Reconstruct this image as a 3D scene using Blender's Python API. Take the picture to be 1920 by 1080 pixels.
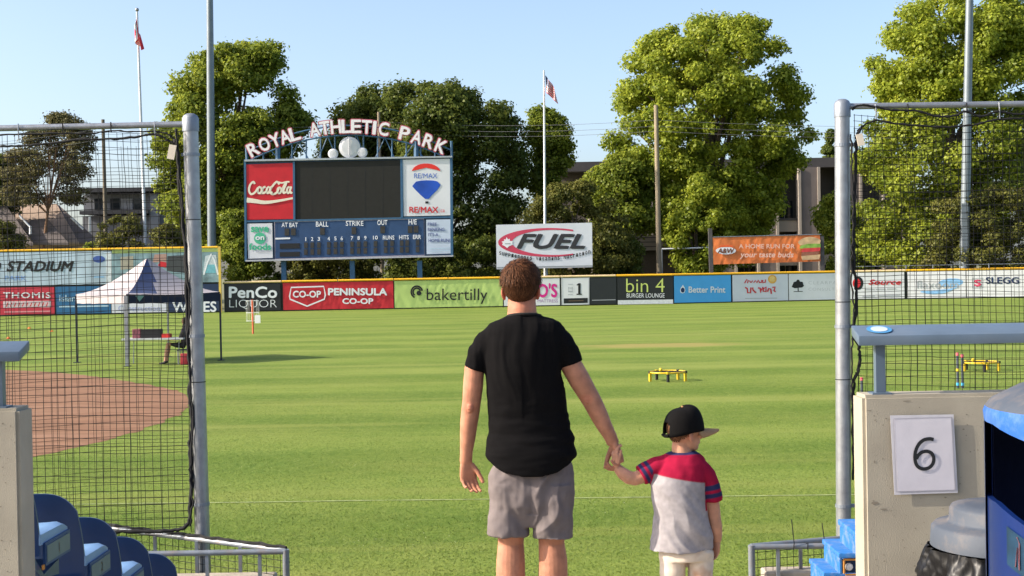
import bpy, bmesh, math, random
import numpy as np
from mathutils import Vector, Matrix, noise as mnoise

random.seed(7)
RNG = np.random.default_rng(7)
for o in list(bpy.data.objects):
    bpy.data.objects.remove(o)
SC = bpy.context.scene
COL = SC.collection

# ------------------------------------------------------------------ camera, sky, sun, exposure
CAM_Z = 2.66
F_PX = 2600.0                       # focal length in pixels of the 1920 px wide photograph
cam_data = bpy.data.cameras.new('camera')
cam_data.sensor_width = 36.0
cam_data.lens = F_PX / 1920 * 36
cam_data.clip_start = 0.05
cam_data.clip_end = 6000
cam = bpy.data.objects.new('camera', cam_data)
COL.objects.link(cam)
CAM_ROT = (Matrix.Rotation(math.radians(90 - 0.617), 3, 'X') @ Matrix.Rotation(math.radians(-1.0), 3, 'Z'))
cam.matrix_world = Matrix.Translation((0, 0, CAM_Z)) @ CAM_ROT.to_4x4()
SC.camera = cam

SUN_EL = math.radians(31)
SUN_AZ = math.radians(-99)         # clockwise from +Y: to the left and a little behind the camera
sun_dir = Vector((math.sin(SUN_AZ) * math.cos(SUN_EL), math.cos(SUN_AZ) * math.cos(SUN_EL), math.sin(SUN_EL)))
world = bpy.data.worlds.new('World')
SC.world = world
world.use_nodes = True
wn = world.node_tree
wn.nodes.clear()
w_out = wn.nodes.new('ShaderNodeOutputWorld')
w_bg = wn.nodes.new('ShaderNodeBackground')
w_sky = wn.nodes.new('ShaderNodeTexSky')
w_sky.sky_type = 'NISHITA'
w_sky.sun_disc = False
w_sky.sun_elevation = SUN_EL
w_sky.sun_rotation = SUN_AZ
w_sky.altitude = 0
w_sky.air_density = 0.75
w_sky.dust_density = 2.7
w_sky.ozone_density = 1.0
w_bg.inputs['Strength'].default_value = 0.15
wn.links.new(w_sky.outputs['Color'], w_bg.inputs['Color'])
wn.links.new(w_bg.outputs['Background'], w_out.inputs['Surface'])

sun_data = bpy.data.lights.new('sun', 'SUN')
sun_data.energy = 4.1
sun_data.angle = math.radians(0.5)
sun_data.color = (1.0, 0.90, 0.76)
sun = bpy.data.objects.new('sun', sun_data)
sun.rotation_euler = sun_dir.to_track_quat('Z', 'Y').to_euler()
sun.location = (-30, -10, 30)
COL.objects.link(sun)

SC.view_settings.view_transform = 'Standard'
SC.view_settings.look = 'None'
SC.view_settings.exposure = 1.0
SC.view_settings.gamma = 1.0
SC.view_settings.use_curve_mapping = False

# ------------------------------------------------------------------ measuring helpers (photo pixel + distance -> metres)
def ray(px, py):
    d = CAM_ROT @ Vector(((px - 960) / F_PX, (540 - py) / F_PX, -1.0))
    return d / d.y

def at(px, py, depth):
    return Vector((0, 0, CAM_Z)) + ray(px, py) * depth

def ground(px, py, z=0.0):
    r = ray(px, py)
    t = (z - CAM_Z) / r.z
    return Vector((0, 0, CAM_Z)) + r * t

def col_at(px, depth, z):
    """point at a given height whose image column is px"""
    y = 540
    for _ in range(4):
        p = at(px, y, depth)
        y -= (z - p.z) * F_PX / depth
    return at(px, y, depth)

# ------------------------------------------------------------------ materials
def srgb(r, g, b):
    f = lambda c: (c / 255) / 12.92 if c <= 10 else (((c / 255) + 0.055) / 1.055) ** 2.4
    return (f(r), f(g), f(b))

MATS = {}
def pm(name, col, rough=0.6, var=0.12, scale=6.0, bump=0.0, bscale=40.0, metal=0.0, spec=0.4, bdist=0.02, stretch=None, dirt=None, dirt_scale=1.5, dirt_amt=0.35):
    if name in MATS:
        return MATS[name]
    m = bpy.data.materials.new(name)
    m.use_nodes = True
    nt = m.node_tree
    b = nt.nodes['Principled BSDF']
    b.inputs['Roughness'].default_value = rough
    b.inputs['Metallic'].default_value = metal
    b.inputs['Specular IOR Level'].default_value = spec
    tc = nt.nodes.new('ShaderNodeTexCoord')
    src = tc.outputs['Object']
    if stretch:
        mp = nt.nodes.new('ShaderNodeMapping')
        mp.inputs['Scale'].default_value = stretch
        nt.links.new(src, mp.inputs['Vector'])
        src = mp.outputs['Vector']
    n = nt.nodes.new('ShaderNodeTexNoise')
    n.inputs['Scale'].default_value = scale
    n.inputs['Detail'].default_value = 5
    nt.links.new(src, n.inputs['Vector'])
    r = nt.nodes.new('ShaderNodeValToRGB')
    r.color_ramp.elements[0].position = 0.3
    r.color_ramp.elements[1].position = 0.7
    r.color_ramp.elements[0].color = tuple(c * (1 - var) for c in col) + (1,)
    r.color_ramp.elements[1].color = tuple(min(1, c * (1 + var)) for c in col) + (1,)
    nt.links.new(n.outputs['Fac'], r.inputs['Fac'])
    cout = r.outputs['Color']
    if dirt:
        n2 = nt.nodes.new('ShaderNodeTexNoise')
        n2.inputs['Scale'].default_value = dirt_scale
        n2.inputs['Detail'].default_value = 8
        n2.inputs['Roughness'].default_value = 0.7
        nt.links.new(src, n2.inputs['Vector'])
        r2 = nt.nodes.new('ShaderNodeValToRGB')
        r2.color_ramp.elements[0].position = 0.48
        r2.color_ramp.elements[1].position = 0.72
        r2.color_ramp.elements[0].color = (0, 0, 0, 1)
        r2.color_ramp.elements[1].color = (dirt_amt,) * 3 + (1,)
        nt.links.new(n2.outputs['Fac'], r2.inputs['Fac'])
        mx = nt.nodes.new('ShaderNodeMix')
        mx.data_type = 'RGBA'
        nt.links.new(r2.outputs['Color'], mx.inputs['Factor'])
        nt.links.new(cout, mx.inputs['A'])
        mx.inputs['B'].default_value = tuple(dirt) + (1,)
        cout = mx.outputs['Result']
    nt.links.new(cout, b.inputs['Base Color'])
    if bump:
        nb = nt.nodes.new('ShaderNodeTexNoise')
        nb.inputs['Scale'].default_value = bscale
        nb.inputs['Detail'].default_value = 6
        nt.links.new(src, nb.inputs['Vector'])
        bp = nt.nodes.new('ShaderNodeBump')
        bp.inputs['Strength'].default_value = bump
        bp.inputs['Distance'].default_value = bdist
        nt.links.new(nb.outputs['Fac'], bp.inputs['Height'])
        nt.links.new(bp.outputs['Normal'], b.inputs['Normal'])
    MATS[name] = m
    return m

def attr_mat(name, rough=0.8, bump=0.15, bscale=300, spec=0.2, var=0.1, sss=0.0, sheen=0.0):
    """colour comes from the mesh's own colour attribute 'col' (dyed cloth, skin)"""
    m = bpy.data.materials.new(name)
    m.use_nodes = True
    nt = m.node_tree
    b = nt.nodes['Principled BSDF']
    b.inputs['Roughness'].default_value = rough
    b.inputs['Specular IOR Level'].default_value = spec
    if sss:
        b.inputs['Subsurface Weight'].default_value = sss
        b.inputs['Subsurface Radius'].default_value = (0.02, 0.008, 0.004)
        b.inputs['Subsurface Scale'].default_value = 0.5
    if sheen:
        b.inputs['Sheen Weight'].default_value = sheen
    a = nt.nodes.new('ShaderNodeAttribute')
    a.attribute_name = 'col'
    tc = nt.nodes.new('ShaderNodeTexCoord')
    n = nt.nodes.new('ShaderNodeTexNoise')
    n.inputs['Scale'].default_value = 25
    n.inputs['Detail'].default_value = 6
    nt.links.new(tc.outputs['Object'], n.inputs['Vector'])
    mr = nt.nodes.new('ShaderNodeMapRange')
    mr.inputs['To Min'].default_value = 1 - var
    mr.inputs['To Max'].default_value = 1 + var
    mr.inputs['From Min'].default_value = 0.3
    mr.inputs['From Max'].default_value = 0.7
    nt.links.new(n.outputs['Fac'], mr.inputs['Value'])
    mx = nt.nodes.new('ShaderNodeVectorMath')
    mx.operation = 'SCALE'
    nt.links.new(a.outputs['Color'], mx.inputs[0])
    nt.links.new(mr.outputs['Result'], mx.inputs['Scale'])
    nt.links.new(mx.outputs['Vector'], b.inputs['Base Color'])
    nb = nt.nodes.new('ShaderNodeTexNoise')
    nb.inputs['Scale'].default_value = bscale
    nb.inputs['Detail'].default_value = 3
    nt.links.new(tc.outputs['Object'], nb.inputs['Vector'])
    bp = nt.nodes.new('ShaderNodeBump')
    bp.inputs['Strength'].default_value = bump
    bp.inputs['Distance'].default_value = 0.003
    nt.links.new(nb.outputs['Fac'], bp.inputs['Height'])
    nt.links.new(bp.outputs['Normal'], b.inputs['Normal'])
    return m

# ------------------------------------------------------------------ object helpers
def tag(o, label=None, cat=None, group=None, kind=None):
    if label: o['label'] = label
    if cat: o['category'] = cat
    if group: o['group'] = group
    if kind: o['kind'] = kind
    return o

def empty(name, loc=(0, 0, 0), rz=0.0):
    o = bpy.data.objects.new(name, None)
    COL.objects.link(o)
    o.location = loc
    o.rotation_euler = (0, 0, rz)
    o.empty_display_size = 0.2
    return o

def link_mesh(name, me, parent=None):
    o = bpy.data.objects.new(name, me)
    COL.objects.link(o)
    if parent is not None:
        o.parent = parent
    return o

def copy_tree(o, parent=None):
    c = o.copy()
    COL.objects.link(c)
    c.parent = parent
    for ch in o.children:
        copy_tree(ch, c)
    return c

class MB:
    """collects shapes; build() links them as one mesh object"""
    def __init__(s):
        s.v = []; s.f = []; s.mi = []
    def add(s, vs, fs, m=0):
        k = len(s.v)
        s.v += [tuple(p) for p in vs]
        s.f += [tuple(i + k for i in f) for f in fs]
        s.mi += [m] * len(fs)
        return s
    def box(s, lo, hi, m=0, mat=None):
        (x0, y0, z0), (x1, y1, z1) = lo, hi
        vs = [Vector(p) for p in ((x0,y0,z0),(x1,y0,z0),(x1,y1,z0),(x0,y1,z0),(x0,y0,z1),(x1,y0,z1),(x1,y1,z1),(x0,y1,z1))]
        if mat is not None:
            vs = [mat @ p for p in vs]
        return s.add(vs, [(0,3,2,1),(4,5,6,7),(0,1,5,4),(1,2,6,5),(2,3,7,6),(3,0,4,7)], m)
    def tube(s, pts, radii, n=10, m=0, ref=(1, 0, 0), cap=True, sq=1.0, rot=0.0):
        pts = [Vector(p) for p in pts]
        if not isinstance(radii, (list, tuple)): radii = [radii] * len(pts)
        vs, fs = [], []
        for i, p in enumerate(pts):
            t = (pts[min(i + 1, len(pts) - 1)] - pts[max(i - 1, 0)])
            t = t.normalized() if t.length > 1e-9 else Vector((0, 0, 1))
            a = Vector(ref)
            a = a - a.dot(t) * t
            if a.length < 0.15:
                a = Vector((0, 1, 0.3)); a = a - a.dot(t) * t
            a.normalize()
            b = t.cross(a)
            ra, rb = radii[i] if isinstance(radii[i], (list, tuple)) else (radii[i], radii[i])
            for k in range(n):
                an = 2 * math.pi * k / n + rot
                ca, sa = math.cos(an), math.sin(an)
                if sq != 1.0:
                    ca = math.copysign(abs(ca) ** sq, ca); sa = math.copysign(abs(sa) ** sq, sa)
                vs.append(p + a * ra * ca + b * rb * sa)
        L = len(pts)
        for i in range(L - 1):
            for k in range(n):
                k2 = (k + 1) % n
                fs.append((i*n+k, i*n+k2, (i+1)*n+k2, (i+1)*n+k))
        if cap:
            fs.append(tuple(range(n - 1, -1, -1)))
            fs.append(tuple((L-1)*n + k for k in range(n)))
        return s.add(vs, fs, m)
    def ell(s, c, r, m=0, nu=16, nv=10, rot=None):
        c = Vector(c)
        R = rot if rot is not None else Matrix.Identity(3)
        vs = [c + R @ Vector((0, 0, -r[2]))]
        for j in range(1, nv):
            ph = -math.pi/2 + math.pi * j / nv
            for k in range(nu):
                a = 2 * math.pi * k / nu
                vs.append(c + R @ Vector((r[0]*math.cos(ph)*math.cos(a), r[1]*math.cos(ph)*math.sin(a), r[2]*math.sin(ph))))
        vs.append(c + R @ Vector((0, 0, r[2])))
        fs = []
        for k in range(nu):
            fs.append((0, 1 + (k+1) % nu, 1 + k))
        for j in range(nv - 2):
            for k in range(nu):
                k2 = (k + 1) % nu
                fs.append((1+j*nu+k, 1+j*nu+k2, 1+(j+1)*nu+k2, 1+(j+1)*nu+k))
        last = len(vs) - 1
        for k in range(nu):
            fs.append((1+(nv-2)*nu+k, 1+(nv-2)*nu+(k+1) % nu, last))
        return s.add(vs, fs, m)
    def lathe(s, prof, c=(0, 0, 0), n=32, m=0, a0=0.0, a1=2*math.pi, closed=True):
        cx, cy, cz = c
        vs, fs = [], []
        cols = n if closed else n + 1
        for (r, z) in prof:
            for k in range(cols):
                a = a0 + (a1 - a0) * k / n
                vs.append((cx + r*math.cos(a), cy + r*math.sin(a), cz + z))
        for i in range(len(prof) - 1):
            for k in range(n):
                k2 = (k + 1) % cols
                fs.append((i*cols+k, i*cols+k2, (i+1)*cols+k2, (i+1)*cols+k))
        return s.add(vs, fs, m)
    def prism(s, poly, lo, hi, axis='z', m=0):
        """extrude a 2-D polygon (a,b) along an axis from lo to hi"""
        f = {'z': lambda a, b, c: (a, b, c), 'y': lambda a, b, c: (a, c, b), 'x': lambda a, b, c: (c, a, b)}[axis]
        n = len(poly)
        vs = [f(a, b, lo) for a, b in poly] + [f(a, b, hi) for a, b in poly]
        fs = [tuple(range(n - 1, -1, -1)), tuple(range(n, 2*n))] + [(i, (i+1) % n, n + (i+1) % n, n + i) for i in range(n)]
        return s.add(vs, fs, m)
    def mesh(s, name, mats, smooth=False, fix=True):
        me = bpy.data.meshes.new(name)
        me.from_pydata([tuple(p) for p in s.v], [], s.f)
        for mm in (mats if isinstance(mats, (list, tuple)) else [mats]):
            me.materials.append(mm)
        if any(s.mi):
            me.polygons.foreach_set('material_index', s.mi)
        if fix:
            bm = bmesh.new(); bm.from_mesh(me)
            bmesh.ops.recalc_face_normals(bm, faces=bm.faces)
            bm.to_mesh(me); bm.free()
        if smooth:
            me.polygons.foreach_set('use_smooth', [True] * len(me.polygons))
        me.update()
        return me
    def build(s, name, mats, parent=None, smooth=False, fix=True):
        return link_mesh(name, s.mesh(name, mats, smooth, fix), parent)

def auto_smooth(o, deg=40):
    me = o.data
    me.polygons.foreach_set('use_smooth', [True] * len(me.polygons))
    try:
        me.set_sharp_from_angle(angle=math.radians(deg))
    except Exception:
        pass
    return o

def bevel(o, w, seg=2):
    bm = bmesh.new(); bm.from_mesh(o.data)
    bmesh.ops.bevel(bm, geom=list(bm.edges), offset=w, segments=seg, affect='EDGES', profile=0.6)
    bm.to_mesh(o.data); bm.free()
    return auto_smooth(o, 35)

# ------------------------------------------------------------------ lettering
_txt = {}
def text_mesh_data(s, bold=0.0, shear=0.0, spacing=1.0):
    """2-D outline mesh of a word from the built-in font, as (verts, faces, bounds)"""
    key = (s, bold, shear, spacing)
    if key in _txt: return _txt[key]
    if bold > 0.014:
        # heavier weight: the outline laid several times, each copy shifted a little (and a hair higher)
        v0, f0, _ = text_mesh_data(s, 0.0, shear, spacing)
        e = bold * 0.85
        v, f = [], []
        for k in range(8 if bold > 0.06 else 4):
            a = 2 * math.pi * k / (8 if bold > 0.06 else 4) + 0.4
            base = len(v)
            v += [(p[0] + e * math.cos(a), p[1] + e * math.sin(a), k * 0.004) for p in v0]
            f += [tuple(i + base for i in q) for q in f0]
        xs = [p[0] for p in v]; ys = [p[1] for p in v]
        _txt[key] = (v, f, (min(xs), min(ys), max(xs), max(ys)))
        return _txt[key]
    cu = bpy.data.curves.new('t', 'FONT')
    cu.body = s
    cu.offset = min(bold, 0.0)
    cu.shear = shear
    cu.space_character = spacing
    cu.resolution_u = 3
    ob = bpy.data.objects.new('t', cu)
    COL.objects.link(ob)
    me = bpy.data.meshes.new_from_object(ob.evaluated_get(bpy.context.evaluated_depsgraph_get()))
    v = [(p.co.x, p.co.y, 0.0) for p in me.vertices]
    f = [tuple(p.vertices) for p in me.polygons]
    bpy.data.objects.remove(ob); bpy.data.curves.remove(cu); bpy.data.meshes.remove(me)
    xs = [p[0] for p in v]; ys = [p[1] for p in v]
    _txt[key] = (v, f, (min(xs), min(ys), max(xs), max(ys)))
    return _txt[key]

class Panel:
    """a flat sign in the scene: an Empty with local x right, y up, z out of the face; pieces are placed by
    where the photograph shows them on that plane (measured once, stored as metres)"""
    def __init__(s, name, origin, u, v):
        s.o = Vector(origin); s.u = Vector(u).normalized()
        v = Vector(v); s.v = (v - v.dot(s.u) * s.u).normalized()
        s.n = s.u.cross(s.v)
        s.root = bpy.data.objects.new(name, None)
        COL.objects.link(s.root)
        M = Matrix((s.u, s.v, s.n)).transposed().to_4x4()
        M.translation = s.o
        s.root.matrix_world = M
        s.w_small = s.o.y < 20
    def uv(s, px, py):
        r = ray(px, py); c = Vector((0, 0, CAM_Z))
        t = (s.o - c).dot(s.n) / r.dot(s.n)
        p = c + r * t - s.o
        return (p.dot(s.u), p.dot(s.v))
    def poly(s, name, pts, mat, z, thick=0.008, px=True, parent=None):
        q = [s.uv(*p) for p in pts] if px else pts
        b = MB().prism(q, z - thick, z, 'z')
        return b.build(name, mat, parent or s.root)
    def board(s, name, w, h, mat, thick=0.03, z=0.0, nx=1, ny=1, wr=0.0, seed=0):
        if nx == 1 and wr == 0:
            return MB().box((0, 0, z - thick), (w, h, z)).build(name, mat, s.root)
        vs, fs = [], []
        for j in range(ny + 1):
            for i in range(nx + 1):
                x, y = w * i / nx, h * j / ny
                # pulled-cloth creases run diagonally from the lashing points
                q = mnoise.noise(Vector((x * 1.9 + y * 0.8 + seed, y * 0.35, seed))) + 0.5 * mnoise.noise(Vector((x * 4.5 - y * 1.6, y * 0.7, seed + 5)))
                vs.append((x, y, z + wr * q - wr * 1.6))
        for j in range(ny):
            for i in range(nx):
                a = j * (nx + 1) + i
                fs.append((a, a + 1, a + nx + 2, a + nx + 1))
        me = MB().add(vs, fs).mesh(name, mat, smooth=True, fix=False)
        return link_mesh(name, me, s.root)
    def text(s, body, box, mat, z=0.012, bold=0.0, shear=0.0, spacing=1.0, name='lettering', parent=None, arc=None, thick=0.006):
        """fit the word into the pixel box (x0, y0, x1, y1)"""
        v, f, (a, b, c, d) = text_mesh_data(body, bold, shear, spacing)
        x0, y0, x1, y1 = box
        ul = s.uv(x0, y0); ur = s.uv(x1, y0); ll = s.uv(x0, y1); lr = s.uv(x1, y1)
        vs = []
        for (x, y, h_) in v:
            p = (x - a) / (c - a); q = (y - b) / (d - b)
            X = (ll[0]*(1-p) + lr[0]*p)*(1-q) + (ul[0]*(1-p) + ur[0]*p)*q
            Y = (ll[1]*(1-p) + lr[1]*p)*(1-q) + (ul[1]*(1-p) + ur[1]*p)*q
            if arc:
                Y += arc(p) 
            vs.append((X, Y, z + h_))
        mb = MB().add(vs, f)
        return mb.build(name, mat, parent or s.root, fix=False)
    def stroke(s, name, lines, w, mat, z=0.012, parent=None):
        """ribbon strokes along pixel polylines; w in metres (number or list per point)"""
        mb = MB()
        for li, ln in enumerate(lines):
            q = [Vector(s.uv(*p)) for p in ln]
            ws = w if isinstance(w, (list, tuple)) else [w] * len(q)
            vs, fs = [], []
            for i, p in enumerate(q):
                t = q[min(i+1, len(q)-1)] - q[max(i-1, 0)]
                nn = Vector((-t.y, t.x)).normalized() * ws[min(i, len(ws)-1)] / 2
                zz = z + (0.00002 * i if s.w_small else min(0.003 * li, 0.03) + 0.0012 * i)
                vs += [(p.x + nn.x, p.y + nn.y, zz), (p.x - nn.x, p.y - nn.y, zz)]
            for i in range(len(q) - 1):
                fs.append((2*i, 2*i+1, 2*i+3, 2*i+2))
            mb.add(vs, fs)
        return mb.build(name, mat, parent or s.root, fix=False)
    def ellipse(s, name, cx, cy, rx, ry, mat, z=0.01, n=28, parent=None, tilt=0.0):
        pts = []
        for k in range(n):
            a = -2 * math.pi * k / n
            x, y = rx*math.cos(a), ry*math.sin(a)
            pts.append((cx + x*math.cos(tilt) - y*math.sin(tilt), cy + x*math.sin(tilt) + y*math.cos(tilt)))
        return s.poly(name, pts, mat, z, 0.006, parent=parent)

def curve_pts(ctrl, n=10):
    """Catmull-Rom through control points"""
    c = [np.array(p, float) for p in ctrl]
    c = [2*c[0]-c[1]] + c + [2*c[-1]-c[-2]]
    out = []
    for i in range(1, len(c) - 2):
        for k in range(n):
            t = k / n
            out.append(tuple(0.5*((2*c[i]) + (c[i+1]-c[i-1])*t + (2*c[i-1]-5*c[i]+4*c[i+1]-c[i+2])*t*t + (3*c[i]-c[i-1]-3*c[i+1]+c[i+2])*t**3)))
    out.append(tuple(c[-2]))
    return out

# shared materials
M_GALV = pm('galvanised_steel', (0.30, 0.315, 0.335), 0.40, 0.14, 14, 0.05, 60, metal=0.6, dirt=(0.20, 0.20, 0.20), dirt_scale=6)
M_GALVD = pm('weathered_steel', (0.22, 0.245, 0.28), 0.5, 0.12, 10, 0.05, 60, metal=0.5)
M_BLACKCORD = pm('black_cord', (0.008, 0.008, 0.009), 0.85, 0.2, 60)
M_CONC = pm('cast_concrete', (0.335, 0.302, 0.238), 0.9, 0.10, 5, 0.35, 210, spec=0.2, bdist=0.004, dirt=(0.24, 0.21, 0.17), dirt_scale=2.2, dirt_amt=0.5)
M_WHITE = pm('white_paint', (0.78, 0.78, 0.78), 0.5, 0.03, 3)
M_YELLOW = pm('yellow_cap', (0.78, 0.42, 0.02), 0.45, 0.08, 2)
M_PALECAP = pm('faded_cap', (0.70, 0.52, 0.28), 0.55, 0.08, 2)
M_BLACK = pm('black_print', (0.010, 0.011, 0.013), 0.6, 0.1, 4)
M_RED = pm('red_print', (0.56, 0.02, 0.03), 0.5, 0.06, 3)
M_BLUESTEEL = pm('blue_steel', (0.035, 0.105, 0.20), 0.5, 0.12, 3)

# ------------------------------------------------------------------ ground, field, infield
def grass_material():
    m = bpy.data.materials.new('mown_grass')
    m.use_nodes = True
    nt = m.node_tree
    b = nt.nodes['Principled BSDF']
    b.inputs['Roughness'].default_value = 0.85
    b.inputs['Specular IOR Level'].default_value = 0.15
    g = nt.nodes.new('ShaderNodeNewGeometry')
    L = nt.links.new
    def noise(scale, detail=4, rough=0.55, vec=None):
        n = nt.nodes.new('ShaderNodeTexNoise')
        n.inputs['Scale'].default_value = scale
        n.inputs['Detail'].default_value = detail
        n.inputs['Roughness'].default_value = rough
        L(vec or g.outputs['Position'], n.inputs['Vector'])
        return n.outputs['Fac']
    def math_(op, a, c=None, clamp=False):
        n = nt.nodes.new('ShaderNodeMath'); n.operation = op; n.use_clamp = clamp
        for i, x in enumerate((a, c)):
            if x is None: continue
            if isinstance(x, (int, float)): n.inputs[i].default_value = x
            else: L(x, n.inputs[i])
        return n.outputs[0]
    def mix(fac, a, c):
        n = nt.nodes.new('ShaderNodeMix'); n.data_type = 'RGBA'
        if isinstance(fac, (int, float)): n.inputs['Factor'].default_value = fac
        else: L(fac, n.inputs['Factor'])
        for k, x in (('A', a), ('B', c)):
            if isinstance(x, tuple): n.inputs[k].default_value = x + (1,)
            else: L(x, n.inputs[k])
        return n.outputs['Result']
    def ramp(f, p0, p1, lo=0.0, hi=1.0):
        n = nt.nodes.new('ShaderNodeMapRange')
        n.inputs['From Min'].default_value = p0; n.inputs['From Max'].default_value = p1
        n.inputs['To Min'].default_value = lo; n.inputs['To Max'].default_value = hi
        L(f, n.inputs['Value'])
        return n.outputs['Result']
    sx = nt.nodes.new('ShaderNodeSeparateXYZ'); L(g.outputs['Position'], sx.inputs[0])
    # mower passes: about 2.7 m wide, laid alternately, wobbling a little
    wob = math_('MULTIPLY', math_('SUBTRACT', noise(0.06, 2), 0.5), 2.2)
    wob2 = math_('MULTIPLY', math_('SUBTRACT', noise(0.9, 2), 0.5), 0.5)
    yy = math_('ADD', math_('ADD', sx.outputs['Y'], math_('MULTIPLY', sx.outputs['X'], -0.035)), math_('ADD', wob, wob2))
    st = math_('SINE', math_('MULTIPLY', yy, 2 * math.pi / 5.3))
    st = ramp(st, -0.55, 0.55)
    st = math_('MULTIPLY', st, ramp(noise(0.12, 3), 0.3, 0.62, 0.35, 1.0))
    c = mix(st, (0.098, 0.155, 0.020), (0.205, 0.262, 0.049))
    # patches of drier and lusher turf
    c = mix(ramp(noise(0.35, 5), 0.42, 0.72, 0, 0.45), c, (0.275, 0.290, 0.070))
    c = mix(ramp(noise(1.7, 5), 0.45, 0.75, 0, 0.5), c, (0.100, 0.172, 0.018))
    mp = nt.nodes.new('ShaderNodeMapping'); mp.inputs['Scale'].default_value = (1.0, 0.35, 1.0)
    L(g.outputs['Position'], mp.inputs['Vector'])
    c = mix(ramp(noise(9, 4, 0.7, mp.outputs['Vector']), 0.4, 0.7, 0, 0.55), c, (0.235, 0.290, 0.060))
    c = mix(ramp(noise(26, 4, 0.75, mp.outputs['Vector']), 0.42, 0.66, 0, 0.75), c, (0.082, 0.140, 0.014))
    mp2 = nt.nodes.new('ShaderNodeMapping'); mp2.inputs['Scale'].default_value = (0.09, 1.0, 1.0); mp2.inputs['Rotation'].default_value = (0, 0, 0.03)
    L(g.outputs['Position'], mp2.inputs['Vector'])
    c = mix(ramp(noise(1.1, 5, 0.65, mp2.outputs['Vector']), 0.42, 0.68, 0, 0.42), c, (0.105, 0.165, 0.016))
    c = mix(ramp(noise(0.55, 5, 0.65, mp2.outputs['Vector']), 0.50, 0.72, 0, 0.55), c, (0.305, 0.315, 0.085))
    # clover heads and dry clippings
    sp = ramp(noise(30, 2, 0.5), 0.70, 0.74)
    sp = math_('MULTIPLY', sp, ramp(noise(0.5, 3), 0.52, 0.60))
    c = mix(sp, c, (0.52, 0.54, 0.36))
    # worn brown patch out in centre field
    dx = math_('DIVIDE', math_('SUBTRACT', sx.outputs['X'], 5.2), 3.2)
    dy = math_('DIVIDE', math_('SUBTRACT', sx.outputs['Y'], 49.3), 1.5)
    rr = math_('ADD', math_('MULTIPLY', dx, dx), math_('MULTIPLY', dy, dy))
    rr = math_('ADD', rr, math_('MULTIPLY', math_('SUBTRACT', noise(0.9, 4), 0.5), 1.6))
    c = mix(ramp(rr, 0.3, 1.2, 0.62, 0.0), c, (0.33, 0.24, 0.09))
    L(c, b.inputs['Base Color'])
    bp = nt.nodes.new('ShaderNodeBump')
    bp.inputs['Strength'].default_value = 0.7
    bp.inputs['Distance'].default_value = 0.05
    L(noise(22, 5, 0.75), bp.inputs['Height'])
    L(bp.outputs['Normal'], b.inputs['Normal'])
    return m

def sheet(name, pts, mat, z, kind='structure'):
    me = bpy.data.meshes.new(name)
    me.from_pydata([(p[0], p[1], z) for p in pts], [], [tuple(range(len(pts)))])
    me.materials.append(mat)
    bm = bmesh.new(); bm.from_mesh(me)
    for f in bm.faces:
        if f.normal.z < 0: f.normal_flip()
    bm.to_mesh(me); bm.free()
    return tag(link_mesh(name, me), kind=kind)

M_GRASS = grass_material()
M_EARTH = pm('dry_ground', (0.15, 0.15, 0.07), 0.95, 0.25, 0.3, 0.4, 6)
M_CLAY = pm('infield_clay', (0.205, 0.112, 0.068), 0.95, 0.22, 2.2, 0.6, 14, spec=0.1, stretch=(0.35, 1.6, 1), dirt=(0.29, 0.175, 0.115), dirt_scale=0.8, dirt_amt=0.7)
M_CHALK = pm('field_chalk', (0.27, 0.31, 0.13), 0.95, 0.35, 9)

sheet('ground', [(-3000, -200), (3000, -200), (3000, 5000), (-3000, 5000)], M_EARTH, -0.03)
sheet('grass_field', [(-120, 9.6), (120, 9.6), (120, 112), (-120, 112)], M_GRASS, 0.0)
dirt_ctrl = [(-9.5, 15.5), (-7.9, 18.6), (-7.25, 21.0), (-6.75, 23.1), (-6.55, 26.0), (-6.8, 28.9), (-7.7, 32.2), (-9.5, 35.4), (-12.4, 39.3), (-14.9, 41.6), (-18, 43.6), (-24, 46)]
dp = curve_pts(dirt_ctrl, 40)
dp = [(x + 0.10 * mnoise.noise(Vector((x * 1.5, y * 1.5, 0))) + .05 * mnoise.noise(Vector((x * 9, y * 9, 3))), y + 0.10 * mnoise.noise(Vector((x * 1.5, y * 1.5, 9))) + .05 * mnoise.noise(Vector((x * 9, y * 9, 6)))) for x, y in dp]
sheet('infield_dirt', dp + [(-45, 46), (-45, 15.5)], M_CLAY, 0.004)
# foul line and a scuffed chalk streak
def chalk_strip(name, a, c, w, wig=0.02, n=60):
    vs, fs = [], []
    for i in range(n + 1):
        t = i / n
        x = a[0] + (c[0] - a[0]) * t; y = a[1] + (c[1] - a[1]) * t
        o = wig * mnoise.noise(Vector((x * 0.8, 3.1, 0)))
        ww = w * (0.75 + 0.5 * mnoise.noise(Vector((x * 3, 7, 0))))
        vs += [(x, y + o - ww / 2, 0.008), (x, y + o + ww / 2, 0.008)]
    for i in range(n):
        fs.append((2*i, 2*i+2, 2*i+3, 2*i+1))
    return tag(MB().add(vs, fs).build(name, M_CHALK, fix=False), kind='structure')
chalk_strip('chalk_line', (-9, 16.55), (9, 16.0), 0.05)

# ------------------------------------------------------------------ terrace floor and steps the people stand on
FLOOR = 0.92
ROWS = [(6.45 + 0.68 * k, 0.96 - 0.24 * k) for k in range(5)]      # back of each seat row, floor of the row
tb = MB()
tb.box((-6, -3, 0.5), (6, 6.85, FLOOR))
for k in range(1, 4):
    tb.box((-6, 6.2 + 0.68 * k, -0.02), (6, 6.2 + 0.68 * (k + 1), ROWS[k][1]))
tag(bevel(tb.build('concrete_terrace', M_CONC), 0.012, 1), kind='structure')
tag(MB().box((-6, 8.93, -0.04), (6, 9.75, 0.02)).build('field_edge_path', M_CONC), kind='structure')

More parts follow.
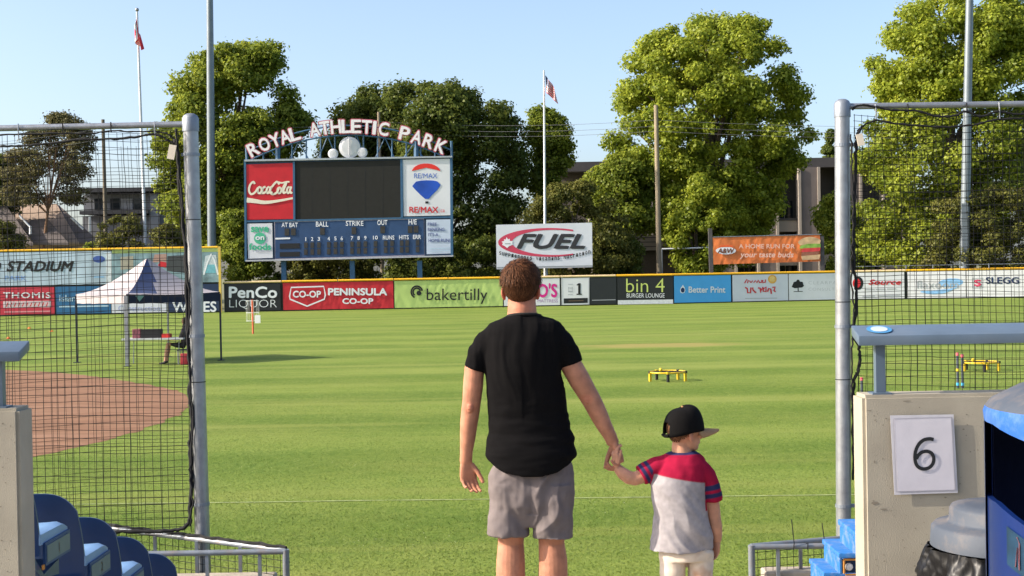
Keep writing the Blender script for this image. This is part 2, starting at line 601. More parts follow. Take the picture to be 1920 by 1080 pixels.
# ------------------------------------------------------------------ the two concrete end walls with their rails
M_RAIL = pm('grey_blue_rail', (0.085, 0.12, 0.165), 0.34, 0.10, 8, 0.03, 40, spec=0.5, dirt=(0.12, 0.14, 0.17), dirt_scale=5)
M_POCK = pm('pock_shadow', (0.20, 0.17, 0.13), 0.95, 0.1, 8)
WALL_D = 4.95
def concrete_wall(name, x_in, x_out, top_px, sgn, label):
    zt = at(*top_px, WALL_D).z
    root = empty(name, ((x_in + x_out) / 2, WALL_D, 0.92))
    tag(root, label, 'wall')
    cx = (x_in + x_out) / 2
    w = abs(x_out - x_in) / 2
    # plain bevelled block; the bug holes are flat chips with painted shade
    b = MB().box((-w, 0, 0), (w, 0.15, zt - 0.92)).build('wall_body', M_CONC, root)
    bm = bmesh.new(); bm.from_mesh(b.data)
    bmesh.ops.bevel(bm, geom=list(bm.edges), offset=0.012, segments=2, affect='EDGES')
    bm.to_mesh(b.data); bm.free()
    auto_smooth(b, 30)
    return root, zt

def rail_plank(root, x0, x1, ynear, zn, zf, depth, end_x):
    """flat sloping top rail, world metres, built relative to root"""
    o = root.location
    prof = [(ynear, zn - 0.036), (ynear, zn), (ynear + depth, zf), (ynear + depth, zf - 0.036)]
    b = MB().prism([(y - o.y, z - o.z) for y, z in prof], x0 - o.x, x1 - o.x, 'x').build('top_rail', M_RAIL, root)
    return bevel(b, 0.005, 2)

# right wall
wr_x = at(1618, 760, WALL_D).x
wallR, ztR = concrete_wall('concrete_wall', wr_x, wr_x + 2.2, (1700, 740), 1, 'pitted concrete wall under grey rail with the numbered paper sign')
p = at(1610, 630, WALL_D - 0.02)
rail_plank(wallR, p.x, p.x + 2.2, WALL_D - 0.02, p.z, p.z + 0.034, 0.11, p.x)
pp = at(1649, 690, WALL_D + 0.05)
def rail_post(root, x, y, z0, z1):
    o = root.location
    b = MB().box((x - 0.017 - o.x, y - 0.017 - o.y, z0 - o.z), (x + 0.017 - o.x, y + 0.017 - o.y, z1 - o.z))
    b.box((x - 0.035 - o.x, y - 0.035 - o.y, z0 - o.z), (x + 0.035 - o.x, y + 0.035 - o.y, z0 + 0.006 - o.z))
    return b.build('rail_post', M_RAIL, root)
rail_post(wallR, pp.x, WALL_D + 0.05, ztR, p.z - 0.02)
rail_post(wallR, pp.x + 1.6, WALL_D + 0.05, ztR, p.z - 0.02)
# oval sticker on the rail
M_STK_B = pm('sticker_blue', (0.06, 0.22, 0.42), 0.35, 0.05, 5)
sc = Vector((at(1649, 618, WALL_D + 0.03).x, WALL_D + 0.035, p.z + 0.034 * 0.5))
slope = math.atan2(0.034, 0.11)
for nm, rx, ry, mm, h in (('sticker', 0.045, 0.040, M_STK_B, 0.003), ('sticker_centre', 0.030, 0.027, pm('sticker_pale', (.42, .48, .55), .4), 0.0045)):
    b = MB().prism([(rx * math.cos(a), ry * math.sin(a)) for a in np.linspace(0, 2 * math.pi, 24, endpoint=False)], 0, 0.001, 'z').build(nm, mm, wallR)
    b.location = sc - wallR.location + Vector((0, -math.sin(slope), math.cos(slope))) * h
    b.rotation_euler = (slope, 0, 0)
# bug holes and board-mark scars on the face: flat chips, pit shade painted dark
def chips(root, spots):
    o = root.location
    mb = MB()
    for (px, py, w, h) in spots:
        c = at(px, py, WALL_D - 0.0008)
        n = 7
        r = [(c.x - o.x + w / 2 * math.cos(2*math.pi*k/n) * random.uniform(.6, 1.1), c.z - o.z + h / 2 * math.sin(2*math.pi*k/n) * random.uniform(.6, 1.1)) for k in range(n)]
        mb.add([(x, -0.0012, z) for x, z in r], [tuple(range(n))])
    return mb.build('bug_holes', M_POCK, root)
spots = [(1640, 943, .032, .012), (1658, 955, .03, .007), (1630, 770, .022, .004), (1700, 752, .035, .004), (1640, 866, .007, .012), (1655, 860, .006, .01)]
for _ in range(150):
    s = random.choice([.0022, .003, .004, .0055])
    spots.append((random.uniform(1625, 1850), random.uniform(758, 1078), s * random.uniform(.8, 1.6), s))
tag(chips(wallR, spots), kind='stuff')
# left wall
wl_x = at(35, 800, WALL_D).x
wallL, ztL = concrete_wall('concrete_wall', wl_x - 2.2, wl_x, (20, 766), -1, 'rough concrete end wall at the left edge beside the blue seats')
p = at(36, 659, WALL_D - 0.02)
rail_plank(wallL, p.x - 2.2, p.x, WALL_D - 0.02, p.z, p.z + 0.034, 0.11, p.x)
pp = at(5, 720, WALL_D + 0.05)
rail_post(wallL, pp.x - 0.012, WALL_D + 0.05, ztL, p.z - 0.02)
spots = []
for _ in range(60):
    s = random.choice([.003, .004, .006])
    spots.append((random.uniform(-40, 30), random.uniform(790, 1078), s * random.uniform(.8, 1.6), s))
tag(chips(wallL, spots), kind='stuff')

# paper sign
ps = Panel('paper_sign', at(1678, 927, WALL_D - 0.012), (1, 0, 0), (-0.035, 0, 1))
tag(ps.root, 'white paper sign with a black number six on the concrete wall', 'sign')
M_PAPER = pm('paper', (0.53, 0.51, 0.56), 0.25, 0.05, 8, 0.08, 12, spec=0.5)
M_SLEEVE = pm('plastic_sleeve', (0.50, 0.49, 0.53), 0.12, 0.06, 10, 0.1, 15, spec=0.6)
ps.poly('plastic_sleeve', [(1677, 928), (1796, 924), (1788, 777), (1669, 779)], M_SLEEVE, 0.0, 0.0015)
ps.poly('paper_sheet', [(1684, 921), (1790, 918), (1783, 783), (1676, 786)], M_PAPER, 0.002, 0.001)
fl = [[(1680, 922), (1792, 919)], [(1676, 785), (1785, 782)], [(1680, 922), (1675, 785)], [(1791, 919), (1784, 782)]]
ps.stroke('sleeve_seam', fl, 0.0022, pm('seam', (0.34, 0.33, 0.38), 0.3), 0.0028)
ps.stroke('numeral', [curve_pts([(1750, 824), (1742, 822.5), (1731, 825), (1722, 833), (1716, 846), (1715, 861), (1719, 873), (1728, 878.5), (1739, 877.5), (1747, 871), (1750, 861), (1747, 851), (1739, 846), (1729, 847), (1721, 853), (1717, 860)], 8)], 0.0125, M_BLACK, 0.004)

# ------------------------------------------------------------------ low pipe rails either side of the gate opening
M_PIPE = pm('painted_pipe', (0.19, 0.215, 0.245), 0.45, 0.15, 12, 0.05, 50, metal=0.3, dirt=(0.30, 0.19, 0.12), dirt_scale=9, dirt_amt=0.5)
M_CURB = pm('gate_curb', (0.36, 0.31, 0.25), 0.9, 0.12, 8, 0.4, 50)
def low_rail(px_end, sgn, label, rdir):
    p = at(px_end, 1034 if sgn < 0 else 1026, 10.0)
    xe, zt = p.x, p.z
    root = empty('pipe_railing', (xe, 10.0, 0.0))
    tag(root, label, 'railing', 'low pipe railings at the gate opening')
    L = sgn * 3.6
    rx, ry = rdir
    y2 = ry * 3.6
    def pipe(name, a, c, r=0.021):
        return auto_smooth(MB().tube([a, c], r, 12, ref=(0, 0, 1) if abs(a[2] - c[2]) < .01 else (1, 0, 0)).build(name, M_PIPE, root), 40)
    pipe('front_pipe', (0, 0, zt), (L, 0, zt))
    pipe('rear_pipe', (0, 0.03, zt), (L, y2, zt))
    pipe('end_post', (0, 0, 0.02), (0, 0, zt + 0.015), 0.025)
    for k in range(1, 14):
        x = sgn * 0.19 * k
        b = MB().box((x - 0.012, -0.012, 0.05), (x + 0.012, 0.012, zt - 0.015)) if k % 2 else MB().box((x - 0.012, abs(x) * ry - 0.012, 0.05), (x + 0.012, abs(x) * ry + 0.012, zt - .01))
        b.build('baluster', M_PIPE, root)
    c = MB().box((min(sgn * 0.10, L), 0.03, -0.02), (max(sgn * 0.10, L), 0.22, zt - 0.19)).build('curb', M_CURB, root)
    bevel(c, 0.012, 1)
    # black mesh tied to the rear pipe
    nb = MB()
    for k in range(60):
        x = sgn * 0.055 * k
        nb.tube([(x, abs(x) * ry + 0.03, 0.03), (x + 0.01 * random.uniform(-1, 1), abs(x) * ry + 0.03, zt)], 0.0026, 3)
    for j in range(int((zt - 0.04) / 0.055)):
        nb.tube([(0, 0.03, 0.05 + 0.055 * j), (L, y2 + 0.03, 0.05 + 0.055 * j)], 0.0026, 3, ref=(0, 0, 1))
    tag(nb.build('mesh_screen', M_BLACKCORD, root), kind='stuff')
    # rope lashed along the rear pipe and loose tie ends
    rp = []
    for k in range(70):
        x = L * k / 69
        rp.append((x, abs(x) * ry + 0.018 + 0.012 * math.sin(k * 1.9), zt + 0.026 + 0.012 * mnoise.noise(Vector((k * .6, sgn, 0)))))
    if sgn < 0:
        MB().tube(rp, [0.010 + 0.005 * random.random() for _ in rp], 6, ref=(0, 0, 1)).build('lashing_rope', M_BLACKCORD, root)
    else:
        for (x, h) in ((0.30, 0.20), (0.52, 0.17), (0.40, 0.02)):
            MB().tube([(x, -0.024, zt - 0.02), (x + 0.004, -0.024, zt + 0.03), (x - 0.012, -0.02, zt + h)], 0.0035, 5).build('cable_tie', M_BLACKCORD, root)
    return root
low_rail(536, -1, 'low steel pipe railing left of the gate gap, lashed with black rope', (-1, 0.66))
low_rail(1409, 1, 'low steel pipe railing right of the gate gap, beside the blue benches', (1, 0.34))

# ------------------------------------------------------------------ outfield fence and its banners
FN = [(-300, 106.4), (412, 107.2), (420, 107.4), (943, 108.4), (1263, 109.0), (1562, 111.2), (1700, 111.0), (1920, 110.2), (2300, 109.5)]
def fence_depth(px):
    for (a, da), (c, dc) in zip(FN, FN[1:]):
        if a <= px <= c:
            return da + (dc - da) * (px - a) / (c - a)
    return FN[-1][1]
def fpt(px, z=0.0):
    return col_at(px, fence_depth(px), z)

M_FENCEBACK = pm('fence_plywood', (0.03, 0.035, 0.03), 0.8, 0.2, 2)
M_FPOST = pm('fence_post', (0.34, 0.35, 0.34), 0.6, 0.15, 3)
FH = 2.26
WH = 5.0
def fence_run(name, cuts, h, label, pale=()):
    """cuts: pixel columns between panels"""
    base = fpt(cuts[0])
    root = empty(name, base)
    tag(root, label, 'fence')
    for i, (a, c) in enumerate(zip(cuts, cuts[1:])):
        A = fpt(a) - base; C = fpt(c) - base
        t = (C - A).normalized(); nrm = Vector((t.y, -t.x, 0))
        off = -nrm * 0.12
        b = MB()
        q = [A + off, C + off, C + off - nrm * 0.05, A + off - nrm * 0.05]
        b.add([(p.x, p.y, 0.02) for p in q] + [(p.x, p.y, h - 0.02) for p in q], [(0,1,5,4),(1,2,6,5),(2,3,7,6),(3,0,4,7),(4,5,6,7),(3,2,1,0)])
        b.build('panel', M_FENCEBACK, root)
        e = t * 0.03
        cap = MB().tube([A + e + Vector((0, 0, h + 0.06)) + off * .4, C - e + Vector((0, 0, h + 0.06)) + off * .4], 0.085, 10, ref=(0, 0, 1)).build('cap_tube', M_PALECAP if i in pale else M_YELLOW, root)
        auto_smooth(cap, 50)
        MB().box((A.x - 0.05, A.y + 0.18, 0), (A.x + 0.05, A.y + 0.28, h)).build('post', M_FPOST, root)
    return root
fence_run('outfield_fence', [421, 528.5, 634, 739, 841, 944, 1051, 1156, 1263, 1372, 1477, 1589, 1699, 1812, 1930, 2040, 2150], FH, 'long outfield fence with padded yellow cap tubes carrying the advertising banners', pale=(0, 5, 6, 11))
fence_run('stadium_wall', [-110, 0, 104, 209, 313, 411], WH, 'tall left outfield wall with yellow top behind the pop-up tent')
# foul-pole coloured end post
ep = fpt(414)
tag(MB().box((ep.x - 0.09, ep.y - 0.12, 0), (ep.x + 0.09, ep.y + 0.06, WH + 0.12)).build('yellow_end_post', pm('pole_yellow', (0.62, 0.43, 0.08), 0.5, 0.08, 2)), 'yellow upright post at the right end of the tall wall', 'post')

def banner(name, x0, x1, zlo, zhi, colr, label, wr=0.0, mat=None, seed=0, rough=0.55, group='advertising banners on the outfield fence'):
    A = fpt(x0, zlo); C = fpt(x1, zlo)
    P = Panel(name, A, C - A, (0, 0, 1))
    tag(P.root, label, 'banner', group)
    m = mat or pm('banner_' + label.replace(' ', '_')[:24], colr, rough, 0.05, 1.2, 0.10 if not wr else 0.2, 2.0)
    w = (C - A).length
    if wr:
        P.board('sheet', w, zhi - zlo, m, nx=int(w * 12), ny=14, wr=wr, seed=seed)
    else:
        P.board('sheet', w, zhi - zlo, m, 0.02)
    P.w = w; P.h = zhi - zlo
    return P
ZB, ZT = 0.10, 2.20
C_WHITEB = (0.66, 0.67, 0.70)
M_LTXT = pm('pale_lettering', (0.74, 0.76, 0.80), 0.5, 0.03, 2)
M_NAVY = pm('navy_print', (0.015, 0.03, 0.10), 0.5, 0.08, 2)
M_MAG = pm('magenta_print', (0.62, 0.02, 0.24), 0.5, 0.05, 2)
M_LIME = pm('lime_print', (0.52, 0.60, 0.16), 0.5, 0.05, 2)
M_GREYT = pm('grey_print', (0.38, 0.40, 0.43), 0.5, 0.05, 2)
M_BLUET = pm('blue_print', (0.05, 0.13, 0.48), 0.5, 0.05, 2)

b = banner('banner', 423, 526.5, ZB, ZT, (0.012, 0.013, 0.017), 'black banner reading PenCo LIQUOR in white')
b.text('PenCo', (429, 537, 520, 559), M_LTXT, bold=0.035)
b.text('LIQUOR', (430, 562, 519, 579), M_LTXT, bold=-0.018)
b = banner('banner', 531, 738, ZB, ZT, (0.50, 0.018, 0.03), 'creased red banner reading PENINSULA CO-OP with shield logo', wr=0.022, seed=3)
b.stroke('shield_outline', [[(543, 555), (546, 539), (607, 537), (610, 553), (608, 561), (576, 574), (544, 561), (543, 555)]], 0.11, M_LTXT, 0.02)
b.text('CO-OP', (549, 545, 602, 558), M_LTXT, 0.02, bold=0.04)
b.text('PENINSULA', (615, 540, 726, 554), M_LTXT, 0.02, bold=0.05)
b.text('CO-OP', (642, 559, 700, 570), M_LTXT, 0.02, bold=0.045)
b = banner('banner', 740, 943, ZB, ZT, (0.42, 0.55, 0.17), 'creased pale green banner with dark lettering bakertilly', wr=0.026, seed=11)
b.text('bakertilly', (800, 541, 914, 570), M_BLACK, 0.02, bold=0.012)
for r0, w_, a0, a1 in ((11, .13, 0.2, 3.9), (7.3, .13, .3, 3.7)):
    b.stroke('swirl', [[(781.5 + r0 * math.cos(a) * .95, 547.5 - r0 * math.sin(a)) for a in np.linspace(a0, a1 + 0.4, 16)]], w_, M_BLACK, 0.02)
b.ellipse('swirl_centre', 785.5, 549.5, 4.6, 4.6, M_BLACK, 0.02)
b = banner('banner', 945, 1050, ZB, ZT, C_WHITEB, "white banner with magenta lettering partly hidden behind the man's head")
b.text("O'S", (1007, 531, 1045, 558), M_MAG, bold=0.04)
b.text('MATTRESS', (1008, 561, 1046, 567), pm('lilac_print', (0.36, 0.20, 0.42), .5), bold=0.0)
b = banner('banner', 1053, 1105, ZB, ZT, C_WHITEB, 'white banner with a tall black numeral one above a black strip')
b.stroke('numeral', [[(1086.3, 552), (1086.3, 531)]], 0.19, M_BLACK)
b.stroke('numeral_flag', [[(1086.3, 532), (1081.5, 534.5)]], 0.10, M_BLACK, 0.014)
b.stroke('numeral_foot', [[(1081, 551.8), (1091, 551.6)]], 0.09, M_BLACK, 0.016)
for yy in (533, 540, 547, 552.5):
    b.stroke('small_lettering', [[(1065, yy), (1074, yy - 0.2)]], 0.05, M_GREYT)
b.stroke('small_lettering', [[(1066, 538), (1066, 546), (1073, 546), (1073, 538)]], 0.04, M_GREYT, 0.013)
b.poly('black_strip', [(1057, 569), (1102, 568), (1102, 558.5), (1057, 559.5)], M_BLACK, 0.010)
b.stroke('strip_lettering', [[(1066, 564.3), (1094, 563.6)]], 0.05, pm('brown_print', (.16, .10, .06), .5), 0.016)
b.stroke('border', [[(1053.6, 572), (1053.6, 520)], [(1104.5, 571), (1104.5, 519)]], 0.06, M_GREYT)
b = banner('banner', 1107, 1156, ZB, ZT, (0.018, 0.021, 0.024), 'plain charcoal banner between the numeral one and bin 4 banners')
b.stroke('small_lettering', [[(1110, 563), (1154, 562)]], 0.05, M_GREYT)
b = banner('banner', 1158, 1262.5, ZB, ZT, (0.014, 0.016, 0.018), 'black banner reading bin 4 BURGER LOUNGE in lime lettering')
b.text('bin 4', (1174, 522, 1246, 548), M_LIME, bold=-0.008)
b.text('BURGER LOUNGE', (1175, 550, 1246, 558), M_LTXT, bold=0.0)
b.poly('white_strip', [(1158.5, 571), (1262, 569.3), (1262, 561.5), (1158.5, 563)], pm('strip_white', (.6, .62, .66), .5), 0.010)
b = banner('banner', 1264.5, 1371, ZB, ZT, (0.07, 0.36, 0.76), 'sky blue banner reading Better Print in white')
b.text('Better Print', (1291, 537, 1360, 549), M_LTXT, bold=0.03)
b.poly('droplet', [(1280.5, 534), (1284, 540), (1285, 545), (1283, 549), (1279.5, 550), (1276, 548.5), (1275, 544), (1277, 539)], M_LTXT, 0.010)
b.ellipse('droplet_core', 1280, 544, 3.6, 4.6, M_NAVY, 0.018)
b = banner('banner', 1374, 1478, ZB, ZT, (0.60, 0.62, 0.70), 'white banner with two lines of red angular script and gold disc')
b.ellipse('gold_disc', 1448, 523.5, 8.2, 8.2, pm('gold_print', (.68, .36, .08), .5), 0.010)
b.ellipse('disc_centre', 1448, 523.0, 5.2, 5.2, pm('gold_light', (.72, .50, .18), .5), 0.018)
g1 = [[(1396, 531), (1400, 524), (1403, 526), (1401, 531)], [(1405, 526), (1408, 530), (1411, 526)], [(1413, 530), (1416, 526), (1419, 530), (1422, 525)], [(1423, 527), (1424, 530), (1428, 529), (1428, 525)], [(1430, 525), (1430, 530), (1435, 529), (1435, 524)]]
g2 = [[(1397, 539), (1401, 541), (1402, 549), (1407, 549), (1408, 539)], [(1411, 539), (1412, 544), (1416, 548), (1418, 548)], [(1421, 540), (1425, 540), (1426, 549), (1428, 541)], [(1430, 538), (1431, 546), (1436, 547), (1436, 538), (1431, 542)], [(1439, 547), (1441, 541), (1445, 542), (1446, 551)], [(1448, 539), (1453, 538), (1451, 545), (1454, 547)]]
b.stroke('red_script', g1, 0.09, M_RED)
b.stroke('red_script', g2, 0.12, M_RED)
b.stroke('small_lettering', [[(1397, 559.5), (1457, 558.8)]], 0.05, M_GREYT)
b = banner('banner', 1479.5, 1588, ZB, ZT, (0.66, 0.67, 0.71), 'white banner with a dark tree emblem and thin grey lettering')
b.poly('tree_emblem', [(1484.5, 538), (1487, 532), (1488, 529), (1493, 527.5), (1494.5, 524.5), (1498, 524.5), (1500, 528), (1505, 528.5), (1506, 533), (1507.5, 536), (1504, 539), (1498, 539.5), (1490, 540.5)], M_BLACK, 0.010)
b.stroke('tree_trunk', [[(1496.3, 539), (1496.5, 546)]], 0.08, M_BLACK)
b.stroke('tree_base', [[(1488, 546.8), (1505, 546.3)]], 0.05, M_BLACK)
b.text('CLEARPATH', (1516, 527, 1584, 533), M_GREYT, bold=-0.02, spacing=1.2)
b.text('CONSULTING', (1516, 539.5, 1584, 545), M_GREYT, bold=-0.02, spacing=1.2)
b = banner('banner', 1590.5, 1696, ZB, ZT, (0.66, 0.67, 0.70), 'white banner with red word Source and a red and black ball')
b.ellipse('ball', 1609, 531, 9.5, 12.5, M_BLACK, 0.010)
b.ellipse('ball_red', 1606, 531, 7.5, 9, M_RED, 0.018)
b.text('Source', (1628, 524, 1690, 534), M_RED, bold=0.04, shear=0.3)
b.stroke('small_lettering', [[(1622, 543), (1640, 542.7)], [(1642, 542.5), (1660, 542)], [(1663, 542), (1680, 541.5)], [(1617, 556), (1640, 555)], [(1645, 555), (1688, 553.5)]], 0.09, M_GREYT)
b = banner('banner', 1702, 1811, ZB, ZT, (0.68, 0.68, 0.71), 'white banner with grey lettering over a light blue oval')
b.ellipse('oval', 1783, 530, 23, 8, pm('oval_blue', (.25, .48, .78), .5), 0.008, tilt=-0.06)
b.stroke('oval_tail', [curve_pts([(1726, 547), (1750, 548), (1775, 545), (1795, 538)], 5)], [0.08, 0.14, 0.2, 0.25, 0.3, 0.32, .32, .32, .32, .3, .25, .2, .15, .1, .08, .05], pm('oval_blue', (.25, .48, .78), .5), 0.008)
b.text('flaxoom', (1718, 526, 1797, 541), M_GREYT, bold=0.0, z=0.02)
b = banner('banner', 1813, 1929, ZB, ZT, (0.70, 0.70, 0.72), 'white banner reading SLEGG with a red square letter S')
b.stroke('logo_border', [[(1823.5, 540), (1823.5, 522), (1842.5, 521.5), (1842.5, 539.5), (1823.5, 540)]], 0.05, M_GREYT)
b.text('S', (1826, 524, 1840, 537), pm('pink_print', (.66, .08, .16), .5), bold=0.06)
b.text('SLEGG', (1848, 519.5, 1911, 532), M_NAVY, bold=0.035)

# the tall wall: lower row
gl = 'advertising banners on the tall left wall'
b = banner('banner', -2, 102.5, 0.12, 2.22, (0.50, 0.03, 0.055), 'red banner reading THOMIS at the left edge of the wall', group=gl)
b.text('THOMIS', (6, 548, 95, 559), M_LTXT, bold=0.02, spacing=1.15)
b.poly('white_bar', [(6, 577), (96, 576), (96, 564), (6, 565)], pm('bar_pink', (.62, .50, .53), .5), 0.010)
b.stroke('bar_marks', [[(12 + 7.5 * i, 575 - .07 * i), (15 + 7.5 * i, 567.5 - .07 * i)] for i in range(11)], 0.07, M_RED, 0.018)
b.stroke('small_lettering', [[(8, 585), (95, 583.5)]], 0.10, pm('pinkish', (.62, .25, .28), .5))
b = banner('banner', 104.5, 208, 0.12, 2.22, (0.02, 0.12, 0.27), 'blue banner reading islandsavings beside the red one', group=gl)
b.text('islandsavings', (111, 553, 205, 569), pm('ltblue', (.40, .56, .68), .5), bold=0.015)
b.stroke('small_lettering', [[(111, 575), (140, 574.6)], [(145, 574.5), (204, 573.5)]], 0.11, pm('ltblue', (.40, .56, .68), .5))
b = banner('banner', 209.5, 312, 0.12, 2.22, (0.62, 0.63, 0.70), 'white banner with pale blue word Construction behind the tent legs', group=gl)
b.text('Construction', (222, 573, 300, 583), pm('paleblue_txt', (.30, .34, .60), .5), bold=0.01)
b.poly('blue_mark', [(239, 565), (242, 565), (242, 558), (239, 558)], M_BLUET, 0.010)
b = banner('banner', 315.5, 411, 0.12, 2.22, (0.012, 0.03, 0.085), 'navy banner reading WINES beside the yellow end post', group=gl)
b.text('WINES', (323, 565, 406, 585), M_LTXT, bold=0.03)
b.text('LE', (378, 547, 401, 558), M_LTXT, bold=0.03)
# upper row
M_SKYBAN = pm('stadium_banner', (0.42, 0.52, 0.62), 0.55, 0.30, 0.55, stretch=(1.0, 0.35, 1))
b = banner('banner', -110, 209, 2.36, 4.92, None, 'wide pale blue banner reading STADIUM on top of the tall wall', mat=M_SKYBAN, group=gl)
b.text('STADIUM', (12, 489, 139, 509.5), M_BLACK, bold=0.045, shear=0.25)
b.poly('letter_end', [(0, 505), (2, 500), (2, 493), (-6, 492), (-10, 505)], M_BLACK, 0.012)
b.ellipse('oval_emblem', 185.5, 486, 11.5, 6.5, pm('emblem_blue', (.05, .10, .35), .5), 0.010)
b.stroke('emblem_line', [[(176, 519.5), (195, 519)]], 0.10, pm('ltblue2', (.25, .45, .70), .5))
b.text('PARK', (9, 517, 50, 526), pm('park_blue', (.16, .30, .66), .5), bold=0.01)
b.poly('white_band', [(199, 534), (209, 534), (209, 474), (199, 474)], pm('band_white', (.62, .66, .70), .5), 0.008)
M_PIC = pm('picture_banner', (0.20, 0.30, 0.34), 0.55, 0.55, 0.9)
b = banner('banner', 210, 411, 2.36, 4.92, None, 'picture banner in teal and grey behind the tent peak', mat=M_PIC, group=gl)
b.poly('green_strip', [(210, 475.5), (411, 472), (411, 464.5), (210, 468)], pm('strip_green', (.30, .38, .12), .5), 0.008)
b.poly('white_peak', [(381, 512), (385, 480), (393, 478), (405, 478), (410, 512)], pm('peak_white', (.50, .56, .60), .5), 0.008)
b.poly('teal_patch', [(384, 512), (387, 496), (403, 496), (405, 512)], pm('teal', (.16, .42, .50), .5), 0.014)
b.stroke('peak_edge', [[(382, 515), (389, 492), (396, 476), (402, 488), (409, 515)]], 0.12, M_LTXT, 0.02)
b.poly('red_patch', [(295, 500), (312, 502), (312, 492), (300, 490)], M_RED, 0.008)
b.poly('brick_patch', [(286, 492), (312, 491), (312, 476), (290, 477)], pm('brickish', (.40, .24, .20), .5), 0.006)
b.poly('dark_patch', [(314, 508), (348, 512), (350, 478), (314, 480)], pm('darkpatch', (.05, .055, .06), .5), 0.006)
b.poly('beige_patch', [(226, 506), (250, 504), (250, 480), (226, 482)], pm('beigepatch', (.35, .32, .26), .5), 0.006)

# ------------------------------------------------------------------ scoreboard
SD = 117.0
so = at(461, 490, SD)
sr = at(849, 480.5, SD)
S = Panel('scoreboard', so, sr - so, (0, 0, 1))
tag(S.root, 'blue steel scoreboard with arched ROYAL ATHLETIC PARK lettering and dark screen', 'scoreboard')
def sbox(name, x0, y0, x1, y1, mat, zb, zf):
    """box on the scoreboard between two pixel corners (x0,y0 = upper left), from depth zb to zf"""
    a = S.uv(x0, y1); c = S.uv(x1, y0)
    return MB().box((a[0], a[1], zb), (c[0], c[1], zf)).build(name, mat, S.root)
def quad(name, p, mat, z, th=0.06, parent=None):
    return S.poly(name, p, mat, z, th, parent=parent)
M_SBBACK = pm('scoreboard_back', (0.03, 0.06, 0.12), 0.6, 0.1, 1)
quad('back_panel', [(460, 490), (849, 480), (847, 296), (459, 303)], M_SBBACK, -0.10, 0.9)
for nm, x0, y0, x1, y1 in (('frame_bar', 459, 299, 463, 490), ('frame_bar', 845, 293, 849.5, 482)):
    quad(nm, [(x0, y1), (x1, y1), (x1 - 1.5, y0), (x0 - 1.5, y0)], M_BLUESTEEL, 0.06, 0.9)
quad('top_ledge', [(459, 303), (848, 295.5), (848, 292.5), (459, 299.5)], pm('ledge_grey', (.34, .38, .42), .5), 0.16, 1.1)
quad('bottom_ledge', [(461, 490.5), (850, 481), (850, 478.5), (461, 487.5)], pm('ledge_pale', (.40, .42, .45), .5), 0.16, 1.1)
quad('middle_rail', [(461, 417), (848, 408.5), (848, 405.5), (461, 413.5)], M_BLUESTEEL, 0.05, 0.14)
scr_m = pm('led_screen', (0.022, 0.022, 0.020), 0.7, 0.08, 2.5, 0.1, 20, spec=0.2)
quad('screen', [(553.5, 412), (752, 407.5), (751, 300), (552.5, 304)], scr_m, 0.0, 0.08)
for k in range(1, 6):     # cabinet joints of the screen
    x = 552.5 + 198.5 * k / 6
    S.stroke('screen_joint', [[(x, 411.5 - 4 * k / 6), (x, 304 - 4 * k / 6)]], 0.03, M_BLACK, 0.006)
quad('frame_bar', [(550, 413), (554, 413), (553, 303), (549, 303)], M_BLUESTEEL, 0.07, 0.15)
quad('frame_bar', [(751.5, 408), (756, 408), (755, 298), (750.5, 298)], M_BLUESTEEL, 0.07, 0.15)
# cola panel
cola = quad('cola_panel', [(463.5, 412), (550, 410.5), (549.5, 305.5), (461.5, 308.5)], pm('cola_red', (0.50, 0.012, 0.022), .5, .10, 1.2), 0.02, 0.06)
M_CREAM = pm('cream_print', (.70, .66, .54), .5, .03, 2)
def W(lines, w, z=0.03, mat=M_CREAM, nm='lettering'):
    for l in lines:
        S.stroke(nm, [curve_pts(l, 6) if len(l) > 2 else l], w, mat, z)
W([[(478, 345), (475, 341), (469, 347), (467, 357), (471, 364), (478, 361), (484, 352)],                       # C
   [(488, 350), (484, 353), (484, 361), (488, 362), (491, 356), (488, 350)],                                    # o
   [(498, 350), (494, 352), (492, 359), (495, 362), (499, 359)],                                                # c
   [(505, 350), (501, 353), (500, 360), (503, 362), (507, 355), (508, 350), (506, 358), (508, 362), (511, 360)]], 0.17)  # a
W([[(488, 362.5), (495, 362)], [(524, 346), (519, 341), (511, 349), (507, 358), (510, 364), (518, 362), (523, 354)],  # - C
   [(525, 351), (521, 354), (521, 361), (525, 362), (528, 356), (525, 351)],                                    # o
   [(530, 361), (531, 352), (537, 341), (536, 346), (532, 356), (532, 362), (536, 360)],                        # l
   [(543, 350), (539, 353), (538, 360), (541, 362), (545, 355), (546, 350), (544, 358), (546, 362), (548, 360)]], 0.17)
W([[(518, 340), (528, 343), (537, 341), (543, 341)]], 0.13)
sw = curve_pts([(462.5, 375), (478, 377), (497, 379.5), (520, 377), (549.5, 371.5)], 6)
S.stroke('ribbon_mark', [sw], [0.42 - 0.011 * i for i in range(len(sw))], M_CREAM, 0.05)
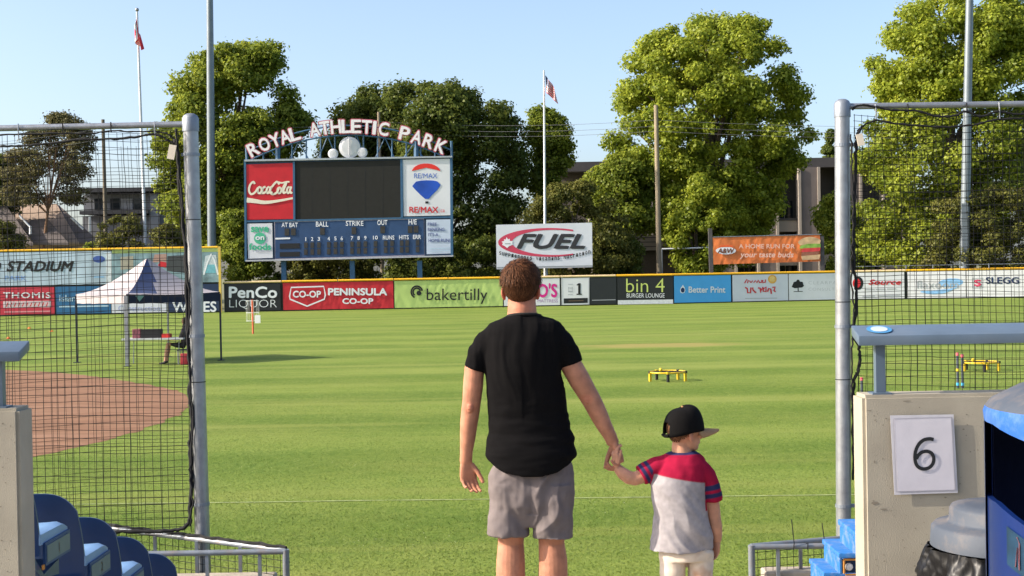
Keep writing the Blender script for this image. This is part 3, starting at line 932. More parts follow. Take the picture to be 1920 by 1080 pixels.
# estate-agent panel with balloon
quad('balloon_panel', [(757, 405.5), (845, 403.5), (843.5, 297.5), (755, 299.5)], pm('panel_white', (.62, .64, .68), .5, .04, .6), 0.02, 0.06)
M_BALB = pm('balloon_blue', (.012, .07, .42), .45, .25, .7)
M_BALR = pm('balloon_red', (.66, .03, .02), .45, .05, 2)
def arcp(cx, cy, rx, ry, a0, a1, n=12):
    return [(cx + rx * math.cos(math.radians(a)), cy - ry * math.sin(math.radians(a))) for a in np.linspace(a0, a1, n)]
quad('balloon_crown', arcp(799, 323, 27, 16.5, 8, 172) + [(780, 319), (799, 314.5), (818, 318.5)], M_BALR, 0.05, 0.02)
S.text('RE/MAX', (776.5, 325, 820, 334.5), M_BLUET, 0.05, bold=0.01)
quad('balloon_body', [(773, 349)] + [(780, 340.5), (790, 338.5), (800, 338), (812, 338.5), (820, 340)] + [(826, 347), (820, 356), (810, 366), (804, 373), (797, 373), (788, 365), (778, 355)], M_BALB, 0.05, 0.02)
S.poly('balloon_basket', [(797.5, 381.5), (803, 381.5), (803, 377.5), (797.5, 377.5)], M_BLACK, 0.05, 0.02)
S.text('RE/MAX', (767.5, 387.5, 822, 399), M_RED, 0.05, bold=0.03)
S.text('.ca', (824, 393, 834, 398), M_RED, 0.05)
# grocer panel
quad('grocer_panel', [(465.5, 485), (511.5, 483.5), (510.5, 418.5), (463.5, 419.5)], pm('panel_white', (.62, .64, .68), .5), 0.02, 0.06)
M_MINT = pm('mint_print', (.06, .42, .24), .5, .05, 2)
S.text('save', (470.5, 425, 504, 435.5), M_MINT, 0.05, bold=0.05)
S.ellipse('round_mark', 487.5, 446.8, 11, 11, M_MINT, 0.05)
S.text('on', (479, 443, 496, 450), M_LTXT, 0.06, bold=0.04)
S.text('foods', (467, 456, 508.5, 469), M_MINT, 0.05, bold=0.05)
S.stroke('small_lettering', [[(480, 472.5), (507, 472)]], 0.05, M_GREYT, 0.05)
# line score
M_SBBLUE = pm('scoreboard_blue', (0.022, 0.06, 0.15), 0.5, 0.14, 0.8)
quad('score_panel', [(516, 484.5), (795, 477.5), (794, 410.5), (514.5, 416)], M_SBBLUE, 0.0, 0.08)
M_TRIM = pm('score_trim', (.30, .28, .34), .5)
S.stroke('score_trim', [[(515, 416), (795, 410.3), (796, 478.5), (516, 486), (515, 416)]], 0.06, M_TRIM, 0.03)
for t, bx in (('AT BAT', (528, 417.5, 558.5, 426)), ('BALL', (592.5, 415.5, 616, 425)), ('STRIKE', (648.5, 414, 681.5, 423.5)), ('OUT', (707.5, 412.5, 726.5, 422)), ('H/E', (766, 411, 781.5, 421))):
    S.text(t, bx, M_LTXT, 0.03, bold=0.02)
M_LAMP = pm('lamp_module', (.035, .034, .032), .7, .2, 3)
def lamp(x, y, w, h):
    quad('digit_module', [(x - w/2, y + h/2), (x + w/2, y + h/2), (x + w/2, y - h/2), (x - w/2, y - h/2)], M_LAMP, 0.05, 0.05)
for x, y in ((538, 435), (550, 434.5), (604.5, 433.5), (663.5, 432.3), (717.5, 430.5), (769, 430), (780, 429.5)):
    lamp(x, y, 8.5, 13)
xs = [573.5, 585.5, 598, 616.5, 629, 641, 660, 672.5, 685, 704]
for i, x in enumerate(xs):
    yb = 452 - (x - 573) * 0.022
    hw = 0.8 if i == 0 else 2.2 if i < 9 else 4.5
    S.text(str(i + 1), (x - hw, yb - 7.2, x + hw, yb), M_LTXT, 0.03, bold=0.02)
    lamp(x, yb + 8, 6.5, 10.5); lamp(x, yb + 20.5, 6.5, 10.5)
for t, x0, x1 in (('RUNS', 718, 739.5), ('HITS', 748.5, 766.5), ('ERR', 774.5, 789.5)):
    S.text(t, (x0, 441.5 - (x0 - 718) * .022, x1, 449.5 - (x0 - 718) * .022), M_LTXT, 0.03, bold=0.02)
for x in (723, 735, 753, 763.5, 783):
    yb = 448.5 - (x - 720) * .02
    lamp(x, yb + 8, 6.5, 10.5); lamp(x, yb + 20.5, 6.5, 10.5)
S.stroke('small_lettering', [[(516, 447.5), (544, 446.8)]], 0.14, M_LTXT, 0.03)
quad('name_window', [(524.5, 466.5), (562, 465.8), (562, 456), (524.5, 456.8)], M_BLACK, 0.03, 0.03)
quad('name_window', [(524.5, 481.5), (562, 480.8), (562, 472), (524.5, 472.8)], M_BLACK, 0.03, 0.03)
# bank panel
quad('bank_panel', [(800, 476.5), (847.5, 475), (846, 411), (799, 412)], pm('bank_pale', (.46, .54, .66), .5, .06, .8), 0.02, 0.06)
M_INK = pm('ink_blue', (.10, .13, .30), .5)
for t, bx in (('FREE', (802, 417.5, 819, 423.5)), ('BANKING.', (802, 427, 835, 433.5)), ("IT'S A", (803, 437, 822, 443)), ('HOME RUN!', (803.5, 447.5, 844, 454))):
    S.text(t, bx, M_INK, 0.05, bold=0.025)
S.stroke('small_lettering', [[(806, 466.5), (843, 465)], [(806, 471), (843, 469.5)]], 0.05, pm('ltblue', (.40, .56, .68), .5), 0.05)
# posts
for x in (530, 659, 786):
    a = S.uv(x - 4.5, 489); c = S.uv(x + 4.5, 489)
    MB().box((a[0], -so.z, -0.75), (c[0], a[1], -0.35)).build('support_post', M_BLUESTEEL, S.root)
# arch: lattice behind the letters
def arch_y(x):
    t = (x - 653) / 192.0
    return 237 + 48 * t * t + (-0.02 * (x - 653)) * 0.55
def bar(x0, y0, x1, y1, r=0.07, z=-0.25, mat=M_BLUESTEEL, name='arch_strut'):
    a = S.uv(x0, y0); c = S.uv(x1, y1)
    return MB().tube([(a[0], a[1], z), (c[0], c[1], z)], r, 6, ref=(0, 0, 1)).build(name, mat, S.root)
xs = np.linspace(466, 842, 15)
for off in (-2, 16):
    q = [S.uv(x, arch_y(x) + off) for x in np.linspace(464, 844, 30)]
    MB().tube([(p[0], p[1], -0.25) for p in q], 0.07, 6, ref=(0, 0, 1)).build('arch_chord', M_BLUESTEEL, S.root)
for i, x in enumerate(xs):
    base = 300 - (x - 460) * .019
    if arch_y(x) + 14 < base - 3:
        bar(x, arch_y(x) + 14, x, base)
    if 1 < i < 13:
        d = 14 if i % 2 else -14
        bar(x + d, arch_y(x + d) + 14, x - d * .3, base, 0.05)
bar(462, 303, 461, 276, 0.12); bar(847, 296, 846, 264, 0.12)
bar(520, 301, 520, 262, 0.22); bar(780, 296, 780, 258, 0.22)
# arched letters, each white on a red-edged backing
M_REDEDGE = pm('letter_edge', (.48, .10, .14), .5)
M_LET = pm('letter_white', (.76, .74, .77), .5, .04, 2)
def arch_letter(ch, xc, wpx, hpx):
    e = 0.6
    slope = (arch_y(xc + e) - arch_y(xc - e)) / (2 * e)
    ang = -math.atan(slope)
    c = S.uv(xc, arch_y(xc)); k = SD / F_PX
    for nm, mat, bold, z, g in (('letter_backing', M_REDEDGE, 0.075, 0.02, 3.4), ('letter', M_LET, 0.032, 0.08, 0)):
        v, f, (a, b_, cc, d) = text_mesh_data(ch, bold, 0, 1)
        vs = []
        for (x, y, h_) in v:
            X = ((x - a) / (cc - a) - .5) * (wpx + g) * k; Y = ((y - b_) / (d - b_) - .5) * (hpx + g) * k
            vs.append((c[0] + X * math.cos(ang) - Y * math.sin(ang), c[1] + X * math.sin(ang) + Y * math.cos(ang), z + h_))
        MB().add(vs, f).build(nm, mat, S.root, fix=False)
word = [('R', 475), ('O', 496), ('Y', 516), ('A', 534.5), ('L', 553), ('A', 590), ('T', 609.5), ('H', 630), ('L', 650), ('E', 668), ('T', 688), ('I', 702.5), ('C', 720), ('P', 759), ('A', 782), ('R', 804), ('K', 827)]
for ch, x in word:
    arch_letter(ch, x, 7 if ch == 'I' else 19.5, 25.5)
# three white discs standing on the ledge
for cx, cy, r in ((655, 276, 20), (624, 288, 9.5), (679, 285.5, 9.5)):
    c = S.uv(cx, cy); rr = r * SD / F_PX
    d = MB().lathe([(0.01, 0.10), (rr * .7, 0.08), (rr, 0.0), (rr, -0.1), (0.01, -0.12)], n=28).build('white_disc', pm('disc_white', (.56, .57, .60), .6, .05, 2), S.root)
    d.location = (c[0], c[1], -0.15)
bar(655, 296, 655, 258, 0.05, 0.02, M_GREYT, 'clock_hand')

# ------------------------------------------------------------------ FUEL sign and orange banner above the fence
fo = at(931, 501, 114.0)
fr = at(1111, 497.5, 114.0)
Fp = Panel('fuel_sign', fo, fr - fo, (0, 0, 1))
tag(Fp.root, 'large white sign reading FUEL with a red crescent above the fence', 'sign')
Fp.poly('sign_board', [(931, 501), (1111, 497.5), (1110, 417.5), (930, 421.5)], pm('sign_white', (.60, .63, .69), .45, .06, .7), 0.0, 0.25)
Fp.poly('lower_edge', [(931, 505), (1111, 501), (1111, 497.5), (931, 501)], M_GREYT, -0.02, 0.23)
outer = arcp(1030, 454.5, 96, 27, 62, 298, 40)
inner = arcp(1038, 454.5, 78, 23.5, 298, 62, 40)
def crescent(pts_o, pts_i, name, mat, z):
    n = len(pts_o)
    q = [Fp.uv(*p) for p in pts_o] + [Fp.uv(*p) for p in pts_i[::-1]]
    fs = [(i, i + 1, n + i + 1, n + i) for i in range(n - 1)]
    return MB().add([(a, b_, z) for a, b_ in q], fs).build(name, mat, Fp.root, fix=False)
crescent(outer, inner, 'red_crescent', pm('crescent_red', (.52, .05, .10), .5, .12, 1), 0.012)
leaf = [(950, 444.5), (952.5, 449), (956, 447.5), (956, 452), (962, 452), (960, 456), (962, 458.5), (954.5, 461.5), (951, 465), (946.5, 461.5), (941, 459), (943, 456), (940.5, 453), (945.5, 452), (945, 448), (948, 449.5)]
Fp.poly('maple_leaf', leaf[::-1], M_LTXT, 0.022, 0.006)
Fp.stroke('small_lettering', [[(946.5, 457), (957, 456.6)]], 0.08, M_GREYT, 0.03)
Fp.text('FUEL', (968, 438.5, 1098, 467), pm('fuel_black', (.03, .03, .035), .5), 0.026, bold=0.05, shear=0.32)
s_ = 'Supplements-Vitamins-Nutrition'
for i, ch in enumerate(s_):
    t = i / (len(s_) - 1)
    x = 938 + t * 167
    y = 473 + 14.5 * (1 - (2 * t - 0.9) ** 2) * (0.9) if t < 0.95 else 474.5
    y = 472 + 17 * math.sin(math.pi * min(1, t * 0.80 + 0.08)) - 4 * t
    if ch != '-':
        Fp.text(ch, (x - 2, y - 5, x + 2, y + 1.5), M_BLACK, 0.026, bold=0.02, name='lettering')
for x in (1018.5,):
    p = at(x, 505, 114.3)
MB().tube([(5.0 - 0.9, -fo.z, -0.45), (5.0 - 0.9, 3, -0.45)], 0.13, 10).build('support_post', M_GALVD, Fp.root)

oo = at(1338, 496, 116.0)
orr = at(1539, 490, 116.0)
O = Panel('orange_banner', oo, orr - oo, (0, 0, 1))
tag(O.root, 'creased orange banner reading A HOME RUN FOR your taste buds between dark posts', 'banner')
w_ = (orr - oo).length
O.board('sheet', w_, O.uv(1338, 445)[1], pm('banner_orange', (.62, .17, .045), .5, .12, .8), nx=90, ny=22, wr=0.05, seed=21)
M_ORTXT = pm('orange_pale_txt', (.72, .48, .38), .5)
O.text('A HOME RUN FOR', (1385, 457.5, 1490, 466), M_ORTXT, 0.05, bold=0.02)
O.text('your taste buds', (1387, 472, 1488, 486), M_ORTXT, 0.05, bold=0.03, shear=0.2)
O.ellipse('oval_logo', 1361, 470, 19, 7, M_LTXT, 0.04)
O.text('A&W', (1345, 465.5, 1377, 475), pm('dkbrown', (.16, .06, .03), .5), 0.055, bold=0.05, shear=.2)
O.poly('logo_roof', [(1348, 463.5), (1376, 463), (1372, 459.5), (1352, 460)], pm('logo_orange', (.70, .12, .03), .5), 0.05)
O.poly('bun_top', arcp(1519, 459, 24, 15, 35, 165) + [(1500, 460), (1537, 458)], pm('bun', (.52, .36, .20), .5, .3, 2), 0.04)
O.poly('lettuce', [(1499, 466), (1538, 465), (1538.5, 457), (1515, 457), (1500, 461)], pm('lettuce', (.20, .36, .06), .5, .4, 3), 0.05)
O.poly('tomato', [(1502, 473), (1537, 471), (1538, 464), (1506, 465.5)], pm('tomato', (.55, .05, .05), .5, .2, 3), 0.06)
O.poly('patty', [(1502, 480), (1534, 477), (1536, 471), (1503, 473)], pm('patty', (.25, .10, .06), .5, .3, 3), 0.055)
O.poly('bun_base', [(1504, 488), (1536, 486), (1538, 477), (1502, 480)], pm('bun', (.52, .36, .20), .5, .3, 2), 0.05)
M_DKPOST = pm('dark_post', (.07, .065, .065), .7, .2, 3)
for x, yt in ((1332, 428), (1541.5, 442)):
    a = O.uv(x, yt)
    MB().box((a[0] - 0.16, -oo.z, -0.35), (a[0] + 0.16, a[1], -0.08)).build('banner_post', M_DKPOST, O.root)
a = O.uv(1337, 444.5); c = O.uv(1540, 439.5)
MB().tube([(a[0], a[1], -0.06), (c[0], c[1] , -0.06)], 0.04, 6, ref=(0, 0, 1)).build('top_cable', M_GALVD, O.root)

# ------------------------------------------------------------------ trees and shrubs
def leaf_material(name, dark, light, transl=0.5):
    m = bpy.data.materials.new(name)
    m.use_nodes = True
    nt = m.node_tree
    nt.nodes.clear()
    L = nt.links.new
    out = nt.nodes.new('ShaderNodeOutputMaterial')
    g = nt.nodes.new('ShaderNodeNewGeometry')
    tc = nt.nodes.new('ShaderNodeTexCoord')
    n = nt.nodes.new('ShaderNodeTexNoise'); n.inputs['Scale'].default_value = 0.35; n.inputs['Detail'].default_value = 3
    L(tc.outputs['Object'], n.inputs['Vector'])
    ad = nt.nodes.new('ShaderNodeMath'); ad.operation = 'MULTIPLY_ADD'
    L(g.outputs['Random Per Island'], ad.inputs[0]); ad.inputs[1].default_value = 0.55
    L(n.outputs['Fac'], ad.inputs[2])
    mr = nt.nodes.new('ShaderNodeMapRange'); mr.inputs['From Min'].default_value = 0.45; mr.inputs['From Max'].default_value = 1.1
    L(ad.outputs[0], mr.inputs['Value'])
    mx = nt.nodes.new('ShaderNodeMix'); mx.data_type = 'RGBA'
    mx.inputs['A'].default_value = dark + (1,); mx.inputs['B'].default_value = light + (1,)
    L(mr.outputs['Result'], mx.inputs['Factor'])
    df = nt.nodes.new('ShaderNodeBsdfDiffuse'); L(mx.outputs['Result'], df.inputs['Color'])
    tr = nt.nodes.new('ShaderNodeBsdfTranslucent')
    hs = nt.nodes.new('ShaderNodeHueSaturation'); hs.inputs['Hue'].default_value = 0.485; hs.inputs['Value'].default_value = 1.25
    L(mx.outputs['Result'], hs.inputs['Color']); L(hs.outputs['Color'], tr.inputs['Color'])
    ms = nt.nodes.new('ShaderNodeMixShader'); ms.inputs[0].default_value = transl
    L(df.outputs[0], ms.inputs[1]); L(tr.outputs[0], ms.inputs[2])
    gl = nt.nodes.new('ShaderNodeBsdfGlossy'); gl.inputs['Roughness'].default_value = 0.45
    m2 = nt.nodes.new('ShaderNodeMixShader'); m2.inputs[0].default_value = 0.012
    L(ms.outputs[0], m2.inputs[1]); L(gl.outputs[0], m2.inputs[2])
    L(m2.outputs[0], out.inputs['Surface'])
    return m
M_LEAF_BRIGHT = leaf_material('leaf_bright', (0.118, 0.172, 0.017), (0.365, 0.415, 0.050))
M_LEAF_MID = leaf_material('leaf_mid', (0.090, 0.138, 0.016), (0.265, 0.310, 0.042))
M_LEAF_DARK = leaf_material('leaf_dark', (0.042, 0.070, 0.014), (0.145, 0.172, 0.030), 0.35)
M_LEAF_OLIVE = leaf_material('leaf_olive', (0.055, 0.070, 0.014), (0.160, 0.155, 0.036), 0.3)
M_NEEDLE = leaf_material('needles', (0.070, 0.075, 0.030), (0.180, 0.160, 0.070), 0.3)
M_BARK = pm('bark', (0.10, 0.075, 0.055), 0.95, 0.3, 4, 0.6, 20, stretch=(4, 4, 0.6))
M_PINEBARK = pm('pine_bark', (0.20, 0.115, 0.07), 0.95, 0.3, 4, 0.6, 20, stretch=(4, 4, 0.6))

def quad_mesh(name, verts, mat):
    """verts: (n,4,3) array of loose quads"""
    n = len(verts)
    me = bpy.data.meshes.new(name)
    me.vertices.add(n * 4); me.loops.add(n * 4); me.polygons.add(n)
    me.vertices.foreach_set('co', verts.reshape(-1).astype(np.float32))
    me.loops.foreach_set('vertex_index', np.arange(n * 4, dtype=np.int32))
    me.polygons.foreach_set('loop_start', np.arange(0, n * 4, 4, dtype=np.int32))
    me.polygons.foreach_set('loop_total', np.full(n, 4, dtype=np.int32))
    me.materials.append(mat)
    me.update(calc_edges=True)
    return me

def leaf_quads(cen, rad, total, size, rng, flat=0.75, up=0.35):
    w = rad ** 2
    idx = rng.choice(len(cen), total, p=w / w.sum())
    d = rng.normal(size=(total, 3)); d /= np.linalg.norm(d, axis=1)[:, None]
    r = rad[idx] * (0.25 + 0.75 * rng.random(total) ** 0.5) * (1 + 0.28 * np.abs(rng.normal(size=total)))
    pos = cen[idx] + d * r[:, None] * np.array([1, 1, flat])
    nr = d * 0.75 + rng.normal(size=(total, 3)) * 0.45 + np.array([0, 0, up])
    nr /= np.linalg.norm(nr, axis=1)[:, None]
    t = rng.normal(size=(total, 3)); t -= (t * nr).sum(1)[:, None] * nr
    t /= np.linalg.norm(t, axis=1)[:, None]
    b = np.cross(nr, t)
    s = size * rng.uniform(0.6, 1.35, total)
    t *= s[:, None] * 0.62; b *= s[:, None] * 0.45
    bend = nr * (s * 0.12)[:, None]
    return np.stack([pos - t - bend, pos - b, pos + t - bend, pos + b], axis=1)

TREES = []
def tree(name, depth, outline, label, leafmat, nleaf, nclump, crad, size, trunk_px, seed, bark=None, ratio=0.8, flat=0.75, hole=0.0, group=None, cat='tree', limbs=16, base_z=0.0, fill=0.6, tk=1.0, lmin=0.15):
    """outline: (py, x_left, x_right) rows from top to bottom of the crown, in photo pixels at this distance"""
    rng = np.random.default_rng(seed)
    crad *= 0.72; nclump = int(nclump * 1.75)
    rows = []
    for (py, xl, xr) in outline:
        a = at(xl, py, depth); c = at(xr, py, depth)
        rows.append(((a.z + c.z) / 2, (a.x + c.x) / 2, abs(c.x - a.x) / 2))
    rows.sort()
    zs = np.array([r[0] for r in rows]); xc = np.array([r[1] for r in rows]); rx = np.array([r[2] for r in rows])
    base = col_at(trunk_px, depth, base_z)
    root = empty(name, (base.x, depth, base_z))
    tag(root, label, cat, group)
    # clump centres inside the envelope, most of them towards its skin
    cen, rad = [], []
    tries = 0
    while len(cen) < nclump and tries < nclump * 40:
        tries += 1
        z = rng.uniform(zs[0], zs[-1])
        R = np.interp(z, zs, rx)
        if rng.random() > (R / rx.max()) ** 1.2 + 0.05: continue
        cr = crad * rng.uniform(0.55, 1.25)
        Rr = max(0.05, R - cr * 0.75)
        q = rng.random() ** (0.5 * fill)
        an = rng.uniform(0, 2 * math.pi)
        p = np.array([np.interp(z, zs, xc) + Rr * q * math.cos(an), depth + Rr * ratio * q * math.sin(an), min(z, zs[-1] - cr * 0.5)])
        if hole and mnoise.noise(Vector(p * 0.28) + Vector((seed, 0, 0))) < -0.22 + (0.0 if hole < 1 else hole - 1): continue
        cen.append(p); rad.append(cr)
    cen = np.array(cen); rad = np.array(rad)
    org = np.array([base.x, depth, base_z])
    qv = leaf_quads(cen, rad, int(nleaf * 2.4), size * 0.64, rng, flat) - org
    crown = link_mesh('crown', quad_mesh('crown', qv, leafmat), root)
    # trunk and limbs
    bk = bark or M_BARK
    top = np.array([np.interp(zs[0] + (zs[-1] - zs[0]) * .7, zs, xc), depth, zs[0] + (zs[-1] - zs[0]) * .72]) - org
    H = zs[-1] - base_z
    tr = max(0.08, 0.022 * H) * tk
    pts = []
    for k in range(9):
        t = k / 8
        pts.append((top[0] * t + 0.25 * mnoise.noise(Vector((t * 3, seed, 0))) * t * 2, 0.4 * mnoise.noise(Vector((t * 3, seed, 5))) * t, top[2] * t))
    tb_ = MB().tube(pts, [tr * (1.25 - 1.0 * (k / 8)) for k in range(9)], 9)
    auto_smooth(tb_.build('trunk', bk, root), 60)
    pick = rng.choice(len(cen), min(limbs, len(cen)), replace=False)
    for j in pick:
        e = cen[j] - org
        s0 = min(0.85, max(lmin, (e[2] / max(0.1, top[2])) * 0.55 + rng.uniform(-.1, .1)))
        k = s0 * 8; i0 = int(k)
        a = np.array(pts[i0]) + (np.array(pts[min(8, i0 + 1)]) - np.array(pts[i0])) * (k - i0)
        mid = (a + e) / 2 + np.array([0, 0, 0.06 * np.linalg.norm(e - a)]) + rng.normal(size=3) * 0.25
        MB().tube([tuple(a), tuple(mid), tuple(e)], [tr * .42, tr * .28, tr * .08], 6).build('limb', bk, root)
    return root

# left big broadleaf
tree('broadleaf_tree', 133, [(80, 440, 530), (95, 400, 548), (120, 338, 552), (150, 318, 556), (180, 310, 572), (215, 300, 590), (260, 280, 590), (300, 272, 560), (340, 278, 520), (390, 300, 500), (440, 330, 480), (480, 370, 470)],
     'tall bright green broadleaf tree behind the left light pole and scoreboard', M_LEAF_MID, 42000, 190, 1.6, 0.42, 440, 11, hole=1.0)
# bare-limbed pine on the left
tree('pine_tree', 148, [(212, 90, 128), (228, 80, 160), (255, 40, 182), (285, 10, 186), (320, 0, 190), (350, -10, 175), (380, -20, 160)],
     'thin-topped brownish pine behind the brown roof at the left', M_NEEDLE, 10000, 110, 1.25, 0.34, 68, 12, bark=M_PINEBARK, flat=0.55, hole=1.12, limbs=12, tk=0.45, lmin=0.55)
tree('broadleaf_tree', 150, [(290, -30, 30), (320, -60, 48), (360, -70, 52), (400, -70, 40)], 'dark rounded tree at the left edge beside the pine', M_LEAF_DARK, 8000, 40, 1.6, 0.42, -10, 13)
# dark oaks behind the scoreboard
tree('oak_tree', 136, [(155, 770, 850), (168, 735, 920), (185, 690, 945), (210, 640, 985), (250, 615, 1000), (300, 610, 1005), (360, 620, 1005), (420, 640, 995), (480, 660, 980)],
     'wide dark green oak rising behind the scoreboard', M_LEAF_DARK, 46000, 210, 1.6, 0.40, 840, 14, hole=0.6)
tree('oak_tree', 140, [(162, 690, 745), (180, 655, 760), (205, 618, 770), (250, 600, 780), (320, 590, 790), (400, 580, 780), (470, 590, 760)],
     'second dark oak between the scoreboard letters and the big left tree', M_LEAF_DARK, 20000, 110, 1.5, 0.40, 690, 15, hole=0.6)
# slim tree by the flag pole
tree('slim_tree', 139, [(200, 1000, 1012), (225, 985, 1060), (260, 975, 1076), (300, 970, 1080), (340, 985, 1065), (390, 990, 1050)],
     'slim mid green tree just behind the right flagpole', M_LEAF_MID, 11000, 60, 1.2, 0.38, 1020, 16, hole=0.8)
# centre-right big broadleaf
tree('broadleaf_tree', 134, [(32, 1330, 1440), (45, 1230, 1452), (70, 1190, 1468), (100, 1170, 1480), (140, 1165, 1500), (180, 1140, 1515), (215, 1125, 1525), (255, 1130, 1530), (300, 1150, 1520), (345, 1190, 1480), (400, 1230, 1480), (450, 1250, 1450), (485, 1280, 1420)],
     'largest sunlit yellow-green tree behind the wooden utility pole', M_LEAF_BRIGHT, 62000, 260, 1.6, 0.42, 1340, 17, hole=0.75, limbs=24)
tree('broadleaf_tree', 130, [(290, 1130, 1180), (310, 1105, 1230), (350, 1090, 1250), (400, 1100, 1260), (440, 1130, 1250)], 'smaller leafy tree left of the wooden utility pole', M_LEAF_MID, 13000, 70, 1.25, 0.38, 1180, 18, hole=0.6)
tree('broadleaf_tree', 128, [(330, 1250, 1330), (360, 1232, 1370), (400, 1228, 1400), (440, 1235, 1410), (480, 1250, 1380), (505, 1270, 1360)], 'low sunlit boughs right of the wooden utility pole', M_LEAF_BRIGHT, 15000, 80, 1.2, 0.38, 1300, 19, hole=0.6)
# right big broadleaf
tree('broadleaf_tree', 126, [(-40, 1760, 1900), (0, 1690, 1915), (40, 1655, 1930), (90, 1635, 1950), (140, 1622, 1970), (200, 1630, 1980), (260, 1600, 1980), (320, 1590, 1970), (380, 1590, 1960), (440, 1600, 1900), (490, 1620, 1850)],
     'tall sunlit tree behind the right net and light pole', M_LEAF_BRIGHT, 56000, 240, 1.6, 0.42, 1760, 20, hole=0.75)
tree('broadleaf_tree', 131, [(368, 1530, 1590), (400, 1518, 1610), (440, 1520, 1640), (480, 1530, 1650), (505, 1545, 1640)], 'small dark green tree beside the right net post', M_LEAF_MID, 8000, 45, 1.1, 0.38, 1580, 21)
tree('spruce_tree', 190, [(240, 1556, 1560), (262, 1548, 1568), (285, 1538, 1574), (310, 1528, 1584)], 'dark spruce tip above the apartment building', M_LEAF_DARK, 3000, 26, 0.9, 0.40, 1557, 22, flat=0.5)
# shrubs along the back of the fence
sh = [('shrub', 119, [(355, 1790, 1960), (385, 1740, 1980), (430, 1722, 1990), (500, 1715, 1990)], 'broad olive shrub behind the right net', M_LEAF_OLIVE, 18000, 90, 1.0, 0.30, 1850, 30),
      ('shrub', 121, [(345, 1040, 1110), (375, 985, 1150), (420, 960, 1190), (470, 950, 1210), (505, 950, 1200)], 'dark olive shrub right of the FUEL sign', M_LEAF_OLIVE, 17000, 85, 1.05, 0.30, 1080, 31),
      ('shrub', 122, [(430, 1125, 1190), (470, 1110, 1215), (508, 1105, 1210)], 'small dark shrub left of the wooden utility pole base', M_LEAF_DARK, 6000, 34, 0.9, 0.30, 1160, 32),
      ('shrub', 123, [(398, 415, 460), (430, 410, 480), (480, 412, 510), (522, 415, 540)], 'leafy bush between the left light pole and scoreboard', M_LEAF_MID, 9000, 46, 1.0, 0.32, 450, 33),
      ('shrub', 124, [(470, 560, 640), (490, 520, 700), (522, 510, 720)], 'low bush under the scoreboard, left of its middle post', M_LEAF_OLIVE, 9000, 46, 0.9, 0.30, 610, 34),
      ('shrub', 125, [(450, 700, 930), (480, 680, 950), (520, 670, 960)], 'dark hedge-like bush under the scoreboard, right of its middle post', M_LEAF_DARK, 13000, 60, 1.0, 0.32, 820, 35),
      ('shrub', 122, [(405, 210, 260), (425, 185, 275), (465, 180, 285)], 'rounded bush between the dark wooden pole and flagpole', M_LEAF_OLIVE, 7000, 40, 0.85, 0.28, 232, 36),
      ('shrub', 121, [(422, 300, 335), (440, 275, 350), (470, 270, 365)], 'low bush right of the left flagpole', M_LEAF_OLIVE, 5000, 30, 0.85, 0.28, 310, 37),
      ('shrub', 121, [(415, -20, 30), (435, -30, 48), (470, -30, 52)], 'rounded bush at the left edge above the tall wall', M_LEAF_OLIVE, 5000, 30, 0.85, 0.28, 10, 38),
      ('shrub', 123, [(455, 150, 190), (470, 145, 200)], 'small yellow-green bush below the brown roof', M_LEAF_MID, 2500, 16, 0.7, 0.28, 170, 39)]
for (nm, dep, ol, lb, lm, nl, nc, cr, sz, tx, sd) in sh:
    tree(nm, dep, ol + [(540, ol[-1][1], ol[-1][2])], lb, lm, nl, nc, cr, sz, tx, sd, cat='shrub', group='shrubs behind the fence', limbs=6, fill=0.7)

# ------------------------------------------------------------------ buildings behind the trees
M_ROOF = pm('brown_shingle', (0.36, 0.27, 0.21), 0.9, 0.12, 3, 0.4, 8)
M_ROOF_SHADE = pm('shaded_shingle', (0.13, 0.11, 0.105), 0.9, 0.12, 3, 0.4, 8)  # same shingles, with the slopes' shade painted into a darker colour
M_TANWALL = pm('tan_wall', (0.33, 0.25, 0.17), 0.85, 0.1, 1)
M_TRIMW = pm('white_trim', (0.66, 0.68, 0.70), 0.5, 0.03, 2)
M_DARKB = pm('dark_cladding', (0.035, 0.038, 0.045), 0.7, 0.15, 1.5)
M_GREYB = pm('grey_cladding', (0.17, 0.18, 0.20), 0.75, 0.12, 1.5)
M_GLASS = pm('window_glass', (0.02, 0.025, 0.03), 0.12, 0.2, 1, spec=0.6)
M_CURTAIN = pm('pale_curtain', (0.30, 0.31, 0.33), 0.7, 0.1, 3)
def loft_roof(name, pxs, depth0, depth1, mat, parent, org, th=0.25):
    """roof plane: eave pixels at depth0, ridge pixels at depth1"""
    (e0, e1), (r0, r1) = pxs
    p = [at(*e0, depth0) - org, at(*e1, depth0) - org, at(*r1, depth1) - org, at(*r0, depth1) - org]
    dn = Vector((0, 0, -th))
    return MB().add(p + [q + dn for q in p], [(0,1,2,3),(7,6,5,4),(0,4,5,1),(1,5,6,2),(2,6,7,3),(3,7,4,0)]).build(name, mat, parent)
HD = 150.0
org = col_at(80, HD, 0)
house = empty('house', org); tag(house, 'low house with brown shingle roof and white gutters behind the tall wall', 'house')
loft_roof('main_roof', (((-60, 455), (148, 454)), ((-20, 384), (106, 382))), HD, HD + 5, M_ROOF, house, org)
loft_roof('rear_roof', (((-60, 455), (148, 454)), ((-20, 384), (106, 382))), HD + 12, HD + 5.3, M_ROOF_SHADE, house, org)
loft_roof('side_roof', (((148, 454), (185, 452)), ((106, 382), (112, 386))), HD, HD + 5, M_ROOF_SHADE, house, org)
loft_roof('dormer_roof', (((18, 455), (128, 455)), ((58, 412), (90, 411))), HD - 3.0, HD - 0.8, M_ROOF_SHADE, house, org)  # dark shadow shapes on the roof, built as darker planes
loft_roof('dormer_roof', (((-60, 458), (62, 456)), ((-60, 375), (8, 380))), HD - 4.5, HD - 1.5, M_ROOF_SHADE, house, org)
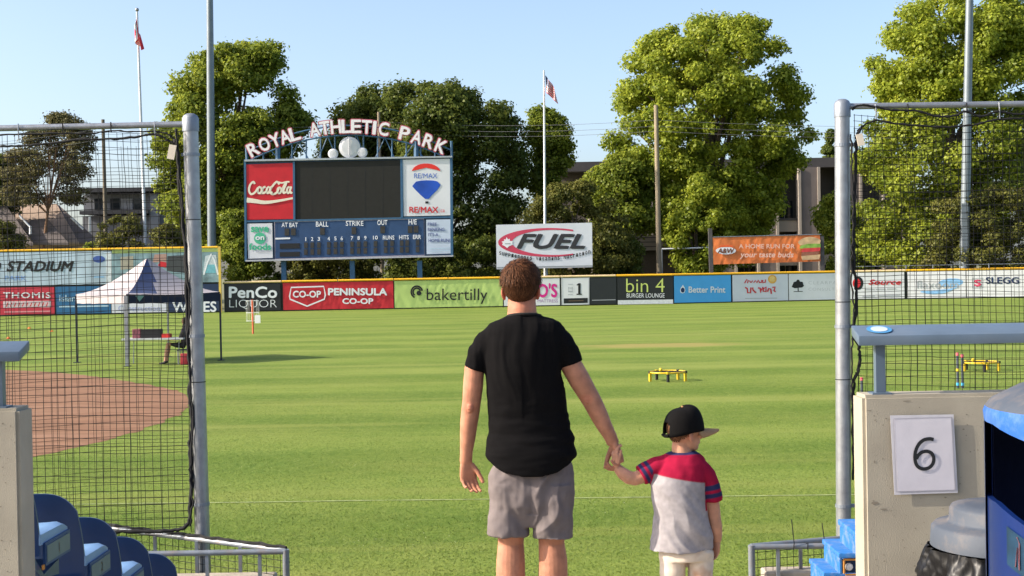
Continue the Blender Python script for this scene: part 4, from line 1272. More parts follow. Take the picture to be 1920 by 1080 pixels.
a = col_at(-60, HD - 1.5, 0) - org; c = col_at(182, HD - 1.5, 0) - org
wz = at(60, 457, HD).z
MB().box((a.x, 0.3, 0), (c.x, 10, wz)).build('wall', M_TANWALL, house)
for x in (110, 128):
    q = col_at(x, HD, 0) - org
    w = MB().box((q.x - 0.5, 0.12, wz - 1.6), (q.x + 0.5, 0.28, wz - 0.5)).build('window', M_GLASS, house)
for (x0, y0, x1, y1) in ((36, 404, 57, 426), (133, 408, 156, 430)):
    p0 = at(x0, y0, HD - 4.6 if x0 < 100 else HD - .4) - org; p1 = at(x1, y1, HD - 4.6 if x0 < 100 else HD - .4) - org
    MB().tube([p0, p1], 0.10, 6).build('gutter', M_TRIMW, house)
for (x, y0, y1, dd) in ((57, 424, 440, -4.6), (168, 404, 436, -2)):
    p0 = at(x, y0, HD + dd) - org; p1 = at(x, y1, HD + dd) - org
    MB().tube([p0, p1], 0.13, 6, ref=(0, 1, 0)).build('downpipe', M_TRIMW, house)

BD = 162.0
org = col_at(250, BD, 0)
blk = empty('flat_roofed_building', org); tag(blk, 'dark flat-roofed building behind the left flagpole', 'building')
def bb(name, x0, y0, x1, y1, mat, d0=0.0, d1=6.0, parent=None):
    a = at(x0, y1, BD) - org; c = at(x1, y0, BD) - org
    return MB().box((a.x, d0, min(a.z, c.z)), (c.x, d1, max(a.z, c.z))).build(name, mat, parent or blk)
bb('roof_slab', 151, 351, 345, 362, M_DARKB, -1.2, 9)
bb('upper_wall', 156, 362, 342, 402, M_GREYB, 0.4, 8)
bb('lower_wall', 156, 402, 342, 470, M_GREYB, 0.0, 8)
bb('balcony_band', 154, 394, 282, 403, M_DARKB, -1.0, 0.38)
for x0, x1, mm in ((176, 188, M_GLASS), (206, 222, M_GLASS), (225, 236, M_CURTAIN), (237, 247, M_CURTAIN), (250, 262, M_GLASS)):
    w = bb('window', x0, 372, x1, 393, mm, 0.25, 0.39)
bb('side_bay', 283, 362, 300, 430, pm('side_grey', (.22, .24, .27), .7, .1, 1), -0.5, 0.38)

AD = 168.0
org = col_at(1350, AD, 0)
apt = empty('apartment_building', org); tag(apt, 'three-storey concrete apartment building with brown columns behind the trees', 'building')
M_APT = pm('apartment_concrete', (0.30, 0.26, 0.22), 0.85, 0.1, 0.8, 0.2, 4)
M_APTB = pm('apartment_column', (0.15, 0.125, 0.115), 0.85, 0.12, 0.8, 0.2, 4)
M_APTD = pm('apartment_fascia', (0.06, 0.055, 0.055), 0.8, 0.12, 0.8)
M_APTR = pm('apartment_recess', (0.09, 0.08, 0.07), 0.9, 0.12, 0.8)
xa = col_at(1050, AD, 0).x - org.x; xb = col_at(1690, AD, 0).x - org.x
ztop = at(1500, 297, AD).z
def ab(name, x0, x1, z0, z1, mat, d0, d1, parent=None):
    return MB().box((x0, d0, z0), (x1, d1, z1)).build(name, mat, parent or apt)
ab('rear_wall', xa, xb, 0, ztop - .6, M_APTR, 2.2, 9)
ab('roof_fascia', xa - .5, xb + .5, ztop - 1.15, ztop, M_APTD, -0.6, 9.5)
fl = [0.0, 4.15, 8.35]
for z in (4.0, 8.1):
    ab('floor_band', xa, xb, z - 1.0, z + 0.35, M_APT, 0.0, 2.18)
    ab('band_cap', xa, xb, z + 0.35, z + 0.62, M_APTD, -0.12, 2.1)
ab('base_band', xa, xb, 0.0, 1.2, M_APTD, 0.0, 2.18)
step = 5.05
k = 0
x = col_at(1517, AD, 0).x - org.x
cols = [x + step * i for i in range(-7, 3)]
for xx in cols:
    if xa < xx < xb:
        c = ab('column', xx - 1.0, xx + 1.0, 0, ztop - 1.152, M_APTB, -0.9, 0.6)
        ab('fin', xx - 1.32, xx - 1.003, 0, ztop - 1.152, M_APT, -1.1, 0.5)
        ab('fin', xx + 1.003, xx + 1.32, 0, ztop - 1.152, M_APT, -1.1, 0.5)
        for z in (1.4, 4.75, 8.8):
            wdw = ab('window', xx + 1.6, xx + 3.6, z, z + 2.1, M_GLASS, 2.0, 2.19)
            ab('window_frame', xx + 2.55, xx + 2.65, z, z + 2.1, M_APT, 1.93, 1.99, wdw)
# pale low annex seen under the boughs
p0 = at(1190, 470, 140); p1 = at(1245, 440, 140)
annex = empty('annex_building', (p0.x - 2, 140, 0)); tag(annex, 'low tan building corner behind the wooden utility pole', 'building')
MB().box((0, 0, 0), (p1.x - p0.x + 5, 6, p0.z)).build('lower_wall', pm('annex_dark', (.10, .08, .06), .9), annex)
MB().box((-0.2, -0.5, p0.z), (p1.x - p0.x + 5.2, 6.2, p1.z)).build('upper_band', M_APT, annex)
for k in range(3):
    MB().box((-0.22, -0.54, p0.z + 0.35 + 0.45 * k), (p1.x - p0.x + 5.22, -0.502, p0.z + 0.42 + 0.45 * k)).build('groove_strip', M_APTD, annex)
p0 = at(1241, 467, 126); p1 = at(1331, 464, 126)
gb = MB().tube([p0, p1], 0.07, 8, ref=(0, 0, 1)).build('barrier_bar', M_TRIMW)
gb2 = MB().tube([(p0.x, p0.y, 0), (p0.x, p0.y, p0.z)], 0.06, 8)
tag(gb, 'thin white horizontal bar left of the orange banner', 'barrier')
for q in (p0, p1):
    MB().tube([(q.x, q.y, 0), (q.x, q.y, q.z)], 0.06, 8).build('upright', M_GALVD, gb)
# grey wire fence behind the outfield on the right
cf = empty('chain_link_fence', fpt(1640) + Vector((0, 2, 0))); tag(cf, 'grey pipe-topped wire fence just behind the right outfield fence', 'fence')
for i, xx in enumerate((1600, 1700, 1750, 1855, 1960)):
    q = col_at(xx, fence_depth(xx) + 2.0, 0) - cf.location
    MB().tube([(q.x, q.y, 0), (q.x, q.y, 2.75)], 0.04, 8).build('post', M_GALVD, cf)
    if i:
        MB().tube([(pq.x, pq.y, 2.7), (q.x, q.y, 2.7)], 0.03, 6, ref=(0, 0, 1)).build('top_pipe', M_GALVD, cf)
    pq = q

# ------------------------------------------------------------------ poles, wires, flags
M_WOODP = pm('pole_wood', (0.27, 0.22, 0.15), 0.9, 0.2, 2, 0.3, 20, stretch=(3, 3, 0.3))
M_WOODD = pm('pole_wood_dark', (0.13, 0.11, 0.08), 0.9, 0.2, 2, 0.3, 20, stretch=(3, 3, 0.3))
M_LPOLE = pm('light_pole_steel', (0.17, 0.20, 0.225), 0.45, 0.08, 1.5, metal=0.4)
M_FPOLE = pm('flagpole_white', (0.62, 0.64, 0.68), 0.4, 0.05, 1)
def pole(name, top, low, depth, r0, r1, mat, label, cat, group=None):
    a = at(*top, depth); b_ = at(*low, depth)
    d = (b_ - a); k = -b_.z / d.z
    foot = b_ + d * k
    root = empty(name, (foot.x, depth, 0)); tag(root, label, cat, group)
    o = root.location
    s = MB().tube([foot - o, a - o], [r0, r1], 14).build('shaft', mat, root)
    auto_smooth(s, 50)
    return root, a - o, foot - o
r, a, f = pole('light_pole', (392, -160), (397, 460), 119, 0.40, 0.26, M_LPOLE, 'grey steel light pole left of the scoreboard', 'pole', 'stadium light poles')
auto_smooth(MB().tube([(0, 0, 0), (a * (5.2 / a.z))], [0.45, 0.43], 16).build('base_sleeve', pm('sleeve_blue', (.20, .25, .31), .5), r), 50)
MB().box((a.x - 2.2, -0.3, a.z - .2), (a.x + 2.2, 0.3, a.z)).build('lamp_crossarm', M_LPOLE, r)
r, a, f = pole('light_pole', (1821, -150), (1808, 500), 116, 0.42, 0.28, M_LPOLE, 'grey steel light pole behind the right net', 'pole', 'stadium light poles')
MB().box((a.x - 2.2, -0.3, a.z - .2), (a.x + 2.2, 0.3, a.z)).build('lamp_crossarm', M_LPOLE, r)
MB().box((-0.22, -0.50, 2.9), (0.30, -0.38, 7.8)).build('cable_duct', M_GALVD, r)
_, wa, _ = pole('utility_pole', (193, 224), (199, 465), 127, 0.20, 0.15, M_WOODD, 'dark wooden utility pole left of the left flagpole', 'pole', 'wooden utility poles'); w1 = at(193, 240, 127)
pole('utility_pole', (710, 210), (712, 300), 131, 0.19, 0.14, M_WOODP, 'wooden utility pole top poking up behind the scoreboard lettering', 'pole', 'wooden utility poles'); w2 = at(710, 228, 131)
pole('utility_pole', (1230, 197), (1236, 512), 125, 0.26, 0.19, M_WOODP, 'pale wooden utility pole in front of the largest tree', 'pole', 'wooden utility poles'); w3 = at(1230, 225, 125)
w4 = at(2050, 232, 122); w0 = at(-200, 275, 126)
for i, dz in enumerate((0.0, -0.55, -1.0)):
    pts = []
    for A, B in ((w0, w1), (w1, w2), (w2, w3), (w3, w4)):
        for k in range(12):
            t = k / 12
            p = A.lerp(B, t); sag = 0.45 * 4 * t * (1 - t)
            pts.append((p.x, p.y, p.z - sag + dz))
    pts.append(tuple(w4 + Vector((0, 0, dz))))
    tag(MB().tube(pts, 0.015, 5, ref=(0, 0, 1)).build('power_line', pm('wire_grey', (.16, .16, .17), .6)), ['highest of the three overhead wires between the wooden poles', 'middle one of the three overhead wires between the wooden poles', 'lowest of the three overhead wires between the wooden poles'][i], 'wire', 'overhead wires')

r, a, f = pole('flagpole', (257, 22), (273, 464), 122, 0.17, 0.09, M_FPOLE, 'white flagpole flying the limp red and white flag', 'flagpole', 'flagpoles')
MB().ell((a.x, a.y, a.z + .18), (0.17, .17, .17)).build('finial', M_GALV, r)
r2, a2, f2 = pole('flagpole', (1020, 132), (1022, 470), 116, 0.13, 0.07, M_FPOLE, 'white flagpole rising behind the FUEL sign', 'flagpole', 'flagpoles')
M_FRED = pm('flag_red', (0.62, 0.02, 0.035), 0.75, .06, 2); M_FWH = pm('flag_white', (0.74, 0.72, 0.72), 0.75, .04, 2); M_FNAVY = pm('flag_navy', (0.03, 0.04, 0.12), 0.75, .06, 2)
def flag(name, P, nu, nv, colr, label):
    vs = [P(i / nu, j / nv) for j in range(nv + 1) for i in range(nu + 1)]
    fs, mi = [], []
    for j in range(nv):
        for i in range(nu):
            q = j * (nu + 1) + i
            fs.append((q, q + 1, q + nu + 2, q + nu + 1)); mi.append(colr((i + .5) / nu, (j + .5) / nv))
    mb = MB(); mb.v = vs; mb.f = fs; mb.mi = mi
    o = mb.build(name, [M_FWH, M_FRED, M_FNAVY], smooth=True, fix=False)
    md = o.modifiers.new('cloth', 'SOLIDIFY'); md.thickness = 0.01
    return tag(o, label, 'flag')
t1 = at(257, 30, 121.8)
def Pc(u, v):
    z = t1.z - 1.75 * v - 2.05 * u * (1 - 0.35 * v)
    x = t1.x + 0.04 + 0.30 * math.sin(u * 9.0 + 0.4) * (0.25 + u) * (0.5 + .5 * v) - 0.12 + 0.55 * max(0, u - .6) * 1.6 + 0.14 * v
    y = t1.y - 0.16 + 0.34 * math.cos(u * 9.0) * (0.3 + .7 * u)
    return (x, y, z)
def colc(u, v):
    if u < .25 or u > .75: return 1
    return 1 if abs(u - .5) < .16 * (1 - abs(v - .5) * 2) + .02 and .15 < v < .85 else 0
flag('red_white_flag', Pc, 40, 20, colc, 'red and white maple leaf flag hanging limp at left')
t2 = at(1021.5, 141, 115.8)
def Pu(u, v):
    z = t2.z - 1.35 * v - 1.05 * u
    x = t2.x + 0.03 + 1.02 * u * (0.75 + .25 * v) + 0.06 * math.sin(u * 11 + v * 2)
    y = t2.y + 0.26 * math.sin(u * 11 + v * 2.2)
    return (x, y, z)
def colu(u, v):
    if u < .4 and v < .54: return 2 if not (int(u * 30) % 2 and int(v * 26) % 3 == 1) else 0
    return 1 if int(v * 13) % 2 == 0 else 0
flag('striped_flag', Pu, 30, 26, colu, 'red and white striped flag with dark canton above the FUEL sign')

# ------------------------------------------------------------------ protective nets on steel posts
ND = 10.6
def net_post(px_top, px_low, ytop, label, bands):
    a = at(px_top, ytop, ND); b_ = at(px_low, 1060, ND)
    d = b_ - a; foot = b_ + d * (-b_.z / d.z)
    root = empty('net_post', (foot.x, ND, 0)); tag(root, label, 'post', 'steel posts of the protective nets')
    o = root.location; A = a - o
    r = 0.057
    s = MB().tube([(0, 0, 0), A], r, 24).build('pipe', M_GALV, root); auto_smooth(s, 50)
    cap = MB().lathe([(r + .006, -0.10), (r + .006, 0.0), (r * .9, .022), (r * .5, .036), (0.001, .04)], n=24).build('cap', M_GALVD, root)
    cap.location = A; auto_smooth(cap, 60)
    for y in bands:
        t = (at(px_top, y, ND).z) / a.z
        c = A * t
        k = MB().lathe([(r + .001, -.012), (r + .006, -.012), (r + .006, .012), (r + .001, .012)], n=20)
        sgn = 1 if px_top > 960 else -1
        k.box((sgn * r * .95 - .02, -.02, -.012), (sgn * r * .95 + .045, .012, .012))
        q = k.build('pipe_clamp', M_GALVD, root); q.location = c
    return root, a, foot
PL, aL, fL = net_post(357, 381, 222, 'galvanised net post left of the man, leaning slightly', (290, 630, 945))
PR, aR, fR = net_post(1579, 1582, 195, 'galvanised net post right of the boy beside the concrete wall', (272, 612, 948))
for root, ys in ((PL, (412, 716)), (PR, (566, 711))):
    for y in ys:
        a = at(357 if root is PL else 1579, y, ND)
        q = MB().lathe([(0.0575, -.003), (0.060, -.003), (0.060, .003), (0.0575, .003)], n=20).build('wire_tie', M_BLACKCORD, root)
        q.location = Vector((0, 0, a.z)) + Vector(((aL if root is PL else aR).x - root.location.x, 0, 0)) * (a.z / (aL if root is PL else aR).z)

def net(side, xin, zt, zb, width, label):
    """side -1 left, +1 right; xin = inner edge x"""
    root = empty('protective_net', (xin, ND, 0)); tag(root, label, 'net', 'protective nets')
    sg = side
    y0 = 0.0
    bar_ = MB().tube([(-sg * 0.06, 0, zt + 0.03), (sg * width, 0, zt + 0.03 - (0.004 * width))], 0.024, 14, ref=(0, 0, 1)).build('top_bar', M_GALV, root); auto_smooth(bar_, 50)
    nb = MB()
    rng = random.Random(5 + side)
    cell = 0.056
    nx = int(width / cell); nz = int((zt - zb) / cell)
    def disp(x, z):
        q = Vector((x * 0.9 + side * 9, z * 0.9, 0))
        edge = max(0.0, 1 - x / 0.9)
        dx = 0.022 * mnoise.noise(q * 1.3) + 0.006 * mnoise.noise(q * 9)
        dz = 0.035 * mnoise.noise(q + Vector((31, 0, 0))) + 0.006 * mnoise.noise(q * 8 + Vector((3, 7, 0)))
        top = max(0, (z - (zt - 0.5)) / 0.5)
        dz -= 0.035 * math.sin(x * 2.6 + 0.6) ** 2 * top
        if side > 0:
            dz += 0.16 * edge ** 1.6 * max(0, (2.6 - z)) * 0.35      # bunched and pulled up towards the post
        return dx, 0.03 * mnoise.noise(q * .7 + Vector((0, 50, 0))), dz
    def line(pts, w):
        nb.tube(pts, w, 3, ref=(0, 1, 0), cap=False)
    for i in range(nx + 1):
        x = cell * i + rng.uniform(-.010, .010)
        pts = []
        for j in range(0, 25):
            z = zb + (zt - zb) * j / 24
            dx, dy, dz = disp(x, z)
            pts.append((sg * (x + dx), dy, z + dz))
        line(pts, 0.0023 if i % 4 else 0.0029)
    for j in range(nz + 1):
        z = zb + cell * j + rng.uniform(-.008, .008)
        pts = []
        for i in range(0, 37):
            x = width * i / 36
            dx, dy, dz = disp(x, z)
            pts.append((sg * (x + dx), dy, z + dz))
        line(pts, 0.0023 if j % 4 else 0.0029)
    # slack second layer of the same net hanging just behind
    for i in range(0, nx, 1):
        x = cell * (i + .45) + rng.uniform(-.012, .012)
        if mnoise.noise(Vector((i * .31, side * 4.0, 0))) < -0.05: continue
        line([(sg * (x + .03 * mnoise.noise(Vector((x, z_ * .8, 40)))), 0.10, z_) for z_ in np.linspace(zb, zt - .12, 16)], 0.0017)
    for j in range(0, nz, 1):
        z = zb + cell * (j + .5)
        if mnoise.noise(Vector((j * .37, side * 9.0, 7))) < -0.05 or z > zt - .12: continue
        line([(sg * x_, 0.10, z + .05 * mnoise.noise(Vector((x_ * .9, z, 20))) - .03 * x_ * (1 if side < 0 else -.3)) for x_ in np.linspace(0.02, width, 20)], 0.0017)
    tag(nb.build('netting', M_BLACKCORD, root, fix=False), kind='stuff')
    return root
zL = at(200, 243, ND).z; zR = at(1700, 205, ND).z
xL = at(350, 500, ND).x; xR = at(1606, 500, ND).x
NL = net(-1, xL, zL, at(200, 1000, ND).z, 2.6, 'black protective net hung from a steel bar on the left')
NR = net(1, xR, zR, 0.55, 2.4, 'black protective net behind the concrete wall on the right')
def rope(root, pix, r, name='edge_rope', wob=0.008, n=7, dy=-0.03):
    q = curve_pts([tuple(at(x, y, ND + dy)) for x, y in pix], n)
    q = [Vector(p) - root.location + Vector((random.uniform(-wob, wob), random.uniform(-wob, wob), random.uniform(-wob, wob))) for p in q]
    return MB().tube(q, [r * random.uniform(.8, 1.3) for _ in q], 6, ref=(0, 1, 0)).build(name, M_BLACKCORD, root, smooth=True)
rope(NL, [(0, 274), (50, 273), (100, 268), (150, 262), (200, 261), (245, 258), (292, 252), (318, 265), (328, 270)], 0.009, 'head_rope', 0.003)
rope(NL, [(-20, 254), (60, 251), (120, 250), (170, 250), (210, 245), (250, 247), (290, 246), (315, 252), (328, 262)], 0.007, 'head_rope', 0.003)
rope(NL, [(328, 262), (333, 290), (337, 350), (343, 420), (349, 500), (351, 580), (353, 640), (357, 700), (355, 740), (360, 790), (356, 840), (359, 900), (357, 950), (354, 980), (338, 992), (300, 996), (230, 997), (150, 1000)], 0.014, 'edge_rope', 0.006, 6)
rope(NL, [(331, 240), (332, 290), (340, 360), (346, 460), (354, 560), (352, 640), (358, 720), (361, 810), (357, 880), (361, 940), (356, 985)], 0.008, 'lashing', 0.008, 6, -0.06)
rope(NR, [(1598, 205), (1612, 197), (1640, 200), (1670, 206), (1720, 208), (1755, 218), (1790, 217), (1810, 209), (1840, 218), (1871, 209), (1905, 214), (1935, 212)], 0.009, 'head_rope', 0.003)
rope(NR, [(1607, 246), (1620, 235), (1642, 226), (1680, 232), (1730, 236), (1780, 238), (1830, 233), (1870, 224), (1920, 222)], 0.008, 'head_rope', 0.003)
rope(NR, [(1614, 240), (1606, 262), (1605, 330), (1602, 420), (1601, 500), (1606, 540), (1604, 590), (1600, 620), (1612, 660), (1610, 690), (1601, 720), (1600, 800), (1600, 900)], 0.011, 'edge_rope', 0.006, 9)
rope(NR, [(1596, 250), (1598, 330), (1599, 420), (1597, 520), (1601, 600), (1597, 680), (1598, 760)], 0.007, 'lashing', 0.008, 9, -0.06)
for root, xs_, yb in ((NL, (37, 120, 210, 292), 240), (NR, (1640, 1700, 1810, 1871), 204)):
    for i, x in enumerate(xs_):
        p = at(x, yb - (x - xs_[0]) * .0175, ND) - root.location
        q = MB().tube([(p.x, -.03, p.z + .03), (p.x, -.036, p.z - .02), (p.x + .003, -.03, p.z - (.10 if i in (0, 3) else .05))], 0.005, 6)
        q.build('hanger', M_GALV if i in (0, 3) else M_BLACKCORD, root)
# paper tags hanging in the net corners
for i, (x, y, w, h, lb) in enumerate(((322, 285, .055, .11, 'small cream tag hanging in the upper corner of the left net'), (1613, 262, .05, .09, 'small pale tag hanging in the upper corner of the right net'))):
    c = at(x, y, ND - .08)
    m_ = Matrix.Translation(c) @ Matrix.Rotation(.2 - .4 * i, 4, 'Y')
    tg = MB().box((-w / 2, -.004, -h / 2), (w / 2, .004, h / 2), mat=m_).build('tag', pm('tag_cream', (.66, .58, .46), .7, .08, 10))
    tag(tg, lb, 'tag')

# ------------------------------------------------------------------ stadium seats on the left
M_SEAT = pm('seat_blue_plastic', (0.010, 0.042, 0.135), 0.32, 0.12, 5, 0.04, 30, spec=0.5, dirt=(0.02, 0.045, 0.10), dirt_scale=4, dirt_amt=.5)
M_SEATPAN_GLARE = pm('seat_pan_glare_blue', (0.15, 0.27, 0.46), 0.40, 0.10, 5, 0.04, 30, spec=0.5)  # paler than the shell: sun glare on the pans painted into the colour
M_PLATE = pm('row_plate', (0.10, 0.145, 0.17), 0.45, 0.08, 10)
M_RUST = pm('rust_edge', (0.45, 0.20, 0.04), 0.8, 0.3, 20)
def seat_model(num):
    root = empty('stadium_seat')
    W2, TH = 0.235, 0.014
    nu, nv = 18, 14
    def shell(u, v):
        # v 0..1 up the back; rounded upper corners, hooked forward at the sides
        wv = W2 * (1 - 0.10 * max(0, v - .2))
        x = u * wv
        corner = (abs(u) ** 4.0) * 0.105 * (v ** 1.5)
        z = 0.40 + 0.45 * v - corner
        y = -0.20 - 0.10 * v + 0.075 * u * u * (0.4 + .6 * v) + 0.02 * math.sin(v * 3.1)
        return Vector((x, y, z))
    vs, fs = [], []
    for sde in (0, 1):
        for j in range(nv + 1):
            for i in range(nu + 1):
                p = shell(-1 + 2 * i / nu, j / nv)
                vs.append(p + Vector((0, TH * sde, 0)))
    N = (nu + 1) * (nv + 1)
    for j in range(nv):
        for i in range(nu):
            a = j * (nu + 1) + i
            fs.append((a, a + 1, a + nu + 2, a + nu + 1)); fs.append((N + a + nu + 1, N + a + nu + 2, N + a + 1, N + a))
    rim = [i for i in range(nu + 1)] + [j * (nu + 1) + nu for j in range(1, nv + 1)] + [nv * (nu + 1) + i for i in range(nu - 1, -1, -1)] + [j * (nu + 1) for j in range(nv - 1, 0, -1)]
    for k in range(len(rim)):
        a, b_ = rim[k], rim[(k + 1) % len(rim)]
        fs.append((a, N + a, N + b_, b_))
    auto_smooth(MB().add(vs, fs).build('backrest', M_SEAT, root), 45)
    # lower skirt that runs from the back down under the pan
    sk = MB()
    prof = [(-0.235, 0.40), (-0.22, 0.40), (-0.10, 0.30), (0.12, 0.33), (0.12, 0.255), (-0.11, 0.283), (-0.24, 0.36)]
    sk.prism(prof, -W2 * .98, W2 * .98, 'x')
    auto_smooth(sk.build('under_shell', M_SEAT, root), 40)
    pan = MB()
    nu2, nv2 = 12, 10
    vs, fs = [], []
    for sde in (0, 1):
        for j in range(nv2 + 1):
            for i in range(nu2 + 1):
                u, v = -1 + 2 * i / nu2, j / nv2
                x = u * (W2 + .005); y = -0.17 + 0.40 * v
                z = 0.49 + 0.03 * u * u * (1 - v) + 0.025 * v - 0.055 * max(0, v - .75) * 4 * max(0, v - .75) * 4 * .5 - 0.02 * math.sin(v * 3) * (1 - u * u)
                z -= .02 * max(0, abs(u) - .85) / .15
                vs.append((x, y, z - 0.05 * sde))
    N = (nu2 + 1) * (nv2 + 1)
    for j in range(nv2):
        for i in range(nu2):
            a = j * (nu2 + 1) + i
            fs.append((a, a + 1, a + nu2 + 2, a + nu2 + 1)); fs.append((N + a + nu2 + 1, N + a + nu2 + 2, N + a + 1, N + a))
    rim = [i for i in range(nu2 + 1)] + [j * (nu2 + 1) + nu2 for j in range(1, nv2 + 1)] + [nv2 * (nu2 + 1) + i for i in range(nu2 - 1, -1, -1)] + [j * (nu2 + 1) for j in range(nv2 - 1, 0, -1)]
    for k in range(len(rim)):
        a, b_ = rim[k], rim[(k + 1) % len(rim)]
        fs.append((a, N + a, N + b_, b_))
    auto_smooth(pan.add(vs, fs).build('seat_pan', M_SEATPAN_GLARE, root), 45)
    # row plate on the aisle side, in a raised blue frame
    fr_ = MB().box((W2 + .002, -0.13, 0.345), (W2 + .016, 0.235, 0.455)).build('plate_frame', pm('frame_blue', (.012, .05, .16), .45, .1, 6), root)
    pl = MB().box((W2 + .0165, -0.115, 0.36), (W2 + .0195, 0.22, 0.44)).build('row_plate', M_PLATE, root)
    v, f, (a, b_, c, d) = text_mesh_data(num, 0.02)
    hgt = 0.05; wd = hgt * (c - a) / (d - b_)
    MB().add([(W2 + .0205, 0.05 + (x - a) / (c - a) * wd, 0.375 + (y - b_) / (d - b_) * hgt) for x, y, _h in v], f).build('row_number', pm('plate_cream', (.60, .56, .46), .6), pl, fix=False)
    MB().box((W2 + .004, -0.155, 0.332), (W2 + .012, -0.132, 0.355)).build('rust_spot', M_RUST, root)
    for s in (-1, 1):
        MB().box((s * 0.17 - .02, -0.10, 0.0), (s * 0.17 + .02, -0.04, 0.29)).build('leg', M_GALVD, root)
    return root
seat_labels = ['dark blue stadium seat mostly hidden behind the left concrete wall', 'dark blue stadium seat with curved back nearest the left concrete wall', 'dark blue stadium seat one row below the nearest whole one', 'dark blue stadium seat in front of the left net corner', 'lowest blue stadium seat by the pipe railing at left']
for k, (d, z) in enumerate(ROWS):
    s = seat_model(str(k + 1) if k < 2 else str(k + 1))
    s.location = (-2.255 - 0.235, d + 0.26, z)
    tag(s, seat_labels[k], 'seat', 'blue seats along the left aisle')

# ------------------------------------------------------------------ blue painted bench ends on the right
M_BENCH = pm('bench_blue', (0.022, 0.145, 0.42), 0.5, 0.10, 5, 0.15, 30, dirt=(0.50, 0.42, 0.34), dirt_scale=14, dirt_amt=.35)
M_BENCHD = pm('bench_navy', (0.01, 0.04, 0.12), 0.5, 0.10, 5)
for k, (x, d, z, lb) in enumerate(((1.70, 6.9, 1.33, 'topmost of three stepped bright blue benches beside the right wall'), (1.77, 7.6, 1.09, 'middle one of three stepped bright blue benches beside the right wall'), (1.84, 8.3, 0.83, 'lowest of three stepped bright blue benches beside the right wall'))):
    root = empty('bench', (x, d, z - 0.45)); tag(root, lb, 'bench', 'stepped blue benches on the right')
    sb = MB().box((0, 0.0, 0.42), (1.6, 0.42, 0.45)).build('seat_plank', M_BENCH, root); bevel(sb, 0.008, 2)
    eb = MB().box((0.006, 0.02, 0.33), (0.024, 0.40, 0.417)).build('end_panel', M_BENCH, root); bevel(eb, .004, 1)
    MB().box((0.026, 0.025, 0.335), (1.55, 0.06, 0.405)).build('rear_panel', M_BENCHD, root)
    for (lo, hi) in (((0.028, 0.004, 0.408), (1.5, 0.018, 0.418)), ((0.026, 0.004, 0.335), (0.034, 0.018, 0.406)), ((0.036, 0.004, 0.325), (1.5, 0.018, 0.333))):
        MB().box(lo, hi).build('rusty_trim', M_RUST, root)
    bt = MB().lathe([(0.001, .012), (.018, .010), (.022, 0)], n=14).build('bolt', M_WHITE, root)
    bt.rotation_euler = (math.pi / 2, 0, 0); bt.location = (0.06, 0.022, 0.37)
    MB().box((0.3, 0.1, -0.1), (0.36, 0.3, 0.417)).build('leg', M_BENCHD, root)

# ------------------------------------------------------------------ bins at the right edge
M_GREYLID = pm('lid_grey', (0.060, 0.072, 0.094), 0.62, 0.10, 6, 0.05, 30, spec=0.3, dirt=(0.22, 0.17, 0.13), dirt_scale=7, dirt_amt=.5)
M_BAG = pm('black_bag', (0.006, 0.006, 0.007), 0.42, 0.1, 6, spec=0.3)
gc = at(1886, 1000, 4.35)
can = empty('garbage_can', (gc.x, gc.y, FLOOR)); tag(can, 'garbage can with stepped grey lid and black bag against the concrete wall', 'bin')
zl = at(1886, 948, 4.35).z - FLOOR
R1 = 0.225
lid = MB().lathe([(0.001, 0.012), (.12, .008), (.163, .0), (.170, -.012), (.172, -.045), (.180, -.052), (.216, -.058), (.226, -.068), (.230, -.125), (.224, -.128), (.215, -.12)], n=48).build('lid', M_GREYLID, can)
lid.location = (0, 0, zl); auto_smooth(lid, 50)
body = MB().lathe([(.19, 0), (.205, 0.02), (.212, zl - .16), (.20, zl - .16)], n=40).build('barrel', M_GREYLID, can); auto_smooth(body, 50)
vs, fs = [], []
nb_, nj = 200, 44
for j in range(nj + 1):
    for k in range(nb_):
        a = 2 * math.pi * k / nb_; t = j / nj
        q = Vector((math.cos(a) * 4, math.sin(a) * 4, t * 2.2))
        w_ = Vector((mnoise.noise(q * .9), mnoise.noise(q * .9 + Vector((9, 0, 0))), mnoise.noise(q * .8 + Vector((0, 9, 0))))) * 1.2
        rr = .222 + .02 * math.sin(t * 3.1) + .028 * mnoise.noise(q * .8) - .045 * abs(mnoise.noise(q * .9 + w_)) - .022 * abs(mnoise.noise(q * 2.1 + w_)) + .025
        vs.append((rr * math.cos(a), rr * math.sin(a), zl - .128 - .25 * t))
for j in range(nj):
    for k in range(nb_):
        k2 = (k + 1) % nb_
        fs.append((j*nb_+k, j*nb_+k2, (j+1)*nb_+k2, (j+1)*nb_+k))
MB().add(vs, fs).build('bag', M_BAG, can, smooth=True)

M_BINBLUE = pm('recycling_blue', (0.004, 0.017, 0.095), 0.30, 0.08, 5, 0.02, 30, spec=0.5)
M_BINSHADE = pm('bin_inside_shade', (0.006, 0.012, 0.05), 0.6, 0.1, 5)  # shade inside the hooded bin, painted as a darker blue
bd = 2.75
e = at(1866, 900, bd)
RB = 0.30
kb = empty('recycling_bin', (e.x + RB, bd, FLOOR)); tag(kb, 'tall royal blue hooded recycling bin with grey dome at the right edge', 'bin')
zr = at(1850, 942, bd).z - FLOOR          # basin rim
zv = at(1840, 792, bd).z - FLOOR          # underside of hood
zh = at(1840, 768, bd).z - FLOOR          # top of hood band
A0, A1 = math.radians(-22), math.radians(166)
bs = MB()
n = 56
vs, fs = [], []
for (r, top) in ((RB, False), (RB, True), (RB - .012, True), (RB - .012, False)):
    for k in range(n):
        a = 2 * math.pi * k / n
        drop = 0.10 * max(0, -math.sin(a)) ** 1.2
        vs.append((r * math.cos(a), r * math.sin(a), (zr - drop) if top else 0.05))
